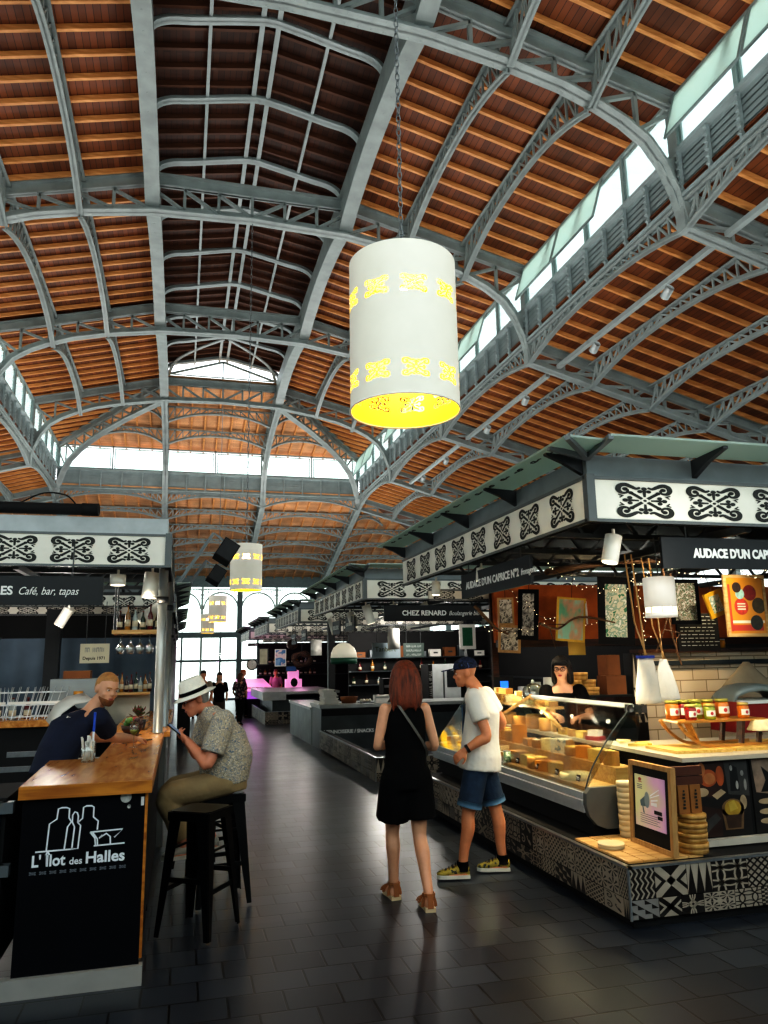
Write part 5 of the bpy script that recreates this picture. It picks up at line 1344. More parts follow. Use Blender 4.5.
for i in range(6):
    t=thing('amber_jar','small amber jar on the partition cap, '+ORD[i]+' from the left','jar',(5.5+i*.11,7.52,1.785),0,'amber jars on the partition cap')
    m=MB().use(mat('amber_jar','#b07a24',.3,0,.2)); m.lathe([(.04,0),(.045,.05),(.04,.09)],n=14); m.build('glass_body',None,t); m=MB().use(CHROME); m.lathe([(.041,.088),(.041,.1),(1e-4,.1)],n=14); m.build('lid',None,t)
# driftwood branches and fairy lights
BR=wood('driftwood','#4a3220','#7a5a3c',6,(1,1,4),.9)
for k,(P,r) in enumerate((([(3.3,6.4,2.50),(3.9,6.6,2.60),(4.6,6.5,2.64),(5.3,6.3,2.58)],.03),([(3.5,7.0,2.05),(3.75,7.1,2.0),(4.0,7.1,2.12),(4.3,6.9,2.05)],.015),([(4.2,5.9,2.5),(4.22,5.9,2.1),(4.1,5.95,1.75)],.012),([(4.35,6.0,2.45),(4.3,6.0,2.0),(4.42,6.05,1.62)],.014),([(3.2,8.0,2.3),(3.45,8.0,2.05),(3.6,8.0,1.98)],.02))):
    m=MB().use(BR); pts=crom(P,5); m.tube(pts,[r*(1-.5*i/len(pts))*(1+.2*math.sin(7*i)) for i in range(len(pts))],8)
    for i in range(3,len(pts)-2,4):
        d=Vector((rg.uniform(-.2,.2),rg.uniform(-.05,.05),rg.uniform(-.22,.1))); m.tube([pts[i],Vector(pts[i])+d*.6,Vector(pts[i])+d],[r*.5,r*.3,r*.15],6)
    o=m.build('driftwood_branch'); tag(o,('thick twisted branch strung along under the cheese canopy','thin pale branch hung left of the black framed collage','thin branch hanging behind the small white lamp','dangling root above the cloth bags','short pale branch at the far left of the pictures')[k],'branch')
FL=mat('fairy_bulb','#fff6dc',.4,0,.02,emit='#ffedc0',estr=2.5); WIRE=mat('fairy_wire','#2a1d14',.6,0,.2)
for k,(a,b,sag,n) in enumerate((((3.2,6.2,2.55),(4.5,6.4,2.58),.25,26),((4.4,6.2,2.58),(5.6,6.1,2.55),.16,26),((3.4,7.6,2.45),(4.9,7.2,2.35),.35,30),((3.3,8.0,2.05),(4.2,7.6,2.25),.12,16),((4.15,6.3,2.55),(4.25,6.3,1.85),.0,18),((5.0,5.9,2.50),(5.7,5.9,2.42),.05,14))):
    t=thing('fairy_lights','string of tiny warm fairy lights, '+('at the front left of the cheese stall','at the front right above the orange poster','swagged behind the pictures','low at the far left by the small photos','hanging straight down beside the black frame','across the top of the orange poster')[k],'string lights')
    P=[Vector(a).lerp(Vector(b),i/n)+Vector((rg.uniform(-.03,.03),rg.uniform(-.05,.05),-sag*4*(i/n)*(1-i/n)+rg.uniform(-.03,.03))) for i in range(n+1)]
    m=MB().use(WIRE); m.tube(P,.0025,4); m.build('wire',None,t)
    m=MB().use(FL)
    for p in P: m.ell(p,.0045,.0045,.0045,6,4)
    o=m.build('bulbs',None,t); o['kind']='stuff'
# small pendant lamp
t=thing('small_pendant_lamp','small white cylinder pendant with a lit band at the front of the cheese stall','lamp',(3.55,5.05,2.0))
m=MB().use(WHITE); m.use(mat('small_shade_white','#e9e6de',.45,0,.03,emit='#fff4e0',estr=.18)); m.lathe([(.118,.075),(.118,.30),(.112,.305),(1e-4,.306)],n=36); m.lathe([(.118,0),(.118,.035)],n=36); m.build('lamp_shade',None,t)
m=MB().use(mat('lit_band','#fff3cf',.5,0,.02,emit='#ffeebb',estr=1.6)); m.lathe([(.115,.033),(.115,.077)],n=36); m.build('lit_band',None,t)
m=MB().use(WHITE)
for j in range(9):
    a=2*PI*j/9; m.obox(Matrix.Rotation(a,4,'Z')@Matrix.Translation((.1165,0,.055)),.005,.01,.045)
m.build('band_ribs',None,t)
m=MB().use(MATS['bulb_warm']); m.lathe([(.10,.004),(1e-4,.005)],n=24); m.build('bulb',None,t)
m=MB().use(EDGE); m.tube([(0,0,.305),(-.01,0,.62)],.006,6); m.build('rod',None,t)
lamp('SPOT','stall_lamp',(3.55,5.05,1.98),(0,0,0),45,(1,.8,.5),.08,spot=2.2,blend=.6)
lamp('SPOT','case_spot',(3.05,5.9,2.55),(R(4),R(-8),0),120,(1,.82,.55),.06,spot=1.5,blend=.7)
lamp('SPOT','case_spot',(3.05,7.4,2.55),(R(4),R(-8),0),120,(1,.82,.55),.06,spot=1.5,blend=.7)
lamp('SPOT','wall_spot',(5.4,6.9,2.5),(R(25),0,0),45,(1,.78,.45),.06,spot=1.4,blend=.8)
lamp('SPOT','panel_spot',(5.0,7.2,2.9),(R(62),0,0),200,(1,.72,.4),.06,spot=2.2,blend=.8)
for yy in (5.7,6.3,6.9,7.6,8.4): lamp('POINT','case_lamp',(3.40,yy,1.20),(0,0,0),4.5,(1,.86,.58),.02)
lamp('SPOT','aisle_spot',(2.5,3.9,2.9),(R(6),R(20),0),90,(1,.58,.30),.08,spot=1.0,blend=.9)
lamp('SPOT','picture_fill',(4.5,5.1,2.58),(R(74),0,0),70,(1,.9,.75),.06,spot=1.5,blend=.7)  # added light without a fixture, brightens the hung pictures
lamp('POINT','front_fill',(3.3,4.1,2.3),(0,0,0),9,(1,.93,.82),.15)  # added light without a fixture, brightens the small pendant and signs
lamp('SPOT','back_spot',(4.3,7.4,2.5),(R(20),0,0),25,(1,.9,.8),.06,spot=1.6,blend=.7)
lamp('SPOT','corner_spot',(4.2,4.2,2.55),(R(8),R(-5),0),25,(1,.82,.55),.06,spot=1.6,blend=.7)
# ================================================================ BAR (left)
t=thing('bar_counter','navy bar counter with oak top and white bottles logo on its end','bar counter')
m=MB().use(NAVY); m.box(-.815,-.17,4.73,5.84,.10,1.0); m.build('end_panel',None,t)
m=MB().use(NAVY); m.box(-.50,-.17,5.84,7.80,.05,1.0); m.build('side_panel',None,t)
m=MB().use(OAKE); m.box(-.17,-.155,4.728,4.75,.13,1.0); m.build('edge_strip',None,t)
m=MB().use(mat('kick_white','#a9a6a0',.4,.2,.08)); m.box(-1.75,-.15,4.70,4.76,.0,.10); m.build('kick_plate',None,t)
m=MB().use(OAK); m.slab([(-.83,4.69,1.003),(-.14,4.69,1.003),(-.14,7.84,1.003),(-.54,7.84,1.003),(-.54,5.88,1.003),(-.86,5.88,1.003)],(0,0,.067)); m.use(OAKE); m.box(-.833,-.135,4.683,4.689,1.0,1.068); m.box(-.139,-.134,4.689,7.84,1.0,1.068); m.build('wood_top',None,t)
def lx(px): return -.793+(px-24.6)/187
def lz(px,py): return 1.058-(py-784.5+.041*(px-24.6))/197
LOGO=mat('logo_white','#e9ecf0',.5,0,.02)
def lg(pts): return [(lx(a/4.096),lz(a/4.096,770+b/4.096)) for a,b in pts]
def lstroke(mb,pts,w=.0085): 
    T=MB(); stroke(T,lg(pts),w); mb.add([(x,4.7285,z) for x,z,_ in T.v],[f[::-1] for f in T.f])
m=MB().use(LOGO)
lstroke(m,[(145,331),(295,323)]); lstroke(m,[(375,313),(500,305)])
lstroke(m,[(188,328),(194,215),(222,195),(226,152),(240,147),(258,147),(270,152),(270,190),(280,208),(266,230),(258,325)])
lstroke(m,[(288,322),(294,230),(284,210),(284,180),(292,166),(302,170),(307,185),(306,212),(318,225),(312,322),(288,322)])
lstroke(m,[(306,212),(324,195),(326,148),(338,142),(358,142),(368,148),(368,190),(388,208),(386,245)])
lstroke(m,[(358,255),(490,245),(456,280)]); lstroke(m,[(358,255),(378,280),(382,310)]); lstroke(m,[(368,256),(388,284),(390,312)])
lstroke(m,[(400,278),(424,262),(440,276),(442,306)]); lstroke(m,[(408,268),(395,282)])
m.build('logo_drawing',None,t)
for s_,px_,sz in (("L' Îlot",132,.083),('des',280,.05),('Halles',343,.083)):
    x0=lx(px_/4.096); o=lettering(s_,sz,t,(x0,4.7285,.643),(PI/2,0,0),LOGO,.0022 if sz>.06 else .001,0,1,name='logo_lettering')
    wx=max(v.co.x for v in o.data.vertices); tw={132:134,280:52,343:160}[px_]/4.096/187; o.scale=(tw/wx,1,1)
m=MB().use(mat('logo_grey','#7d828a',.5,0,.02))
oo=MB(); ornament(oo,.034,.016)
for i in range(10):
    x=lx((140+39.5*i)/4.096); m.add([(v[0]+x,4.7285,v[1]+.610) for v in oo.v],oo.f)
m.build('logo_frieze',None,t)
m=MB().use(LOCKM); m.tube([(lx(121.5),4.73,lz(126.5,796)),(lx(121.5),4.722,lz(126.5,796))],.03,24); m.build('lock_disc',None,t)
m=MB().use(LOCKM); m.tube([(lx(125),4.73,lz(130,806)),(lx(125),4.72,lz(130,806))],.01,12); m.build('key_cylinder',None,t)
m=MB().use(mat('tap_white','#d8d8d8',.4,0,.05)); m.box(-.192,-.176,4.712,4.73,.93,.975); m.build('hook',None,t)
t=thing('glass_cooler','dark glazed cooler front with grey hinges, at the left edge beside the bar end','cooler')
m=MB().use(MATTE); m.box(-1.75,-.91,4.80,5.4,.13,1.0); m.build('cabinet',None,t)
m=MB().use(mat('cooler_glass','#16222c',.08,.2,.5,3)); m.box(-1.72,-.93,4.785,4.80,.42,.97); m.build('glass_door',None,t)
m=MB().use(GREYM)
for z in (.63,.955):
    m=MB().use(GREYM); m.box(-.93,-.865,4.74,4.80,z-.03,z+.03); m.tube([(-.925,4.77,z-.03),(-.925,4.77,z+.03)],.03,12); m.build('hinge',None,t)
m=MB().use(mat('cool_blue','#27404e',.3,0,.4,10)); 
for i in range(3): m.box(-1.70,-.95,4.81,4.83,.5+.16*i,.51+.16*i)
m.build('shelf',None,t)
# things on the bar
t=thing('straw_jar','clear jar holding white sugar sticks on the near part of the bar','jar',(-.59,5.68,1.071))
m=MB().use(glass('jar_glass',(.92,.95,.95),.2)); m.lathe([(.045,0),(.05,.13)],n=20); m.build('glass_jar',None,t)
rg=random.Random(5)
for i in range(9):
    a=rg.uniform(0,6.28);r=.025
    m=MB().use(mat('sugar_white','#dcdad2',.7,0,.1)); p=Vector((r*math.cos(a),r*math.sin(a),.01)); q=p+Vector((rg.uniform(-.03,.03),rg.uniform(-.03,.03),rg.uniform(.12,.165))); m.bar(p,q,.014,.006); o=m.build('sugar_stick'); o.location=(-.59,5.68,1.071); tag(o,'white sugar stick standing in the clear jar on the bar','sugar stick','sugar sticks in the bar jar')
t=thing('stirring_stick','tall blue and white stick standing upright behind the sugar jar','stick',(-.575,5.79,1.071))
m=MB().use(mat('stick_white','#dfe4ee',.5,0,.04)); m.bar((0,0,.0),(.003,0,.19),.028,.012); m.build('white_part',None,t)
m=MB().use(mat('stick_blue','#1c4fc0',.5,0,.06)); m.bar((.003,0,.19),(.006,0,.32),.030,.014); m.build('blue_part',None,t)
def wineglass(label,loc,wine=None,group=None,inv=False):
    t=thing('wine_glass',label,'glass',loc,0,group); g=MATS['wine_glass'] if 'wine_glass' in MATS else glass('wine_glass',(.93,.96,.95),.16)
    pr=[(.032,0),(.031,.003),(.005,.008),(.004,.085),(.012,.095),(.033,.12),(.037,.15),(.030,.195)]
    if inv: pr=[(r,-z) for r,z in pr][::1]
    m=MB().use(g); m.lathe(pr,n=20); m.build('glass_bowl',None,t)
    if wine: m=MB().use(wine); m.lathe([(.001,.097),(.012,.098),(.032,.121),(.034,.135),(.001,.1355)],n=18); m.build('wine',None,t)
wineglass('wine glass with pale green wine on the bar in front of the barman',(-.34,6.5,1.071),mat('white_wine','#a8b45a',.1,0,.1))
t=thing('pen','dark pen lying on the bar beyond the wine glass','pen',(-.27,7.0,1.077),.5); m=MB().use(MATTE); m.tube([(-.07,0,0),(.06,0,0)],.005,8); m.build('barrel',None,t); m=MB().use(CHROME); m.tube([(.06,0,0),(.075,0,0)],[.004,.001],8); m.build('tip',None,t)
t=thing('bar_sink','brushed steel work surface sunk behind the bar','sink',(0,0,0)); m=MB().use(CHROME); m.box(-.98,-.56,5.95,7.7,.86,.88); m.build('drain_board',None,t); m=MB().use(DARKW); m.box(-.9,-.58,5.95,7.7,.6,.85); m.build('drawer',None,t)
# far part of the bar
t=thing('second_counter','grey counter continuing behind the bar under the steel posts','counter'); m=MB().use(mat('counter_grey','#565b5c',.4,.2,.15)); m.box(-.62,-.12,8.1,11.9,fz(12)-.02,1.0); m.build('cabinet',None,t); m=MB().use(OAK); m.box(-.66,-.08,8.05,11.95,1.003,1.05); m.build('wood_top',None,t)
lamp('SPOT','bar_spot',(-.35,7.55,2.55),(R(3),0,0),55,(1,.8,.55),.07,spot=1.5,blend=.7)
# black metal stools
def stool(label,loc,rz):
    t=thing('bar_stool',label,'stool',loc,rz,'black metal bar stools')
    S=.30;F=.39;H=.765
    K=mat('stool_black','#0b0c0e',.32,.4,.2)
    m=MB().use(K); a=S/2; m.slab([(x,y,H-.012) for x,y in ((-a+.03,-a),(a-.03,-a),(a,-a+.03),(a,a-.03),(a-.03,a),(-a+.03,a),(-a,a-.03),(-a,-a+.03))],(0,0,.012)); 
    for s1 in (-1,1): m.box(-a,a,s1*a-.006,s1*a+.006,H-.06,H-.006); m.box(s1*a-.006,s1*a+.006,-a,a,H-.06,H-.006)
    m.build('seat',None,t)
    for sx in (-1,1):
        for sy in (-1,1):
            m=MB().use(K); p=Vector((sx*(a-.01),sy*(a-.01),H-.02));q=Vector((sx*F/2,sy*F/2,.012))
            # folded sheet leg: two flanges
            for dx,dy in ((-sx,0),(0,-sy)):
                w0,w1=.085,.03
                d=Vector((dx,dy,0)); m.slab([p,p+d*w0,q+d*w1,q],Vector((-dy*sx*sy*.004 if dx==0 else 0,0,0)) if False else ((sx*.005,0,0) if dx==0 else (0,sy*.005,0)))
            m.build('leg',None,t)
    for z in (.28,):
        f=a+(F/2-a)*(1-z/H)-.012
        for s1 in (-1,1):
            m=MB().use(K); m.bar((-f,s1*f,z),(f,s1*f,z),.012,.03); m.build('foot_rail',None,t)
            m=MB().use(K); m.bar((s1*f,-f,z+.07),(s1*f,f,z+.07),.012,.03); m.build('foot_rail',None,t)
    for s1 in (-1,1):
        m=MB().use(K); f=a+(F/2-a)*(1-.52/H)-.012; m.bar((-f,s1*f,.52),(f,s1*f,.52),.008,.015); m.build('brace',None,t)
    return t
stool('empty black metal bar stool in front of the seated man',(.165,5.47,0),R(56.6))
stool('black metal bar stool under the man in the white hat',(.33,6.12,fz(6.1)),R(8))
stool('black metal bar stool beyond the seated man, mostly hidden',(.22,7.0,fz(7)),R(20))
# back counter and its clutter
t=thing('back_counter','dark back bar with pale wooden top and steel drawer handles','counter')
m=MB().use(MATTE); m.box(-4.2,-1.0,9.55,10.2,fz(10)-.02,1.04); m.build('cabinet',None,t); m=MB().use(OAK); m.box(-4.25,-.97,9.48,10.22,1.043,1.115); m.build('wood_top',None,t)
for k,(x,z) in enumerate(((-1.35,.86),(-1.48,.72))): m=MB().use(CHROME); m.box(x-.28,x+.28,8.42,8.45,z-.025,z+.025); m.build('handle',None,t)
WIREM=mat('rack_white','#dfe3e4',.4,.1,.05)
def rack(label,x,rz,tilt):
    t=thing('wire_rack',label,'rack',(x,9.75,1.117),rz)
    m=MB().use(WIREM)
    for z in (.03,.16,.30):
        m.tube([(-.16,-.1,z),(.16,-.1,z),(.16,.1,z),(-.16,.1,z)],.006,5,closed=True)
    for i in range(5):
        a=-.16+.08*i
        for yy in (-.1,.1): m.tube([(a-.02*tilt,yy,0),(a+.05*tilt,yy,.36)],.0045,5)
    m.build('wire_frame',None,t); m=MB().use(WHITE); m.box(-.14,.14,-.105,-.10,.17,.2); m.build('label_strip',None,t)
    return t
rack('white wire bottle rack at the left edge on the back bar',-2.06,0,0)
rack('white wire rack second from the left, leaning outwards',-1.76,.1,1)
rack('white wire rack next to the steel machine, leaning most',-1.46,-.1,1.4)
def bottle(label,x,y,z,c,group,h=.28,r=.036):
    t=thing('bottle',label,'bottle',(x,y,z),0,group); m=MB().use(c); m.lathe([(r*.95,0),(r,.01),(r,h*.55),(r*.35,h*.75),(r*.32,h*.96),(r*.36,h),(1e-4,h)],n=14); m.build('glass_body',None,t)
    m=MB().use(mat('bottle_label','#d9cfb4',.6,0,.2)); m.lathe([(r*1.02,h*.16),(r*1.02,h*.42)],n=14); m.build('label',None,t)
    m=MB().use(mat('bottle_cap','#6b2a22',.4,.2,.3)); m.lathe([(r*.38,h*.93),(r*.38,h*1.01),(1e-4,h*1.01)],n=10); m.build('cap',None,t)
BC=[mat('bottle_green','#1c3322',.12,0,.2),mat('bottle_brown','#3a1c0d',.12,0,.2),mat('bottle_clear','#aab4b0',.1,0,.1),mat('bottle_red','#5a1414',.15,0,.2),mat('bottle_amber','#9a6a2a',.12,0,.2)]
bn=['green','brown','clear','red','amber']
for k,x in enumerate((-2.14,-2.02,-1.86,-1.70)): bottle(bn[k]+' bottle standing inside the white wire racks',x,9.75,1.12,BC[k],'bottles in the wire racks',.24,.04)
t=thing('steel_machine','brushed steel drinks machine on the back bar behind the barman','machine',(-1.18,9.95,1.117)); m=MB().use(mat('machine_steel','#9aa0a0',.35,.5,.08)); m.box(-.3,.24,-.18,.18,0,.44); m.build('body',None,t); m=MB().use(mat('honey','#a8742a',.2,0,.2)); m.lathe([(.05,.18),(.055,.3),(1e-4,.3)],c=(.02,-.2,0),n=16); m.build('amber_container',None,t); m=MB().use(MATTE); m.box(-.28,.1,-.185,-.18,.03,.1); m.build('grille',None,t)
t=thing('cardboard_box','flat brown cardboard box on top of the steel machine','box',(-1.2,9.95,1.56)); m=MB().use(KR); m.box(-.15,.15,-.12,.12,0,.09); m.build('carton',None,t); m=MB().use(MATS['tape_tan']); m.box(-.151,.151,-.02,.02,.09,.0915); m.build('tape',None,t)
# dark pillar, panels, shelves behind
t=thing('dark_pillar','dark square pillar rising behind the back bar','pillar',(-1.66,11.0,fz(11)-.02)); m=MB().use(CHAR); m.box(-.09,.09,-.09,.09,0,2.55); m.build('shaft',None,t)
CURT=mat('blue_grey_curtain','#55626e',.8,0,.15,2.5,spec=.1)
t=thing('curtain','blue grey plastic sheet hanging behind the bar','curtain'); m=MB().use(CURT); m.smooth=True
n=60; vs=[];
for i in range(n+1):
    x=-2.5+2.15*i/n; yy=11.7+.02*math.sin(i*.7)
    vs+=[(x,yy,.75),(x,yy,2.1)]
m.add(vs,[(2*i,2*i+2,2*i+3,2*i+1) for i in range(n)]); m.build('sheet',None,t)
t=thing('hanging_sign','small cream sign with two printed lines behind the barman','sign',(-1.25,10.6,1.74)); m=MB().use(mat('cream_sign','#d8d4b8',.5,0,.05)); m.box(-.02,.34,0,.02,0,.25); m.build('board',None,t)
faded_print(t,.04,.14,.25,.06,mat('letter_grey','#8d928a',.5,0,.05),3); lettering('Depuis 1971',.055,t,(.015,-.002,.045),(PI/2,0,0),ORN,.001)
m=MB().use(EDGE); m.tube([(.05,.01,.25),(.05,.01,.8)],.005,5); m.build('rod',None,t); m=MB().use(EDGE); m.tube([(.28,.01,.25),(.28,.01,.8)],.005,5); m.build('rod',None,t)
t=thing('bottle_shelf','wall shelf of bottles to the right of the barman','shelf',(-.62,10.6,0)); m=MB().use(PALEW); m.box(-.28,.24,-.12,.12,1.33,1.36); m.build('board',None,t); m=MB().use(mat('shelf_white','#c9c6b8',.5,0,.1)); m.box(-.28,.24,.12,.14,.95,1.36); m.box(-.3,-.28,-.12,.14,1.0,1.33); m.build('backboard',None,t)
for k in range(9): bottle(bn[(k*2)%5]+' bottle on the wall shelf beside the post, '+ORD[k]+' from the left',-.85+.058*k,10.58+.03*(k%2),1.362,BC[(k*2)%5],'bottles on the wall shelf',.2+.05*((k*7)%3)/2,.026)
t=thing('hanging_shelf','pale shelf hung from the bar canopy with glasses beneath','shelf',(-.42,8.25,0)); m=MB().use(PALEW); m.box(-.26,.2,-.18,.18,2.02,2.06); m.build('board',None,t)
for a,b in ((-.24,-.16),(.18,-.16),(-.24,.16),(.18,.16)): m=MB().use(EDGE); m.tube([(a,b,2.06),(a,b,2.62)],.008,6); m.build('rod',None,t)
for k in range(6): bottle(bn[(k*3+1)%5]+' bottle on the hanging shelf, '+ORD[k]+' from the left',-.62+.075*k,8.22+.05*(k%2),2.062,BC[(k*3+1)%5],'bottles on the hanging shelf',.2+.06*((k*5)%3)/2,.028)
for k in range(10): wineglass('wine glass hanging upside down under the shelf, '+('front' if k<5 else 'back')+' row, '+ORD[k%5]+' from the left',(-.60+.095*(k%5),8.15+(.18 if k>4 else 0),2.018),None,'wine glasses hung upside down',True)
# flowers and small things on the bar end
t=thing('fruit_bowl','dark wooden fruit bowl on the bar beside the steel post','bowl',(-.42,7.62,1.071)); m=MB().use(DARKW); m.lathe([(.05,0),(.09,.05),(.1,.09),(.09,.085),(1e-4,.05)],n=20); m.build('bowl',None,t)
for i in range(9):
    a=i*2.4; r=.02+.007*i; m=MB().use(mat(('fruit_red','fruit_green','fruit_dark')[i%3],('#8e1c22','#4f7a3a','#3a2426')[i%3],.4,0,.25)); m.ell((r*math.cos(a),r*math.sin(a),.10+.03*(i%2)),.03,.03,.03,10,6); o=m.build('fruit'); o.location=(-.42,7.62,1.071); tag(o,('red','green','dark')[i%3]+' fruit in the dark bowl beside the steel post','fruit',('red','green','dark')[i%3]+' fruit in the bowl')
t=thing('potted_plant','small leafy red and green plant on the second counter','plant',(-.40,8.4,1.052)); m=MB().use(CHAR); m.lathe([(.06,0),(.075,.1),(1e-4,.1)],n=16); m.build('pot',None,t)
m=MB().use(voro('leaf_mix',['#3f6a2e','#6b1a2a','#2a4a26','#8a3040'],20))
for i in range(46):
    a=rg.uniform(0,6.28);e=rg.uniform(.2,1.3);l=rg.uniform(.06,.14); d=Vector((math.cos(a)*math.cos(e),math.sin(a)*math.cos(e),math.sin(e))); c=Vector((0,0,.1))+d*l; s_=d.cross(Vector((0,0,1))).normalized()*.018; m.add([c-d*.03,c+s_,c+d*.04,c-s_],[(0,1,2,3)])
o=m.build('leaves',None,t)
t=thing('red_post','red topped dark totem by the entrance on the left','totem',(.12,20.5,fz(20.5))); m=MB().use(MATTE); m.box(-.16,.16,-.1,.1,-.01,1.0); m.build('base',None,t); m=MB().use(mat('totem_red','#7d1c1c',.5,0,.2)); m.box(-.15,.15,-.09,.09,1.0,1.35); m.build('red_head',None,t)
t=thing('back_partition','dark shelving wall closing the bar stall at the left','shelving'); m=MB().use(MATTE); m.box(-5.5,-.35,12.0,12.1,fz(12)-.02,2.45); m.build('panel',None,t)
for z in (1.45,1.75,2.1): m=MB().use(DKSTEEL); m.box(-5.5,-2.5,11.75,12.0,z,z+.03); m.build('shelf',None,t)
for k in range(16): bottle(bn[(k*2+1)%5]+' bottle on the dark shelves at the far left, '+('upper' if k%2 else 'lower')+' row, '+ORD[k//2]+' from the right',-2.62-.16*(k//2),11.85,1.48 if k%2==0 else 1.78,BC[(k*2+1)%5],'bottles on the dark shelves',.22,.035)
# ================================================================ MIDDLE AND FAR STALLS (right row)
rg=random.Random(21)
plinth('low patterned tile wall around the bakery forecourt, behind the standing couple',2.88,5.2,11.42,16.2,fz(13)-.05,.27,31)
CT=mat('counter_steel_dark','#4b5254',.35,.4,.25,3); CTT=mat('counter_top_grey','#a9adab',.35,.1,.12,6)
t=thing('bakery_counter','dark grey bakery counter with white lettering along its foot','counter')
m=MB().use(CT); m.box(2.92,6.6,16.25,17.4,fz(16)-.05,.72); m.build('cabinet',None,t)
m=MB().use(CTT); m.box(2.88,6.65,16.2,17.45,.72,.79); m.build('top',None,t)
m=MB().use(MATTE); m.box(2.93,6.6,16.235,16.25,.56,.70); m.build('dark_strip',None,t)  # dark strip along the cabinet front below the top
lettering('VIENNOISERIE / SNACKS ◊ FOCCACIA',.10,t,(2.98,16.236,.20),(PI/2,0,0),mat('strip_white','#e4e6e4',.5,0,.05),.004)
t=thing('bakery_side_counter','grey side counter block running back from the bakery corner','counter'); m=MB().use(mat('counter_grey2','#6f7674',.4,.2,.25,3)); m.box(2.92,3.5,17.5,21.0,fz(19)-.06,.62); m.build('cabinet',None,t); m=MB().use(CTT); m.box(2.88,3.55,17.46,21.0,.62,.68); m.build('top',None,t)
t=thing('paper_stack','stack of white paper sheets on the bakery counter corner','paper stack',(3.16,16.55,.792),.2)
m=MB().use(WHITE)
for i in range(12): m.obox(Matrix.Translation((rg.uniform(-.03,.03)-.006*i,rg.uniform(-.02,.02),.013+.026*i))@Matrix.Rotation(rg.uniform(-.12,.12),4,'Z'),.36-.008*i,.26,.024)
m.build('sheets',None,t)
t=thing('bread_basket','brown basket on the bakery counter beside the paper stack','basket',(3.62,16.7,.792)); m=MB().use(KR); m.lathe([(.12,0),(.16,.14),(.15,.14),(.11,.02),(1e-4,.02)],n=18,sx=1.3); m.build('basket',None,t)
t=thing('white_carton','small white carton on the bakery counter next to the woman','box',(4.35,16.5,.792)); m=MB().use(WHITE); m.box(-.2,.2,-.12,.12,0,.16); m.build('carton',None,t); m=MB().use(CTT); m.box(-.2,.2,-.125,-.12,.1,.13); m.build('flap',None,t)
t=thing('pastry_tray','grey metal tray in the middle of the bakery counter','tray',(3.98,16.6,.792)); m=MB().use(GREYM); m.box(-.15,.15,-.15,.15,0,.02); m.build('tray',None,t)
for i in range(4): m=MB().use(CREAM); m.ell((-.1+.065*i,0,.05),.03,.09,.035,10,6); o=m.build('pastry'); o.location=(3.98,16.6,.793); tag(o,'wrapped pale pastry on the grey tray of the bakery counter','pastry','pastries on the bakery tray')
t=thing('dark_back_wall','dark back wall of the bakery stall crowded with shelves','back wall')
m=MB().use(MATTE); m.box(4.3,9.0,19.8,19.9,fz(19)-.1,2.45); m.build('panel',None,t)
for z in (1.05,1.4,1.75): m=MB().use(DKSTEEL); m.box(4.3,9.0,19.55,19.8,z,z+.03); m.build('shelf',None,t)
for k in range(22):
    x=4.4+.17*k; bottle(bn[(k*3)%5]+' bottle on the bakery back shelves, '+('upper' if k%2 else 'lower')+' row, '+ORD[k//2]+' from the left',x,19.66,1.432 if k%2 else 1.082,BC[(k*3)%5],'bottles on the bakery back shelves',.2+.03*(k%4),.045)
for k in range(9):
    t=thing('storage_box',('brown','grey','white')[k%3]+' box on the top bakery shelf, '+ORD[k]+' from the left','box',(4.55+.42*k,19.66,1.782)); h=.14+.05*((k*5)%4); m=MB().use((KR,GREYM,WHITE)[k%3]); m.box(-.15,.15,-.1,.1,0,h); m.build('carton',None,t); m=MB().use(CHAR); m.box(-.06,.06,-.103,-.1,h*.4,h*.6); m.build('label',None,t)
t=thing('espresso_machine','black coffee machine behind the bakery counter','machine',(4.75,17.1,.792)); m=MB().use(MATTE); m.box(-.28,.28,-.2,.2,0,.5); m.build('body',None,t); m=MB().use(CHROME); m.box(-.26,.26,-.21,-.2,.3,.36); m.box(-.2,.2,-.26,-.2,.02,.05); m.build('steel_trim',None,t)
t=thing('dome_lamp','white over green dome pendant lamp above the bakery counter','lamp',(3.22,15.3,1.645)); t.scale=(.9,.9,.9); m=MB().use(mat('dome_white','#d9d4c0',.5,0,.05,emit='#d9d4c0',estr=.25)); m.lathe([(.30,.14),(.29,.24),(.24,.36),(.13,.45),(.03,.48)],n=28); m.build('lamp_shade',None,t); m=MB().use(mat('dome_green','#1f5a44',.5,0,.1)); m.lathe([(.30,.0),(.305,.14)],n=28); m.build('green_band',None,t); m=MB().use(EDGE); m.tube([(0,0,.48),(0,0,1.08)],.01,6); m.build('rod',None,t)
def panel_sign(label,x0,x1,y,z0,z1,m1,text,size,m2,ytop=2.55):
    t=thing('hanging_sign',label,'sign',(x0,y,z0)); m=MB().use(m1); m.box(0,x1-x0,0,.03,0,z1-z0); m.build('board',None,t)
    for i,s_ in enumerate(text):
        if s_ is None: faded_print(t,.06,(z1-z0)-size*1.25*(i+1),(x1-x0)-.12,size*.6,m2,i+5); continue
        o=lettering(s_,size,t,(.05,-.003,(z1-z0)-size*1.25*(i+1)),(PI/2,0,0),m2,.001); wx=max(v.co.x for v in o.data.vertices); 
        if wx>(x1-x0-.1): o.scale=((x1-x0-.1)/wx,1,1)
    for r in (.15,.85): m=MB().use(EDGE); m.tube([((x1-x0)*r,.015,z1-z0),((x1-x0)*r,.015,ytop-z0)],.007,5); m.build('rod',None,t)
panel_sign('pale blue sign reading Tanbert inside the bakery stall',3.84,4.44,15.35,1.75,2.06,mat('sign_pale_blue','#9fb0b8',.5,0,.08),['Tanbert'],.14,mat('letter_gold','#5a5a38',.5,0,.1))
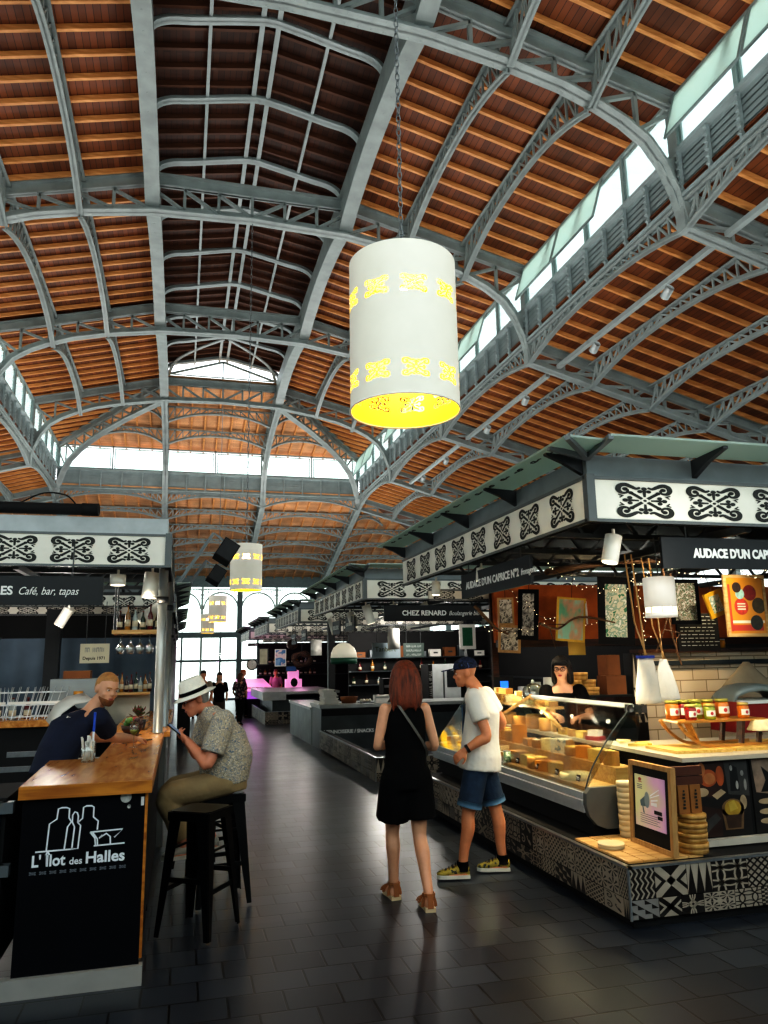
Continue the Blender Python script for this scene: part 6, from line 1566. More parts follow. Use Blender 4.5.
panel_sign('grey green price board beside the pale blue sign',4.51,4.96,15.35,1.76,2.05,mat('sign_grey_green','#55635e',.5,0,.1),[None,None,None],.07,mat('letter_light','#b9c2bc',.5,0,.1))
t=thing('small_pendant_lamp','white cylinder pendant hanging before the pale blue sign','lamp',(4.20,15.0,1.92)); m=MB().use(WHITE); m.lathe([(.12,0),(.12,.42),(1e-4,.425)],n=24); m.build('lamp_shade',None,t); m=MB().use(EDGE); m.tube([(0,0,.42),(0,0,.7)],.008,6); m.build('rod',None,t)
t=thing('small_pendant_lamp','white cylinder pendant left of the dome lamp, farther away','lamp',(3.55,20.5,1.86)); m=MB().use(WHITE); m.lathe([(.15,0),(.15,.42),(1e-4,.425)],n=24); m.build('lamp_shade',None,t); m=MB().use(EDGE); m.tube([(0,0,.42),(0,0,.8)],.008,6); m.build('rod',None,t)
t=thing('white_fridge','white upright fridge with a black lettered strip behind the man','fridge',(6.20,17.9,fz(17.9)-.01)); m=MB().use(mat('fridge_white','#e6ebeb',.4,0,.08)); m.box(-.32,.4,-.3,.3,0,1.75); m.build('body',None,t); m=MB().use(MATTE); m.box(-.42,-.32,-.31,.3,0,1.75); m.build('black_side',None,t); m=MB().use(GREYM); m.box(-.05,-.02,-.33,-.3,.5,1.6); m.build('handle',None,t); m=MB().use(DKSTEEL); m.box(.05,.3,-.305,-.3,1.2,1.6); m.build('window',None,t)
faded_print(t,0,0,1.1,.07,mat('strip_letter','#c9c9c4',.5,0,.05),9,0,(0,-PI/2,0),(-.335,-.312,.5))
pic('green poster in a pale frame hung from the bakery canopy',(5.93,15.3,2.17),.37,.53,0,0,WHITE,mat('green_poster','#1f5a3e',.5,0,.25,20),.07)
for k in range(2):
    t=thing('canopy_pillar','dark square pillar of the bakery stall, '+('left' if k==0 else 'right')+' one','pillar',(3.4 if k==0 else 6.0,17.6 if k==0 else 15.4,fz(17)-.02)); m=MB().use(CHAR); m.box(-.08,.08,-.08,.08,0,2.75); m.build('shaft',None,t)
# far counters and the fish stall
t=thing('far_counter','grey market counter on a patterned base beyond the bakery','counter')
m=MB().use(CT); m.box(2.9,5.0,25.0,29.0,fz(26)-.05,.52); m.build('cabinet',None,t); m=MB().use(CTT); m.box(2.55,5.05,24.7,29.0,.68,.76); m.box(2.56,3.3,24.7,29.0,.5,.68); m.build('top',None,t)
plinth('low patterned plinth under the far grey counter',2.62,5.2,24.6,29.2,fz(26)-.06,.16,55)
PINK=mat('pink_light_glow','#e79ad0',.4,0,.15,6,emit='#f09ad0',estr=.45); PURP=mat('purple_light_glow','#8a5aa8',.4,0,.2,6,emit='#b060d8',estr=.6)  # pink and violet stall light painted in as self-glowing colour
t=thing('fish_counter','fish counter glowing pink and violet under its lamps','counter'); m=MB().use(MATTE); m.box(2.35,3.4,29.6,34,fz(31)-.05,.6); m.build('cabinet',None,t)
m=MB().use(PINK); m.slab([(2.3,29.5,.62),(3.5,29.5,.62),(3.5,33.8,.95),(2.3,33.8,.95)],(0,0,.05)); m.build('ice_bed',None,t); m=MB().use(PURP); m.box(2.3,3.45,29.45,29.52,.35,.62); m.build('front_glow',None,t)
for k in range(7):
    t=thing('fish',('silver','pinkish')[k%2]+' fish on the glowing ice, '+ORD[k]+' from the left','fish',(2.42+.16*k,29.95,.72),.3); m=MB().use(mat(('fish_silver','fish_rose')[k%2],('#c9c4d4','#d99ab8')[k%2],.3,.2,.15)); m.ell((0,0,.02),.05,.2,.03,10,8); m.build('fish_body',None,t); m=MB().use(MATS[('fish_silver','fish_rose')[k%2]]); m.slab([(0,.18,.015),(-.05,.27,.015),(.05,.27,.015)],(0,0,.008)); m.build('tail',None,t)
t=thing('pink_display','second pink lit display behind the far counter','display',(4.1,28.55,.762)); m=MB().use(PINK); m.box(-.3,.3,0,.3,0,.3); m.box(-.2,.2,.1,.3,.3,.62); m.build('case',None,t); m=MB().use(MATTE); m.ell((0,-.08,.18),.13,.08,.16); m.build('scale',None,t)
lamp('POINT','fish_lamp',(2.9,31,1.9),(0,0,0),24,(1,.4,.85),.2)
lamp('POINT','fish_lamp',(4.4,29.0,1.8),(0,0,0),14,(1,.4,.75),.2)
t=thing('far_shelving','dark shelf wall behind the far counters in the right row','shelving'); m=MB().use(MATTE); m.box(3.3,9,34.2,34.4,fz(34)-.1,2.5); m.build('panel',None,t)
for z in (1.1,1.6): m=MB().use(DKSTEEL); m.box(3.3,9,33.95,34.2,z,z+.04); m.build('shelf',None,t)
t=thing('wall_clock','white round clock at the left end of the far shelves','clock',(2.55,28.6,1.62)); m=MB().use(WHITE); m.lathe([(.17,0),(.17,.03),(1e-4,.032)],n=24,M=Matrix.Rotation(PI/2,3,'X')); m.build('face',None,t); m=MB().use(MATTE); m.bar((0,-.036,0),(.06,-.036,.08),.015,.004); m.bar((0,-.036,0),(0,-.036,.12),.012,.004); m.build('hands',None,t); m=MB().use(MATTE); m.tube([(.19*math.cos(2*PI*j/24),-.02,.19*math.sin(2*PI*j/24)) for j in range(24)],.02,6,closed=True); m.build('rim',None,t)
t=thing('wreath','big dark dried wreath hung above the far counter','wreath',(4.25,27.6,1.78)); m=MB().use(voro('wreath_mix',['#2a1a14','#4a2a20','#1a1210','#5a3a2a'],12)); m.tube([(.30*math.cos(2*PI*j/20),0,.20*math.sin(2*PI*j/20)) for j in range(20)],[.1+.03*math.sin(5*j) for j in range(20)],8,closed=True); m.build('twigs',None,t); m=MB().use(EDGE); m.tube([(0,0,.22),(0,0,.85)],.008,5); m.build('cord',None,t)
pic('tall pale picture by the clock in the far stall',(2.95,28.4,1.9),.36,.62,0,0,CHAR,mat('pale_print','#b9b49a',.6,0,.2),.04)
pic('pink and blue poster in the far stall left of the wreath',(3.55,28.2,1.85),.42,.62,0,0,WHITE,voro('pink_blue',['#c98aa8','#d9c4c8','#4a7ab0','#7aa0c8'],3,.5,(1,1,1)),.03)
pic('small blue board between poster and wreath',(3.95,28.2,1.45),.4,.2,0,0,CHAR,mat('blue_board','#2f5a9a',.5,0,.2),.02)
t=thing('dried_ball','round brown dried ornament hanging under the fourth canopy','ornament',(3.7,26.2,2.28)); m=MB().use(MATS['wreath_mix']); m.ell((0,0,0),.2,.2,.17); m.build('ball',None,t); m=MB().use(EDGE); m.tube([(0,0,.15),(0,0,.4)],.006,5); m.build('cord',None,t)
for k in range(26):
    x=3.42+.2*(k//2); bottle(bn[(k*2)%5]+' bottle on the far shelf wall, '+('upper' if k%2 else 'lower')+' row, '+ORD[k//2]+' from the left',x,34.05,1.642 if k%2 else 1.142,BC[(k*2)%5],'bottles on the far shelf wall',.24,.06)
# left row beyond the bar
for k,(y0,y1) in enumerate(((14.3,18.4),(21,25))):
    t=thing('left_row_counter','dark counter of the left row, '+('just beyond the bar' if k==0 else 'nearer the entrance'),'counter'); m=MB().use(CT); m.box(-3.5,-.3,y0,y1,fz(y1)-.05,.8); m.build('cabinet',None,t); m=MB().use(CTT); m.box(-3.5,-.25,y0-.05,y1,.8,.86); m.build('top',None,t)
t=thing('left_back_wall','dark back wall of the left row stalls','back wall'); m=MB().use(MATTE); m.box(-6.5,-1.2,19.0,19.1,fz(19)-.1,2.6); m.build('panel',None,t); m=MB().use(CHAR); m.box(-5.5,-1.4,18.97,19.0,1.0,1.04); m.build('rail',None,t)
t=thing('right_back_wall','dark rear wall closing the right row of stalls','back wall'); m=MB().use(MATTE); m.box(8.25,8.4,4.6,36,-.4,2.6); m.build('panel',None,t); m=MB().use(CHAR); m.box(8.2,8.25,9.2,36,1.2,1.25); m.build('rail',None,t)
# ================================================================ PEOPLE
V=Vector
def ring(c,lat,fwd,w,d,n=20,flat=1.0):
    """ellipse ring centred c in the lat / fwd plane"""
    return [c+lat*(w*math.copysign(abs(math.cos(a))**flat,math.cos(a)))+fwd*(d*math.sin(a)) for a in [2*PI*j/n for j in range(n)]]
def limb(mb,pts,radii,n=12,k=4,end=True):
    P=crom([tuple(p) for p in pts],k); m=len(pts)-1
    rr=[]
    for i in range(len(P)):
        t=i/k; a=min(int(t),m-1); u=t-a; rr.append(radii[a]*(1-u)+radii[a+1]*u)
    mb.tube(P,rr,n)
    mb.ell(P[0],rr[0],rr[0],rr[0],10,6)
    if end: mb.ell(P[-1],rr[-1],rr[-1],rr[-1],10,6)
def mix(a,b,t): return a+(b-a)*t
def hand(mb,w,d,n,thumb,curl=.5,s=1.0):
    """palm and five fingers. d: along the hand, n: palm side normal, thumb: +-1 along d x n"""
    d=V(d).normalized(); n=V(n); n=(n-d*n.dot(d)).normalized(); sd=d.cross(n)*thumb
    rings=[]
    for t,wd,th in ((-.01,.026,.018),(.02,.034,.017),(.06,.040,.015),(.085,.040,.013)):
        rings.append(ring(w+d*t*s,sd,n,wd*s,th*s,12))
    mb.loft(rings)
    for i,(off,L) in enumerate(((.029,.072),(.010,.082),(-.010,.076),(-.028,.058))):
        p=w+d*.08*s+sd*off*s; dirv=V(d); pts=[p]; a=curl*(.8+.12*i)
        for q in range(3):
            c,sn=math.cos(a*(q+1)*.75),math.sin(a*(q+1)*.75)
            p=p+(d*c+n*sn)*(L*s*(.42,.33,.25)[q]); pts.append(p)
        mb.tube(pts,[.0092*s,.0088*s,.008*s,.007*s],8); mb.ell(pts[-1],.0072*s,.0072*s,.0072*s,8,6)
    p=w+d*.02*s+sd*.028*s; q=p+(d*.6+sd*.75+n*.25).normalized()*.035*s; r=q+(d*.85+sd*.25+n*.45).normalized()*.032*s; e=r+(d*.9+n*.4).normalized()*.022*s
    mb.tube([p,q,r,e],[.014*s,.012*s,.010*s,.008*s],8); mb.ell(e,.008*s,.008*s,.008*s,8,6)
HPROF=[(0,.030,.026,.058),(.018,.045,.040,.050),(.04,.055,.058,.036),(.065,.062,.074,.020),(.095,.067,.086,.009),(.125,.072,.093,.002),(.16,.074,.095,-.002),(.19,.069,.088,-.004),(.213,.053,.068,-.006),(.228,.032,.042,-.008),(.235,.008,.010,-.008)]
class Head:
    def __init__(s,chin,f,up=None,sc=1.0):
        s.f=V(f).normalized(); up=V(up or (0,0,1)); s.u=(up-s.f*up.dot(s.f)).normalized(); s.l=s.u.cross(s.f); s.sc=sc
        s.o=V(chin)-s.f*.055*sc       # head axis at chin level
    def p(s,l,f,u): return s.o+(s.l*l+s.f*f+s.u*u)*s.sc
    def build(s,mb):
        k=s.sc
        mb.loft([ring(s.p(0,fo,z),s.l,s.f,w*k,d*k,18) for z,w,d,fo in HPROF])
        T=Matrix((s.l,s.f,s.u)).transposed()
        mb.loft([ring(s.p(0,.088,.115),s.l,s.f,.008*k,.010*k,8),ring(s.p(0,.096,.098),s.l,s.f,.011*k,.014*k,8),ring(s.p(0,.104,.083),s.l,s.f,.016*k,.015*k,8),ring(s.p(0,.093,.074),s.l,s.f,.012*k,.012*k,8)])
        mb.ell(s.p(0,.080,.132),.052*k,.018*k,.011*k,14,6,T)
        mb.ell(s.p(0,.080,.052),.026*k,.018*k,.013*k,12,6,T)
        mb.ell(s.p(.045,.058,.080),.022*k,.022*k,.022*k,10,6,T); mb.ell(s.p(-.045,.058,.080),.022*k,.022*k,.022*k,10,6,T)
        for q in (-1,1): mb.ell(s.p(q*.078,-.010,.105),.012*k,.021*k,.034*k,10,8,T)
    def T(s): return Matrix((s.l,s.f,s.u)).transposed()
    def face(s,parent,brow,lip,eye='#2a2019'):
        T=s.T();k=s.sc
        EW=mat('eye_white','#d9d4cc',.3,0,.02); EI=mat('iris_'+eye.strip('#'),eye,.2,0,.1)
        for q in (-1,1):
            m=MB().use(EW); m.ell(s.p(q*.031,.083,.113),.013*k,.008*k,.007*k,10,6,T); e=m.build('eye',None,parent)
            m=MB().use(EI); m.ell(s.p(q*.031,.0895,.113),.006*k,.004*k,.006*k,10,6,T); m.build('iris',None,e)
            m=MB().use(brow); m.tube([s.p(q*.015,.098,.130),s.p(q*.034,.096,.135),s.p(q*.052,.080,.130)],[.004*k,.005*k,.003*k],6); m.build('eyebrow',None,parent)
        m=MB().use(lip); m.ell(s.p(0,.096,.053),.023*k,.006*k,.0045*k,12,6,T); m.ell(s.p(0,.095,.045),.019*k,.006*k,.005*k,12,6,T); m.build('mouth',None,parent)
def build_body(J,head,skin,voxel,name='body',fem=False,handargs=None,bare=True):
    mb=MB(); lat=(J['shL']-J['shR']).normalized()
    pel,wai,che,nk=J['pel'],J['wai'],J['che'],J['nk']
    up=(che-pel).normalized(); fwd=lat.cross(V((0,0,1)))*-1
    fwd=(J['f']-up*J['f'].dot(up)).normalized(); lat2=fwd.cross(up)*-1
    lat2=up.cross(fwd)
    sw=(J['shL']-J['shR']).length/2
    hw=.165 if fem else .155
    mb.loft([ring(pel-up*.11,lat2,fwd,hw*.75,.085),ring(pel-up*.03,lat2,fwd,hw,.105),ring(pel+up*.06,lat2,fwd,hw*.97,.10),ring(wai,lat2,fwd,(.125 if fem else .145),.09+J.get('belly',0)),ring(mix(wai,che,.5),lat2,fwd,.145 if fem else .16,.10+J.get('belly',0)*.6),ring(che,lat2,fwd,sw*.86,.105),ring(mix(che,nk,.55),lat2,fwd,sw*.92,.08),ring(mix(che,nk,.85),lat2,fwd,sw*.6,.06),ring(nk,lat2,fwd,.06,.055)])
    nr=.05 if fem else .058
    hb=head.p(0,-.012,.05); limb(mb,[nk-up*.03,mix(nk,hb,.5),hb],[nr*1.12,nr,nr])
    head.build(mb)
    for q in 'LR':
        sh,el,wr=J['sh'+q],J['el'+q],J['wr'+q]; a=.85 if fem else 1.0
        limb(mb,[sh,mix(sh,el,.4)+ (sh-el).normalized()*0,el,mix(el,wr,.35),wr],[.053*a,.050*a,.040*a,.043*a,.027*a])
        ha=(handargs or {}).get(q)
        if ha: hand(mb,wr,ha[0],ha[1],ha[2],ha[3],.95 if not fem else .88)
        hp,kn,an,to=J['hip'+q],J['kn'+q],J['an'+q],J['to'+q]; b=.95 if fem else 1.0
        back=(V((0,0,0))-J['f'])*.012
        limb(mb,[hp,mix(hp,kn,.45),kn,mix(kn,an,.3)+back,mix(kn,an,.65),an],[.088*b,.078*b,.054*b,.057*b,.043*b,.036*b])
        d=(to-an); d.z=0; d.normalize(); heel=V((an.x,an.y,to.z))-d*.045
        mb.ell(mix(heel,to,.15)+V((0,0,.035)),.036,.036,.04,10,8); limb(mb,[an-V((0,0,.01)),mix(heel,to,.45)+V((0,0,.035)),mix(heel,to,.85)+V((0,0,.02))],[.034,.036,.026]); mb.tube([mix(heel,to,.05)+V((0,0,.02)),mix(heel,to,.6)+V((0,0,.022)),to+V((0,0,.016))],[(.032,.02),(.042,.02),(.03,.015)],12)
    me=remesh(mb,voxel,3); me.materials.append(skin); return me
def shell(parent,name,mt,parts,voxel=.011,sm=4):
    mb=MB()
    for p in parts: p(mb)
    me=remesh(mb,voxel,sm,name); me.materials.append(mt); return obj(name,me,parent)
def torso_part(J,zs,belly=0):
    """zs: list of (t along pelvis->neck path, half width, half depth, forward offset)"""
    def f(mb):
        up=(J['che']-J['pel']).normalized(); fwd=(J['f']-up*J['f'].dot(up)).normalized(); lat2=up.cross(fwd)
        path=[J['pel'],J['wai'],J['che'],J['nk']]
        rings=[]
        for t,w,d,o in zs:
            if t<0: c=path[0]+up*t
            else:
                i=min(int(t),2); c=mix(path[i],path[i+1],t-i)
            rings.append(ring(c+fwd*o,lat2,fwd,w,d,22))
        mb.loft(rings)
    return f
def sleeve(J,q,t,r0,r1):
    def f(mb): limb(mb,[J['sh'+q],mix(J['sh'+q],J['el'+q],t*.5),mix(J['sh'+q],J['el'+q],t)],[r0,mix(r0,r1,.4),r1],end=False)
    return f
def leg(J,q,t0,t1,r0,r1,r2=None):
    """trouser leg from hip to fraction t1 of hip>knee>ankle path (1=knee, 2=ankle)"""
    def f(mb):
        hp,kn,an=J['hip'+q],J['kn'+q],J['an'+q]
        if t1<=1: limb(mb,[hp,mix(hp,kn,t1*.5),mix(hp,kn,t1)],[r0,mix(r0,r1,.5),r1],16,4,False)
        else: limb(mb,[hp,mix(hp,kn,.5),kn,mix(kn,an,(t1-1)*.5),mix(kn,an,t1-1)],[r0,mix(r0,r1,.5),r1,mix(r1,r2,.5),r2],16,4,False)
    return f
def shoe(parent,name,an,to,upper,sole,laces=None,h=.075):
    d=(to-an); d.z=0; d.normalize(); sdv=V((-d.y,d.x,0)); heel=V((an.x,an.y,to.z))-d*.055; L=((to-heel).length)+.02
    z0=V((0,0,0))
    mb=MB().use(sole); pr=[(0,.036),(.12,.042),(.4,.040),(.7,.05),(.9,.043),(1.0,.015)]
    lo=[heel+d*(L*a)+sdv*b for a,b in pr]+[heel+d*(L*a)-sdv*b for a,b in pr[::-1]]
    mb.slab(lo,(0,0,.026)); so=mb.build(name+'_sole',None,parent)
    mb=MB()
    mb.loft([[heel+d*(L*a)+sdv*(w*math.cos(q))+V((0,0,.02+hh*.5+hh*.55*math.sin(q))) for q in [2*PI*j/12 for j in range(12)]] for a,w,hh in ((.0,.028,.06),(.1,.038,h),(.28,.040,h),(.45,.042,h*.8),(.7,.048,h*.55),(.9,.040,h*.4),(.99,.018,h*.25))])
    me=remesh(mb,.008,3,name); me.materials.append(upper); s=obj(name,me,parent)
    if laces:
        m=MB().use(laces)
        for i in range(4):
            c=heel+d*(L*(.42+.1*i))+V((0,0,.02+h*(1.0-.16*i))); m.tube([c-sdv*.03-V((0,0,.012)),c+V((0,0,.006)),c+sdv*.03-V((0,0,.012))],.0045,6)
        m.build('lace',None,s)
    return s
def hair_cap(head,parent,mt,grow=.012,front=.125,back=.05,vox=.009,extra=None,name='hair'):
    mb=MB(); k=head.sc
    T=head.T()
    for z,w,d,fo in [(.12,.074,.075,-.030),(.15,.078,.092,-.012),(.175,.078,.094,-.006),(.20,.068,.084,-.006),(.222,.050,.062,-.008),(.240,.02,.03,-.01)]: pass
    rg_=[ring(head.p(0,fo,z),head.l,head.f,(w+grow)*k,(d+grow)*k,18) for z,w,d,fo in [(back,.055,.045,-.055),(.09,.066,.060,-.040),(.12,.072,.072,-.028),(.15,.074,.090-.012*(front==1),-.008-.014*(front==1)),(.185,.070,.090,-.004),(.212,.054,.070,-.006),(.232,.028,.04,-.008),(.24,.006,.01,-.008)]]
    mb.loft(rg_)
    if extra: extra(mb)
    me=remesh(mb,vox,3,name); me.materials.append(mt); return obj(name,me,parent)
def person(label,loc,J,head,skin,voxel=.008,fem=False,hands=None,group=None):
    t=thing('person',label,'person',loc,0,group)
    o=obj('body',build_body(J,head,skin,voxel,'body',fem,hands),t); return t
SK1=mat('skin_fair','#cf9a7a',.5,0,.06,16); SK2=mat('skin_tan','#c9835c',.5,0,.08,16); SK3=mat('skin_red','#cc8566',.5,0,.08,16)
LIP=mat('lip','#9a4e44',.5,0,.05)
BLKC=mat('cloth_black','#070709',.9,0,.25,8,.3,14,spec=.15); WHC=mat('cloth_white','#d6d1c8',.85,0,.04,5,.5,9); DENIM=mat('denim','#1b2f45',.85,0,.25,12,.3,20); DENIML=mat('denim_light','#47677f',.85,0,.2,12)
def JJ(**k): return {a:(V(b) if isinstance(b,(tuple,list)) else b) for a,b in k.items()}
# ---- woman in black, seen from behind (coordinates relative to her root)
J=JJ(f=(.08,1,0),pel=(0,0,.90),wai=(0,.01,1.06),che=(.0,.01,1.25),nk=(.0,.0,1.44),shL=(-.155,0,1.355),shR=(.155,-.01,1.35),elL=(-.215,.00,1.10),elR=(.225,-.01,1.08),wrL=(-.14,.22,1.06),wrR=(.16,.21,1.05),
  hipL=(-.085,.0,.86),hipR=(.085,0,.86),knL=(-.085,.11,.47),knR=(.085,-.02,.46),anL=(-.075,.13,.10),anR=(.085,-.20,.11),toL=(-.085,.31,.012),toR=(.10,-.02,.012))
hd=Head((.02,.06,1.475),(.22,1,-.12),sc=.97)
t=person('woman in black sleeveless playsuit with auburn hair, walking away from the viewer',(1.645,5.60,0),J,hd,SK1,.008,True,{'L':((.3,1,.0),(.5,0,-.3),-1,.6),'R':((-.3,1,0),(-.5,0,-.3),1,.6)})
hd.face(t,mat('brow_brown','#4a2a1a',.7,0,.1),LIP)
shell(t,'top',BLKC,[torso_part(J,[(-.02,.165,.125,0),(.5,.158,.122,0),(1,.150,.115,.0),(1.5,.158,.12,0),(2,.160,.12,0),(2.4,.148,.105,0),(2.62,.128,.088,0),(2.78,.098,.072,0),(2.86,.07,.06,0)])])
shell(t,'shorts',BLKC,[torso_part(J,[(-.12,.17,.125,0),(-.04,.175,.13,0),(.3,.165,.125,0),(.9,.15,.115,0)]),leg(J,'L',0,.74,.112,.132),leg(J,'R',0,.72,.112,.132)])
HAIR=mat('hair_auburn','#6a2c12',.42,0,.75,8,.6,60,stretch=(7,7,.6))
def longhair(mb):
    for a,b,c,w,d in ((0,-.045,.12,.100,.080),): pass
    rings=[ring(hd.p(lx_,fo,z),hd.l,hd.f,w,d,20) for z,w,d,fo,lx_ in ((.215,.06,.06,-.02,0),(.16,.102,.10,-.03,0),(.10,.118,.088,-.045,0),(.03,.128,.078,-.055,0),(-.04,.125,.068,-.062,.004),(-.10,.105,.055,-.066,.0),(-.135,.07,.035,-.068,0))]
    mb.loft(rings)
    for i in range(9):
        x=-.10+.025*i; mb.tube([hd.p(x,-.07,.02),hd.p(x*1.08,-.085,-.06),hd.p(x*1.02+.01*math.sin(i*2),-.085,-.14-.02*math.sin(i*1.7))],[.022,.022,.008],8)
hair_cap(hd,t,HAIR,.022,extra=longhair)
STRAP=mat('strap_grey','#5c5852',.5,.2,.1); m=MB().use(STRAP)
P=crom([(-.10,.09,1.40),(-.10,-.02,1.435),(-.06,-.10,1.36),(.03,-.128,1.22),(.11,-.115,1.10),(.155,-.03,1.02),(.15,.06,.98)],5)
for a,b in zip(P,P[1:]): m.bar(a,b,.018,.006,(0,1,0))
m.build('bag_strap',None,t)
LEA=mat('sandal_leather','#8a5630',.5,0,.15); SOLEC=mat('sandal_sole','#cdb894',.6,0,.1)
for q in 'LR':
    an,to=J['an'+q],J['to'+q]; d=(to-an); d.z=0; d.normalize(); s_=V((-d.y,d.x,0)); heel=V((an.x,an.y,.004))-d*.055
    m=MB().use(SOLEC); pr=[(0,.036),(.1,.038),(.19,.046),(.25,.03)]; m.slab([heel+d*a+s_*b-V((0,0,.004)) for a,b in pr]+[heel+d*a-s_*b-V((0,0,.004)) for a,b in pr[::-1]],(0,0,.028)); so=m.build('sandal_sole',None,t)
    for a,h,w in ((.05,.105,.046),(.15,.07,.05),(.20,.05,.05)):
        m=MB().use(LEA)
        P=[heel+d*(a)+s_*(w*math.cos(x))+V((0,0,.02+(h-.02)*math.sin(x))) for x in [PI*j/10 for j in range(11)]]
        for u,v in zip(P,P[1:]): m.bar(u,v,.022,.006,d)
        m.build('sandal_strap',None,t)
    m=MB().use(LEA)
    P=[V((an.x,an.y,.105))+ (d*math.cos(x)+s_*math.sin(x))*.043 for x in [2*PI*j/14 for j in range(15)]]
    for u,v in zip(P,P[1:]): m.bar(u,v,.006,.022)
    m.bar(heel-d*.002+V((0,0,.02)),heel+d*.008+V((0,0,.11)),.04,.008,d); m.build('sandal_strap',None,t)
# ---- man in white t-shirt
J=JJ(f=(-.80,.60,0),pel=(0,0,.93),wai=(.02,0,1.08),che=(.035,0,1.28),nk=(-.005,0,1.495),shL=(-.09,-.155,1.405),shR=(.14,.145,1.405),elL=(-.03,-.255,1.11),elR=(.275,.13,1.17),wrL=(-.205,-.205,1.0),wrR=(.10,.26,1.05),
  hipL=(-.05,-.07,.88),hipR=(.05,.07,.88),knL=(-.14,-.06,.50),knR=(.15,.06,.49),anL=(-.20,-.05,.10),anR=(.185,.04,.10),toL=(-.385,.0,.012),toR=(-.0,.10,.012))
hd=Head((-.118,.06,1.487),(-.93,.34,-.10),sc=1.0)
t=person('man in white t-shirt, denim shorts and navy cap, standing at the cheese case',(2.43,6.10,fz(6.1)),J,hd,SK2,.008,False,{'L':((-.75,.1,-.6),(.3,.8,-.4),1,.7),'R':((-.8,-.1,-.2),(.3,-.8,-.3),-1,.6)})
hd.face(t,mat('brow_grey','#8a7a6a',.7,0,.1),LIP)
shell(t,'t_shirt',WHC,[torso_part(J,[(-.11,.205,.175,-.01),(.0,.202,.172,-.01),(.6,.188,.158,0),(1,.180,.15,.0),(1.5,.185,.145,-.005),(2,.186,.14,-.01),(2.4,.178,.115,-.005),(2.7,.13,.095,0),(2.86,.09,.08,0),(2.96,.072,.07,0)]),sleeve(J,'L',.62,.082,.078),sleeve(J,'R',.62,.082,.078)])
shell(t,'shorts',DENIM,[torso_part(J,[(-.13,.165,.12,0),(-.02,.165,.13,0),(.4,.16,.13,0)]),leg(J,'L',0,.86,.103,.098),leg(J,'R',0,.84,.103,.098)])
for q in 'LR':
    e=mix(J['hip'+q],J['kn'+q],.86 if q=='L' else .84); dirv=(J['kn'+q]-J['hip'+q]).normalized()
    m=MB().use(DENIML); m.smooth=True; m.tube([e-dirv*.035,e+dirv*.012],.103,20); m.build('shorts_cuff',None,t)
YS=voro('shoe_yellow',['#2a2a22','#a08a30','#b09a40','#3a382a'],24,.6); SOLW=mat('shoe_sole','#d6d2c6',.6,0,.05); LB=mat('lace_black','#121212',.7,0,.1)
for q in 'LR':
    shoe(t,'shoe',J['an'+q],J['to'+q],YS,SOLW,LB,.085)
    m=MB().use(BLKC); m.tube([J['an'+q]+V((0,0,-.035)),J['an'+q]+V((0,0,.035))],[.052,.046],14); m.build('sock',None,t)
CAPM=voro('cap_pattern',['#141a2e','#1f2a4a','#0d1120','#3a4a72'],22)
mb=MB(); k=hd.sc
mb.loft([ring(hd.p(0,fo,z),hd.l,hd.f,w,d,20) for z,w,d,fo in ((.145,.084,.106,-.004),(.17,.084,.106,-.005),(.205,.074,.094,-.006),(.232,.05,.065,-.008),(.246,.012,.016,-.008))])
me=remesh(mb,.009,2,'cap'); me.materials.append(CAPM); cp=obj('cap',me,t)
m=MB().use(CAPM); n=12
top=[hd.p(.078*math.cos(PI*j/n),.070+.135*math.sin(PI*j/n),.156-.014*math.sin(PI*j/n)) for j in range(n+1)]
m.slab(top,hd.u*.008); m.build('visor',None,cp)
m=MB().use(mat('watch_dark','#20201e',.3,.5,.1)); m.tube([mix(J['wrL'],J['elL'],.06),mix(J['wrL'],J['elL'],.18)],.036,14); m.build('watch',None,t)
m=MB().use(mat('tee_print','#3a5068',.7,0,.3,20)); c=J['che']+J['f']*.142+V((0,0,-.06)); lt=V((-.6,-.8,0)); m.slab([c+lt*.07+V((0,0,.12)),c-lt*.07+V((0,0,.12)),c-lt*.07-V((0,0,.12)),c+lt*.07-V((0,0,.12))],J['f']*.012); m.build('shirt_print',None,t)
# ---- seated man with the hat
J=JJ(f=(-.975,-.22,0),pel=(.03,0,.88),wai=(.055,0,1.03),che=(.005,0,1.20),nk=(-.10,-.015,1.375),shL=(-.01,-.20,1.30),shR=(-.10,.19,1.30),elL=(-.115,-.27,1.005),elR=(-.18,.20,1.03),wrL=(-.255,-.14,1.155),wrR=(-.27,.06,1.155),
  hipL=(.03,-.10,.86),hipR=(.01,.09,.86),knL=(-.385,-.12,.775),knR=(-.37,.13,.775),anL=(-.265,-.10,.43),anR=(-.06,.12,.44),toL=(-.40,-.125,.345),toR=(-.18,.10,.335),belly=.05)
hd=Head((-.225,-.05,1.335),(-.92,-.22,-.36),sc=1.02)
t=person('man in white hat and leafy shirt sitting on a stool, looking at his phone',(.33,6.08,fz(6.08)),J,hd,SK3,.008,False,{'L':((-.62,.55,.5),(.2,.6,.6),1,.75),'R':((-.62,-.45,.5),(.2,-.6,.6),-1,.75)})
hd.face(t,mat('brow_grey2','#7a6a5e',.7,0,.1),LIP)
SHIRT=voro('leaf_shirt',['#b8a78c','#8c8474','#cbbda4','#5f6e80','#a08f74','#d8ccb6','#6f6a5c'],34,.8,distort=1.5)
shell(t,'shirt',SHIRT,[torso_part(J,[(-.04,.195,.165,.0),(.1,.20,.185,.01),(.6,.20,.20,.02),(1,.198,.195,.02),(1.5,.20,.175,.01),(2,.198,.15,-.01),(2.4,.18,.125,-.01),(2.7,.14,.115,0),(2.9,.10,.095,0),(3.05,.08,.082,.005),(3.15,.072,.078,.01)]),sleeve(J,'L',.75,.088,.090),sleeve(J,'R',.75,.088,.090)])
KH=mat('khaki','#8f7a58',.85,0,.12,6,.4,12)
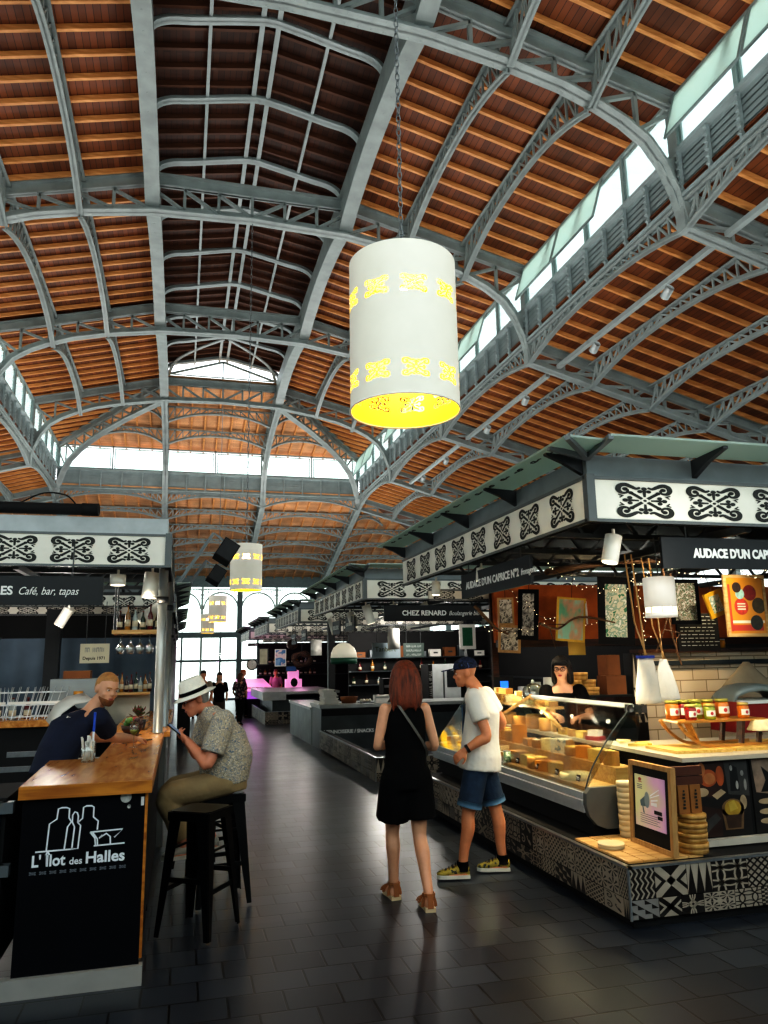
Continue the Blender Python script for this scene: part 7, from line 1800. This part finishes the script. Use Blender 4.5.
shell(t,'trousers',KH,[torso_part(J,[(-.10,.175,.15,0),(0,.18,.155,0),(.4,.17,.15,0)]),leg(J,'L',0,1.86,.105,.088,.068),leg(J,'R',0,1.86,.105,.088,.068)])
SG=mat('shoe_grey','#b0aca2',.6,0,.1)
for q in 'LR': shoe(t,'shoe',J['an'+q],J['to'+q],SG,SOLW,None,.075)
HATM=mat('hat_straw','#e9e4d6',.8,0,.05,30,.3,80)
mb=MB()
m=MB().use(HATM); m.smooth=True
RR=[(.155,.168,-.012),(.11,.128,.0),(.085,.106,.004),(.084,.105,.02),(.080,.100,.07),(.072,.090,.105),(.05,.068,.118),(.02,.03,.108)]
m.loft([ring(hd.p(0,-.004,.150+z)-hd.f*(0 if i else 0)+hd.u*(.012*0),hd.l,hd.f,w,d,32) for i,(w,d,z) in enumerate(RR)]+[]); 
ht=m.build('hat',None,t)
m=MB().use(BLKC); m.loft([ring(hd.p(0,-.004,.158),hd.l,hd.f,.0865,.1075,32),ring(hd.p(0,-.004,.186),hd.l,hd.f,.0845,.1055,32)],caps=False); m.build('hat_band',None,ht)
mb2=lambda mb:None
GH=mat('hair_grey','#8f8a84',.7,0,.2,30); 
m=MB(); m.loft([ring(hd.p(0,fo,z),hd.l,hd.f,w,d,18) for z,w,d,fo in ((.06,.058,.04,-.052),(.10,.072,.056,-.042),(.14,.079,.075,-.03),(.16,.076,.08,-.022))]); me=remesh(m,.008,2,'hair'); me.materials.append(GH); obj('hair',me,t)
m=MB().use(MATTE)
for q in (-1,1): m.tube([hd.p(q*.033+.022*math.cos(2*PI*j/14),.098,.112+.018*math.sin(2*PI*j/14)) for j in range(14)],.0025,5,closed=True); m.tube([hd.p(q*.055,.094,.116),hd.p(q*.078,.0,.118)],.0025,5)
m.tube([hd.p(-.012,.100,.114),hd.p(.012,.100,.114)],.0025,5); m.build('glasses',None,t)
ph=thing('phone','dark smartphone held in the seated man hands','phone',(.33-.345,6.08-.035,1.225)); m=MB().use(MATTE); m.obox(Matrix.Rotation(R(-14),4,'Z')@Matrix.Rotation(R(38),4,'Y'),.15,.075,.009); m.build('case',None,ph); m=MB().use(mat('phone_screen','#3a4a5e',.2,0,.1,emit='#6a86a8',estr=.3)); m.obox(Matrix.Rotation(R(-14),4,'Z')@Matrix.Rotation(R(38),4,'Y')@Matrix.Translation((0,0,.005)),.138,.068,.001); m.build('screen',None,ph)
# ---- barman leaning over the bar
J=JJ(f=(.74,.67,0),pel=(.12,.04,.97),wai=(.15,.06,1.11),che=(.225,.105,1.27),nk=(.345,.145,1.385),shL=(.16,.285,1.36),shR=(.42,.01,1.335),elL=(.33,.50,1.16),elR=(.505,.24,1.175),wrL=(.56,.68,1.125),wrR=(.66,.50,1.13),
  hipL=(.06,.11,.93),hipR=(.18,-.02,.93),knL=(.07,.13,.50),knR=(.19,.01,.50),anL=(.03,.11,.10),anR=(.14,-.03,.10),toL=(.17,.23,.012),toR=(.29,.09,.012))
hd=Head((.465,.085,1.425),(.55,-.80,-.16),up=(.12,.05,1),sc=1.0)
t=person('bearded barman in navy t-shirt leaning over the bar with a white towel',(-1.0,6.15,fz(6.15)),J,hd,SK1,.008,False,{'L':((.7,.65,-.1),(.2,-.2,-.9),1,.5),'R':((.6,.75,-.05),(-.2,.2,-.9),-1,.5)})
BLOND=mat('hair_ginger','#b07c48',.7,0,.25,30,.4,70)
hd.face(t,BLOND,LIP)
NAVYC=mat('cloth_navy','#131b33',.85,0,.2,7,.4,10)
shell(t,'t_shirt',NAVYC,[torso_part(J,[(-.06,.178,.14,0),(.1,.178,.142,0),(.6,.172,.14,0),(1,.170,.135,0),(1.5,.178,.135,0),(2,.18,.13,-.01),(2.4,.165,.105,-.01),(2.75,.09,.08,0),(2.9,.074,.07,0)]),sleeve(J,'L',.7,.082,.075),sleeve(J,'R',.7,.082,.075)])
shell(t,'trousers',BLKC,[torso_part(J,[(-.12,.165,.125,0),(0,.17,.135,0),(.3,.165,.13,0)]),leg(J,'L',0,1.92,.105,.085,.07),leg(J,'R',0,1.92,.105,.085,.07)])
for q in 'LR': shoe(t,'shoe',J['an'+q],J['to'+q],BLKC,MATTE,None,.075)
hair_cap(hd,t,BLOND,.005,back=.085,front=1)
m=MB(); m.loft([ring(hd.p(0,fo,z),hd.l,hd.f,w,d,18) for z,w,d,fo in ((-.008,.030,.024,.058),(.014,.048,.043,.050),(.036,.058,.060,.036),(.058,.063,.066,.022))]); me=remesh(m,.007,2,'beard'); me.materials.append(mat('beard_ginger','#7a4a28',.8,0,.3,40)); obj('beard',me,t)
m=MB().use(WHC); m.smooth=True
bk=V((-.40,.18,.62)).normalized()
P=[V((.12,.09,1.17))+bk*.15,V((.17,.13,1.27))+bk*.155,V((.24,.17,1.36))+bk*.125,V((.33,.21,1.425))+bk*.07,V((.40,.24,1.40))]
vs=[]; 
for p in P: vs+=[p+V((-.02,.09,.03)),p+V((.05,-.03,-.02)),p+V((.05,-.03,-.02))-bk*.012,p+V((-.02,.09,.03))-bk*.012]
fs=[]
for i in range(len(P)-1):
    for j in range(4): fs.append((4*i+j,4*i+(j+1)%4,4*i+4+(j+1)%4,4*i+4+j))
fs+=[(0,1,2,3),(4*len(P)-1,4*len(P)-2,4*len(P)-3,4*len(P)-4)]
m.add(vs,fs); m.build('towel',None,t)
# lettering on the back of the shirt
q=V((-.10,-.62,.60)).normalized()
ax=(J['nk']-J['pel']).normalized(); bx=ax.cross(q).normalized()
m=MB().use(WHC)
for i,(a_,n_) in enumerate(((.30,5),(.27,7))):
    for k in range(n_):
        c=J['pel']+ax*a_+q*.151+bx*(-.05+.02*k); m.obox(Matrix.Translation(c)@Matrix((bx,ax,q)).transposed().to_4x4(),.012,.016,.004)
o=m.build('shirt_lettering',None,t); o['kind']='stuff'
# ---- shopkeeper
J=JJ(f=(-.5,-.86,0),pel=(.02,.03,.92),wai=(.01,.01,1.06),che=(0,0,1.22),nk=(-.01,-.02,1.40),shL=(.135,-.085,1.315),shR=(-.14,.075,1.315),elL=(.19,-.20,1.09),elR=(-.20,-.06,1.10),wrL=(.0,-.29,1.085),wrR=(-.20,-.28,1.10),
  hipL=(.09,-.02,.88),hipR=(-.06,.07,.88),knL=(.09,-.03,.48),knR=(-.06,.06,.48),anL=(.09,0,.10),anR=(-.06,.09,.10),toL=(.02,-.15,.02),toR=(-.13,-.06,.02))
hd=Head((-.06,-.10,1.44),(-.62,-.78,-.14),sc=.98)
t=person('dark haired shopkeeper with glasses and black t-shirt behind the cheese case',(3.75,7.08,.05),J,hd,SK1,.008,True,{'L':((-.85,-.4,-.1),(0,.2,-.9),1,.6),'R':((-.3,-.9,-.1),(.2,0,-.9),-1,.6)})
BH=mat('hair_black','#0e0a0a',.5,0,.5,9,.4,60,stretch=(6,6,.7))
hd.face(t,BH,mat('lip_red','#a8323a',.5,0,.05))
shell(t,'t_shirt',BLKC,[torso_part(J,[(-.06,.172,.13,0),(.3,.165,.128,0),(1,.15,.12,0),(1.5,.16,.128,.01),(2,.165,.13,.0),(2.4,.165,.115,-.01),(2.62,.135,.088,-.02),(2.76,.10,.065,-.03),(2.84,.075,.05,-.035)]),sleeve(J,'L',.72,.082,.07),sleeve(J,'R',.72,.082,.07)])
shell(t,'apron_trousers',BLKC,[torso_part(J,[(-.12,.17,.12,0),(0,.175,.13,0),(.3,.17,.125,0)]),leg(J,'L',0,1.9,.10,.085,.07),leg(J,'R',0,1.9,.10,.085,.07)])
for q in 'LR': shoe(t,'shoe',J['an'+q],J['to'+q],BLKC,MATTE,None,.07)
def bob(mb):
    for q in (-1,1):
        mb.loft([ring(hd.p(q*x,fo,z),hd.l,hd.f,w,d,14) for z,x,w,d,fo in ((.20,.05,.035,.06,0),(.15,.074,.026,.07,-.01),(.09,.084,.024,.062,-.018),(.03,.088,.026,.052,-.022),(-.03,.086,.026,.042,-.024),(-.06,.08,.016,.026,-.024))])
    mb.loft([ring(hd.p(0,fo,z),hd.l,hd.f,w,d,16) for z,w,d,fo in ((.18,.08,.05,-.045),(.1,.092,.045,-.062),(.02,.095,.040,-.068),(-.05,.085,.028,-.07))])
    mb.loft([ring(hd.p(.018,.075,z),hd.l,hd.f,w,d,12) for z,w,d in ((.195,.05,.02),(.165,.06,.026),(.145,.055,.024))])
hair_cap(hd,t,BH,.014,extra=bob)
m=MB().use(mat('glasses_dark','#2a1210',.3,0,.1))
for q in (-1,1): m.tube([hd.p(q*.033+.024*math.cos(2*PI*j/14),.099,.112+.018*math.sin(2*PI*j/14)) for j in range(14)],.003,5,closed=True); m.tube([hd.p(q*.056,.094,.116),hd.p(q*.078,.0,.118)],.003,5)
m.tube([hd.p(-.012,.101,.114),hd.p(.012,.101,.114)],.003,5); m.build('glasses',None,t)
m=MB().use(MATS['strap_grey']); m.tube([J['nk']+V((.045,-.03,-.02)),J['che']+V((.07,-.14,.03)),J['wai']+V((.06,-.15,.0))],.008,6); m.build('apron_strap',None,t)
# ---- people farther down the aisle
def walker(label,loc,ang,H,topm,botm,hairm,fem,skin,shorts=False,longh=False,armsbent=False,child=1.0):
    s=H/1.72; c,sn=math.cos(ang),math.sin(ang)
    def W(l,f,z): return V((l*c-f*sn*-1*-1, l*sn+f*c, z))*1.0
    def W(l,f,z):  # l: to the person's left, f: forward
        F_=V((c,sn,0)); L_=V((-sn,c,0)); return (F_*f+L_*l+V((0,0,z)))*s
    J=dict(f=V((c,sn,0)),pel=W(0,0,.92),wai=W(0,0,1.07),che=W(0,0,1.26),nk=W(0,0,1.45),shL=W(.17,0,1.37),shR=W(-.17,0,1.37),elL=W(.23,-.03,1.10),elR=W(-.23,.02,1.10),wrL=W(.20,.14 if not armsbent else .22,.90 if not armsbent else 1.12),wrR=W(-.20,.12,.90),
        hipL=W(.085,0,.88),hipR=W(-.085,0,.88),knL=W(.09,.10,.48),knR=W(-.09,.0,.48),anL=W(.085,.13,.09),anR=W(-.085,-.16,.10),toL=W(.10,.31,.01),toR=W(-.1,.02,.01))
    hd=Head(W(0,.08,1.485),(c,sn,-.05),sc=s)
    t=person(label,loc,J,hd,skin,.014,fem,None)
    def sc(P): return [(a,b*s,d*s,o*s) for a,b,d,o in P]
    shell(t,'top',topm,[torso_part(J,sc([(-.06,.172,.135,0),(1,.16,.13,0),(2,.168,.13,0),(2.4,.155,.10,0),(2.8,.08,.075,0)])),sleeve(J,'L',.8,.075*s,.072*s),sleeve(J,'R',.8,.075*s,.072*s)],.015)
    shell(t,'trousers',botm,[torso_part(J,sc([(-.12,.165,.12,0),(.3,.165,.13,0)])),leg(J,'L',0,.95 if shorts else 1.95,.10*s,.085*s,.068*s),leg(J,'R',0,.95 if shorts else 1.95,.10*s,.085*s,.068*s)],.015)
    ex=None
    if longh: ex=lambda mb: mb.loft([ring(hd.p(0,fo,z),hd.l,hd.f,w*s,d*s,14) for z,w,d,fo in ((.18,.08,.05,-.045),(.06,.095,.05,-.06),(-.06,.085,.035,-.065),(-.1,.05,.02,-.065))])
    hair_cap(hd,t,hairm,.012,extra=ex,vox=.013)
    for q in 'LR': shoe(t,'shoe',J['an'+q],J['to'+q],MATS['cloth_black'],MATTE,None,.07)
    return t
HB=mat('hair_brown','#2a1a12',.7,0,.3)
walker('man in beige shirt and dark shorts walking up the aisle toward the viewer',(.62,21.7,fz(21.7)),-PI/2-.1,1.72,mat('beige_shirt','#9a8f7c',.8,0,.1),mat('dark_shorts','#3a2a26',.8,0,.1),HB,False,SK2,True)
walker('dark haired woman in black beside the man in beige, far down the aisle',(1.08,22.3,fz(22.3)),-PI/2+.1,1.66,BLKC,mat('brown_trousers','#3a2a24',.8,0,.1),HB,True,SK1,False,True)
FLOR=voro('floral_black',['#0e0e12','#15131a','#0c0d10','#8a5a62','#6a7a70'],16)
walker('woman in black floral blouse walking toward the fish counter',(1.85,24.9,fz(24.9)),PI/2-.6,1.62,FLOR,BLKC,mat('hair_chestnut','#5a3420',.7,0,.3),True,SK1,False,True)
walker('small figure in dark clothes near the bright entrance',(.42,29.5,fz(29.5)),PI/2,1.5,mat('dark_coat','#1a1d26',.8,0,.1),BLKC,HB,False,SK2)
walker('orange haired customer standing at the left end of the pink fish counter',(2.2,28.4,fz(28.4)),-.3,1.74,mat('dark_top','#221a26',.8,0,.1),BLKC,mat('hair_orange','#b0562a',.7,0,.2),True,SK3)
walker('fishmonger lit pink behind the glowing fish counter',(3.75,31.2,fz(31.2)),-PI/2-.3,1.72,mat('pink_lit_top','#b06a8a',.8,0,.1),BLKC,mat('hair_red','#6a3020',.7,0,.2),True,SK3)
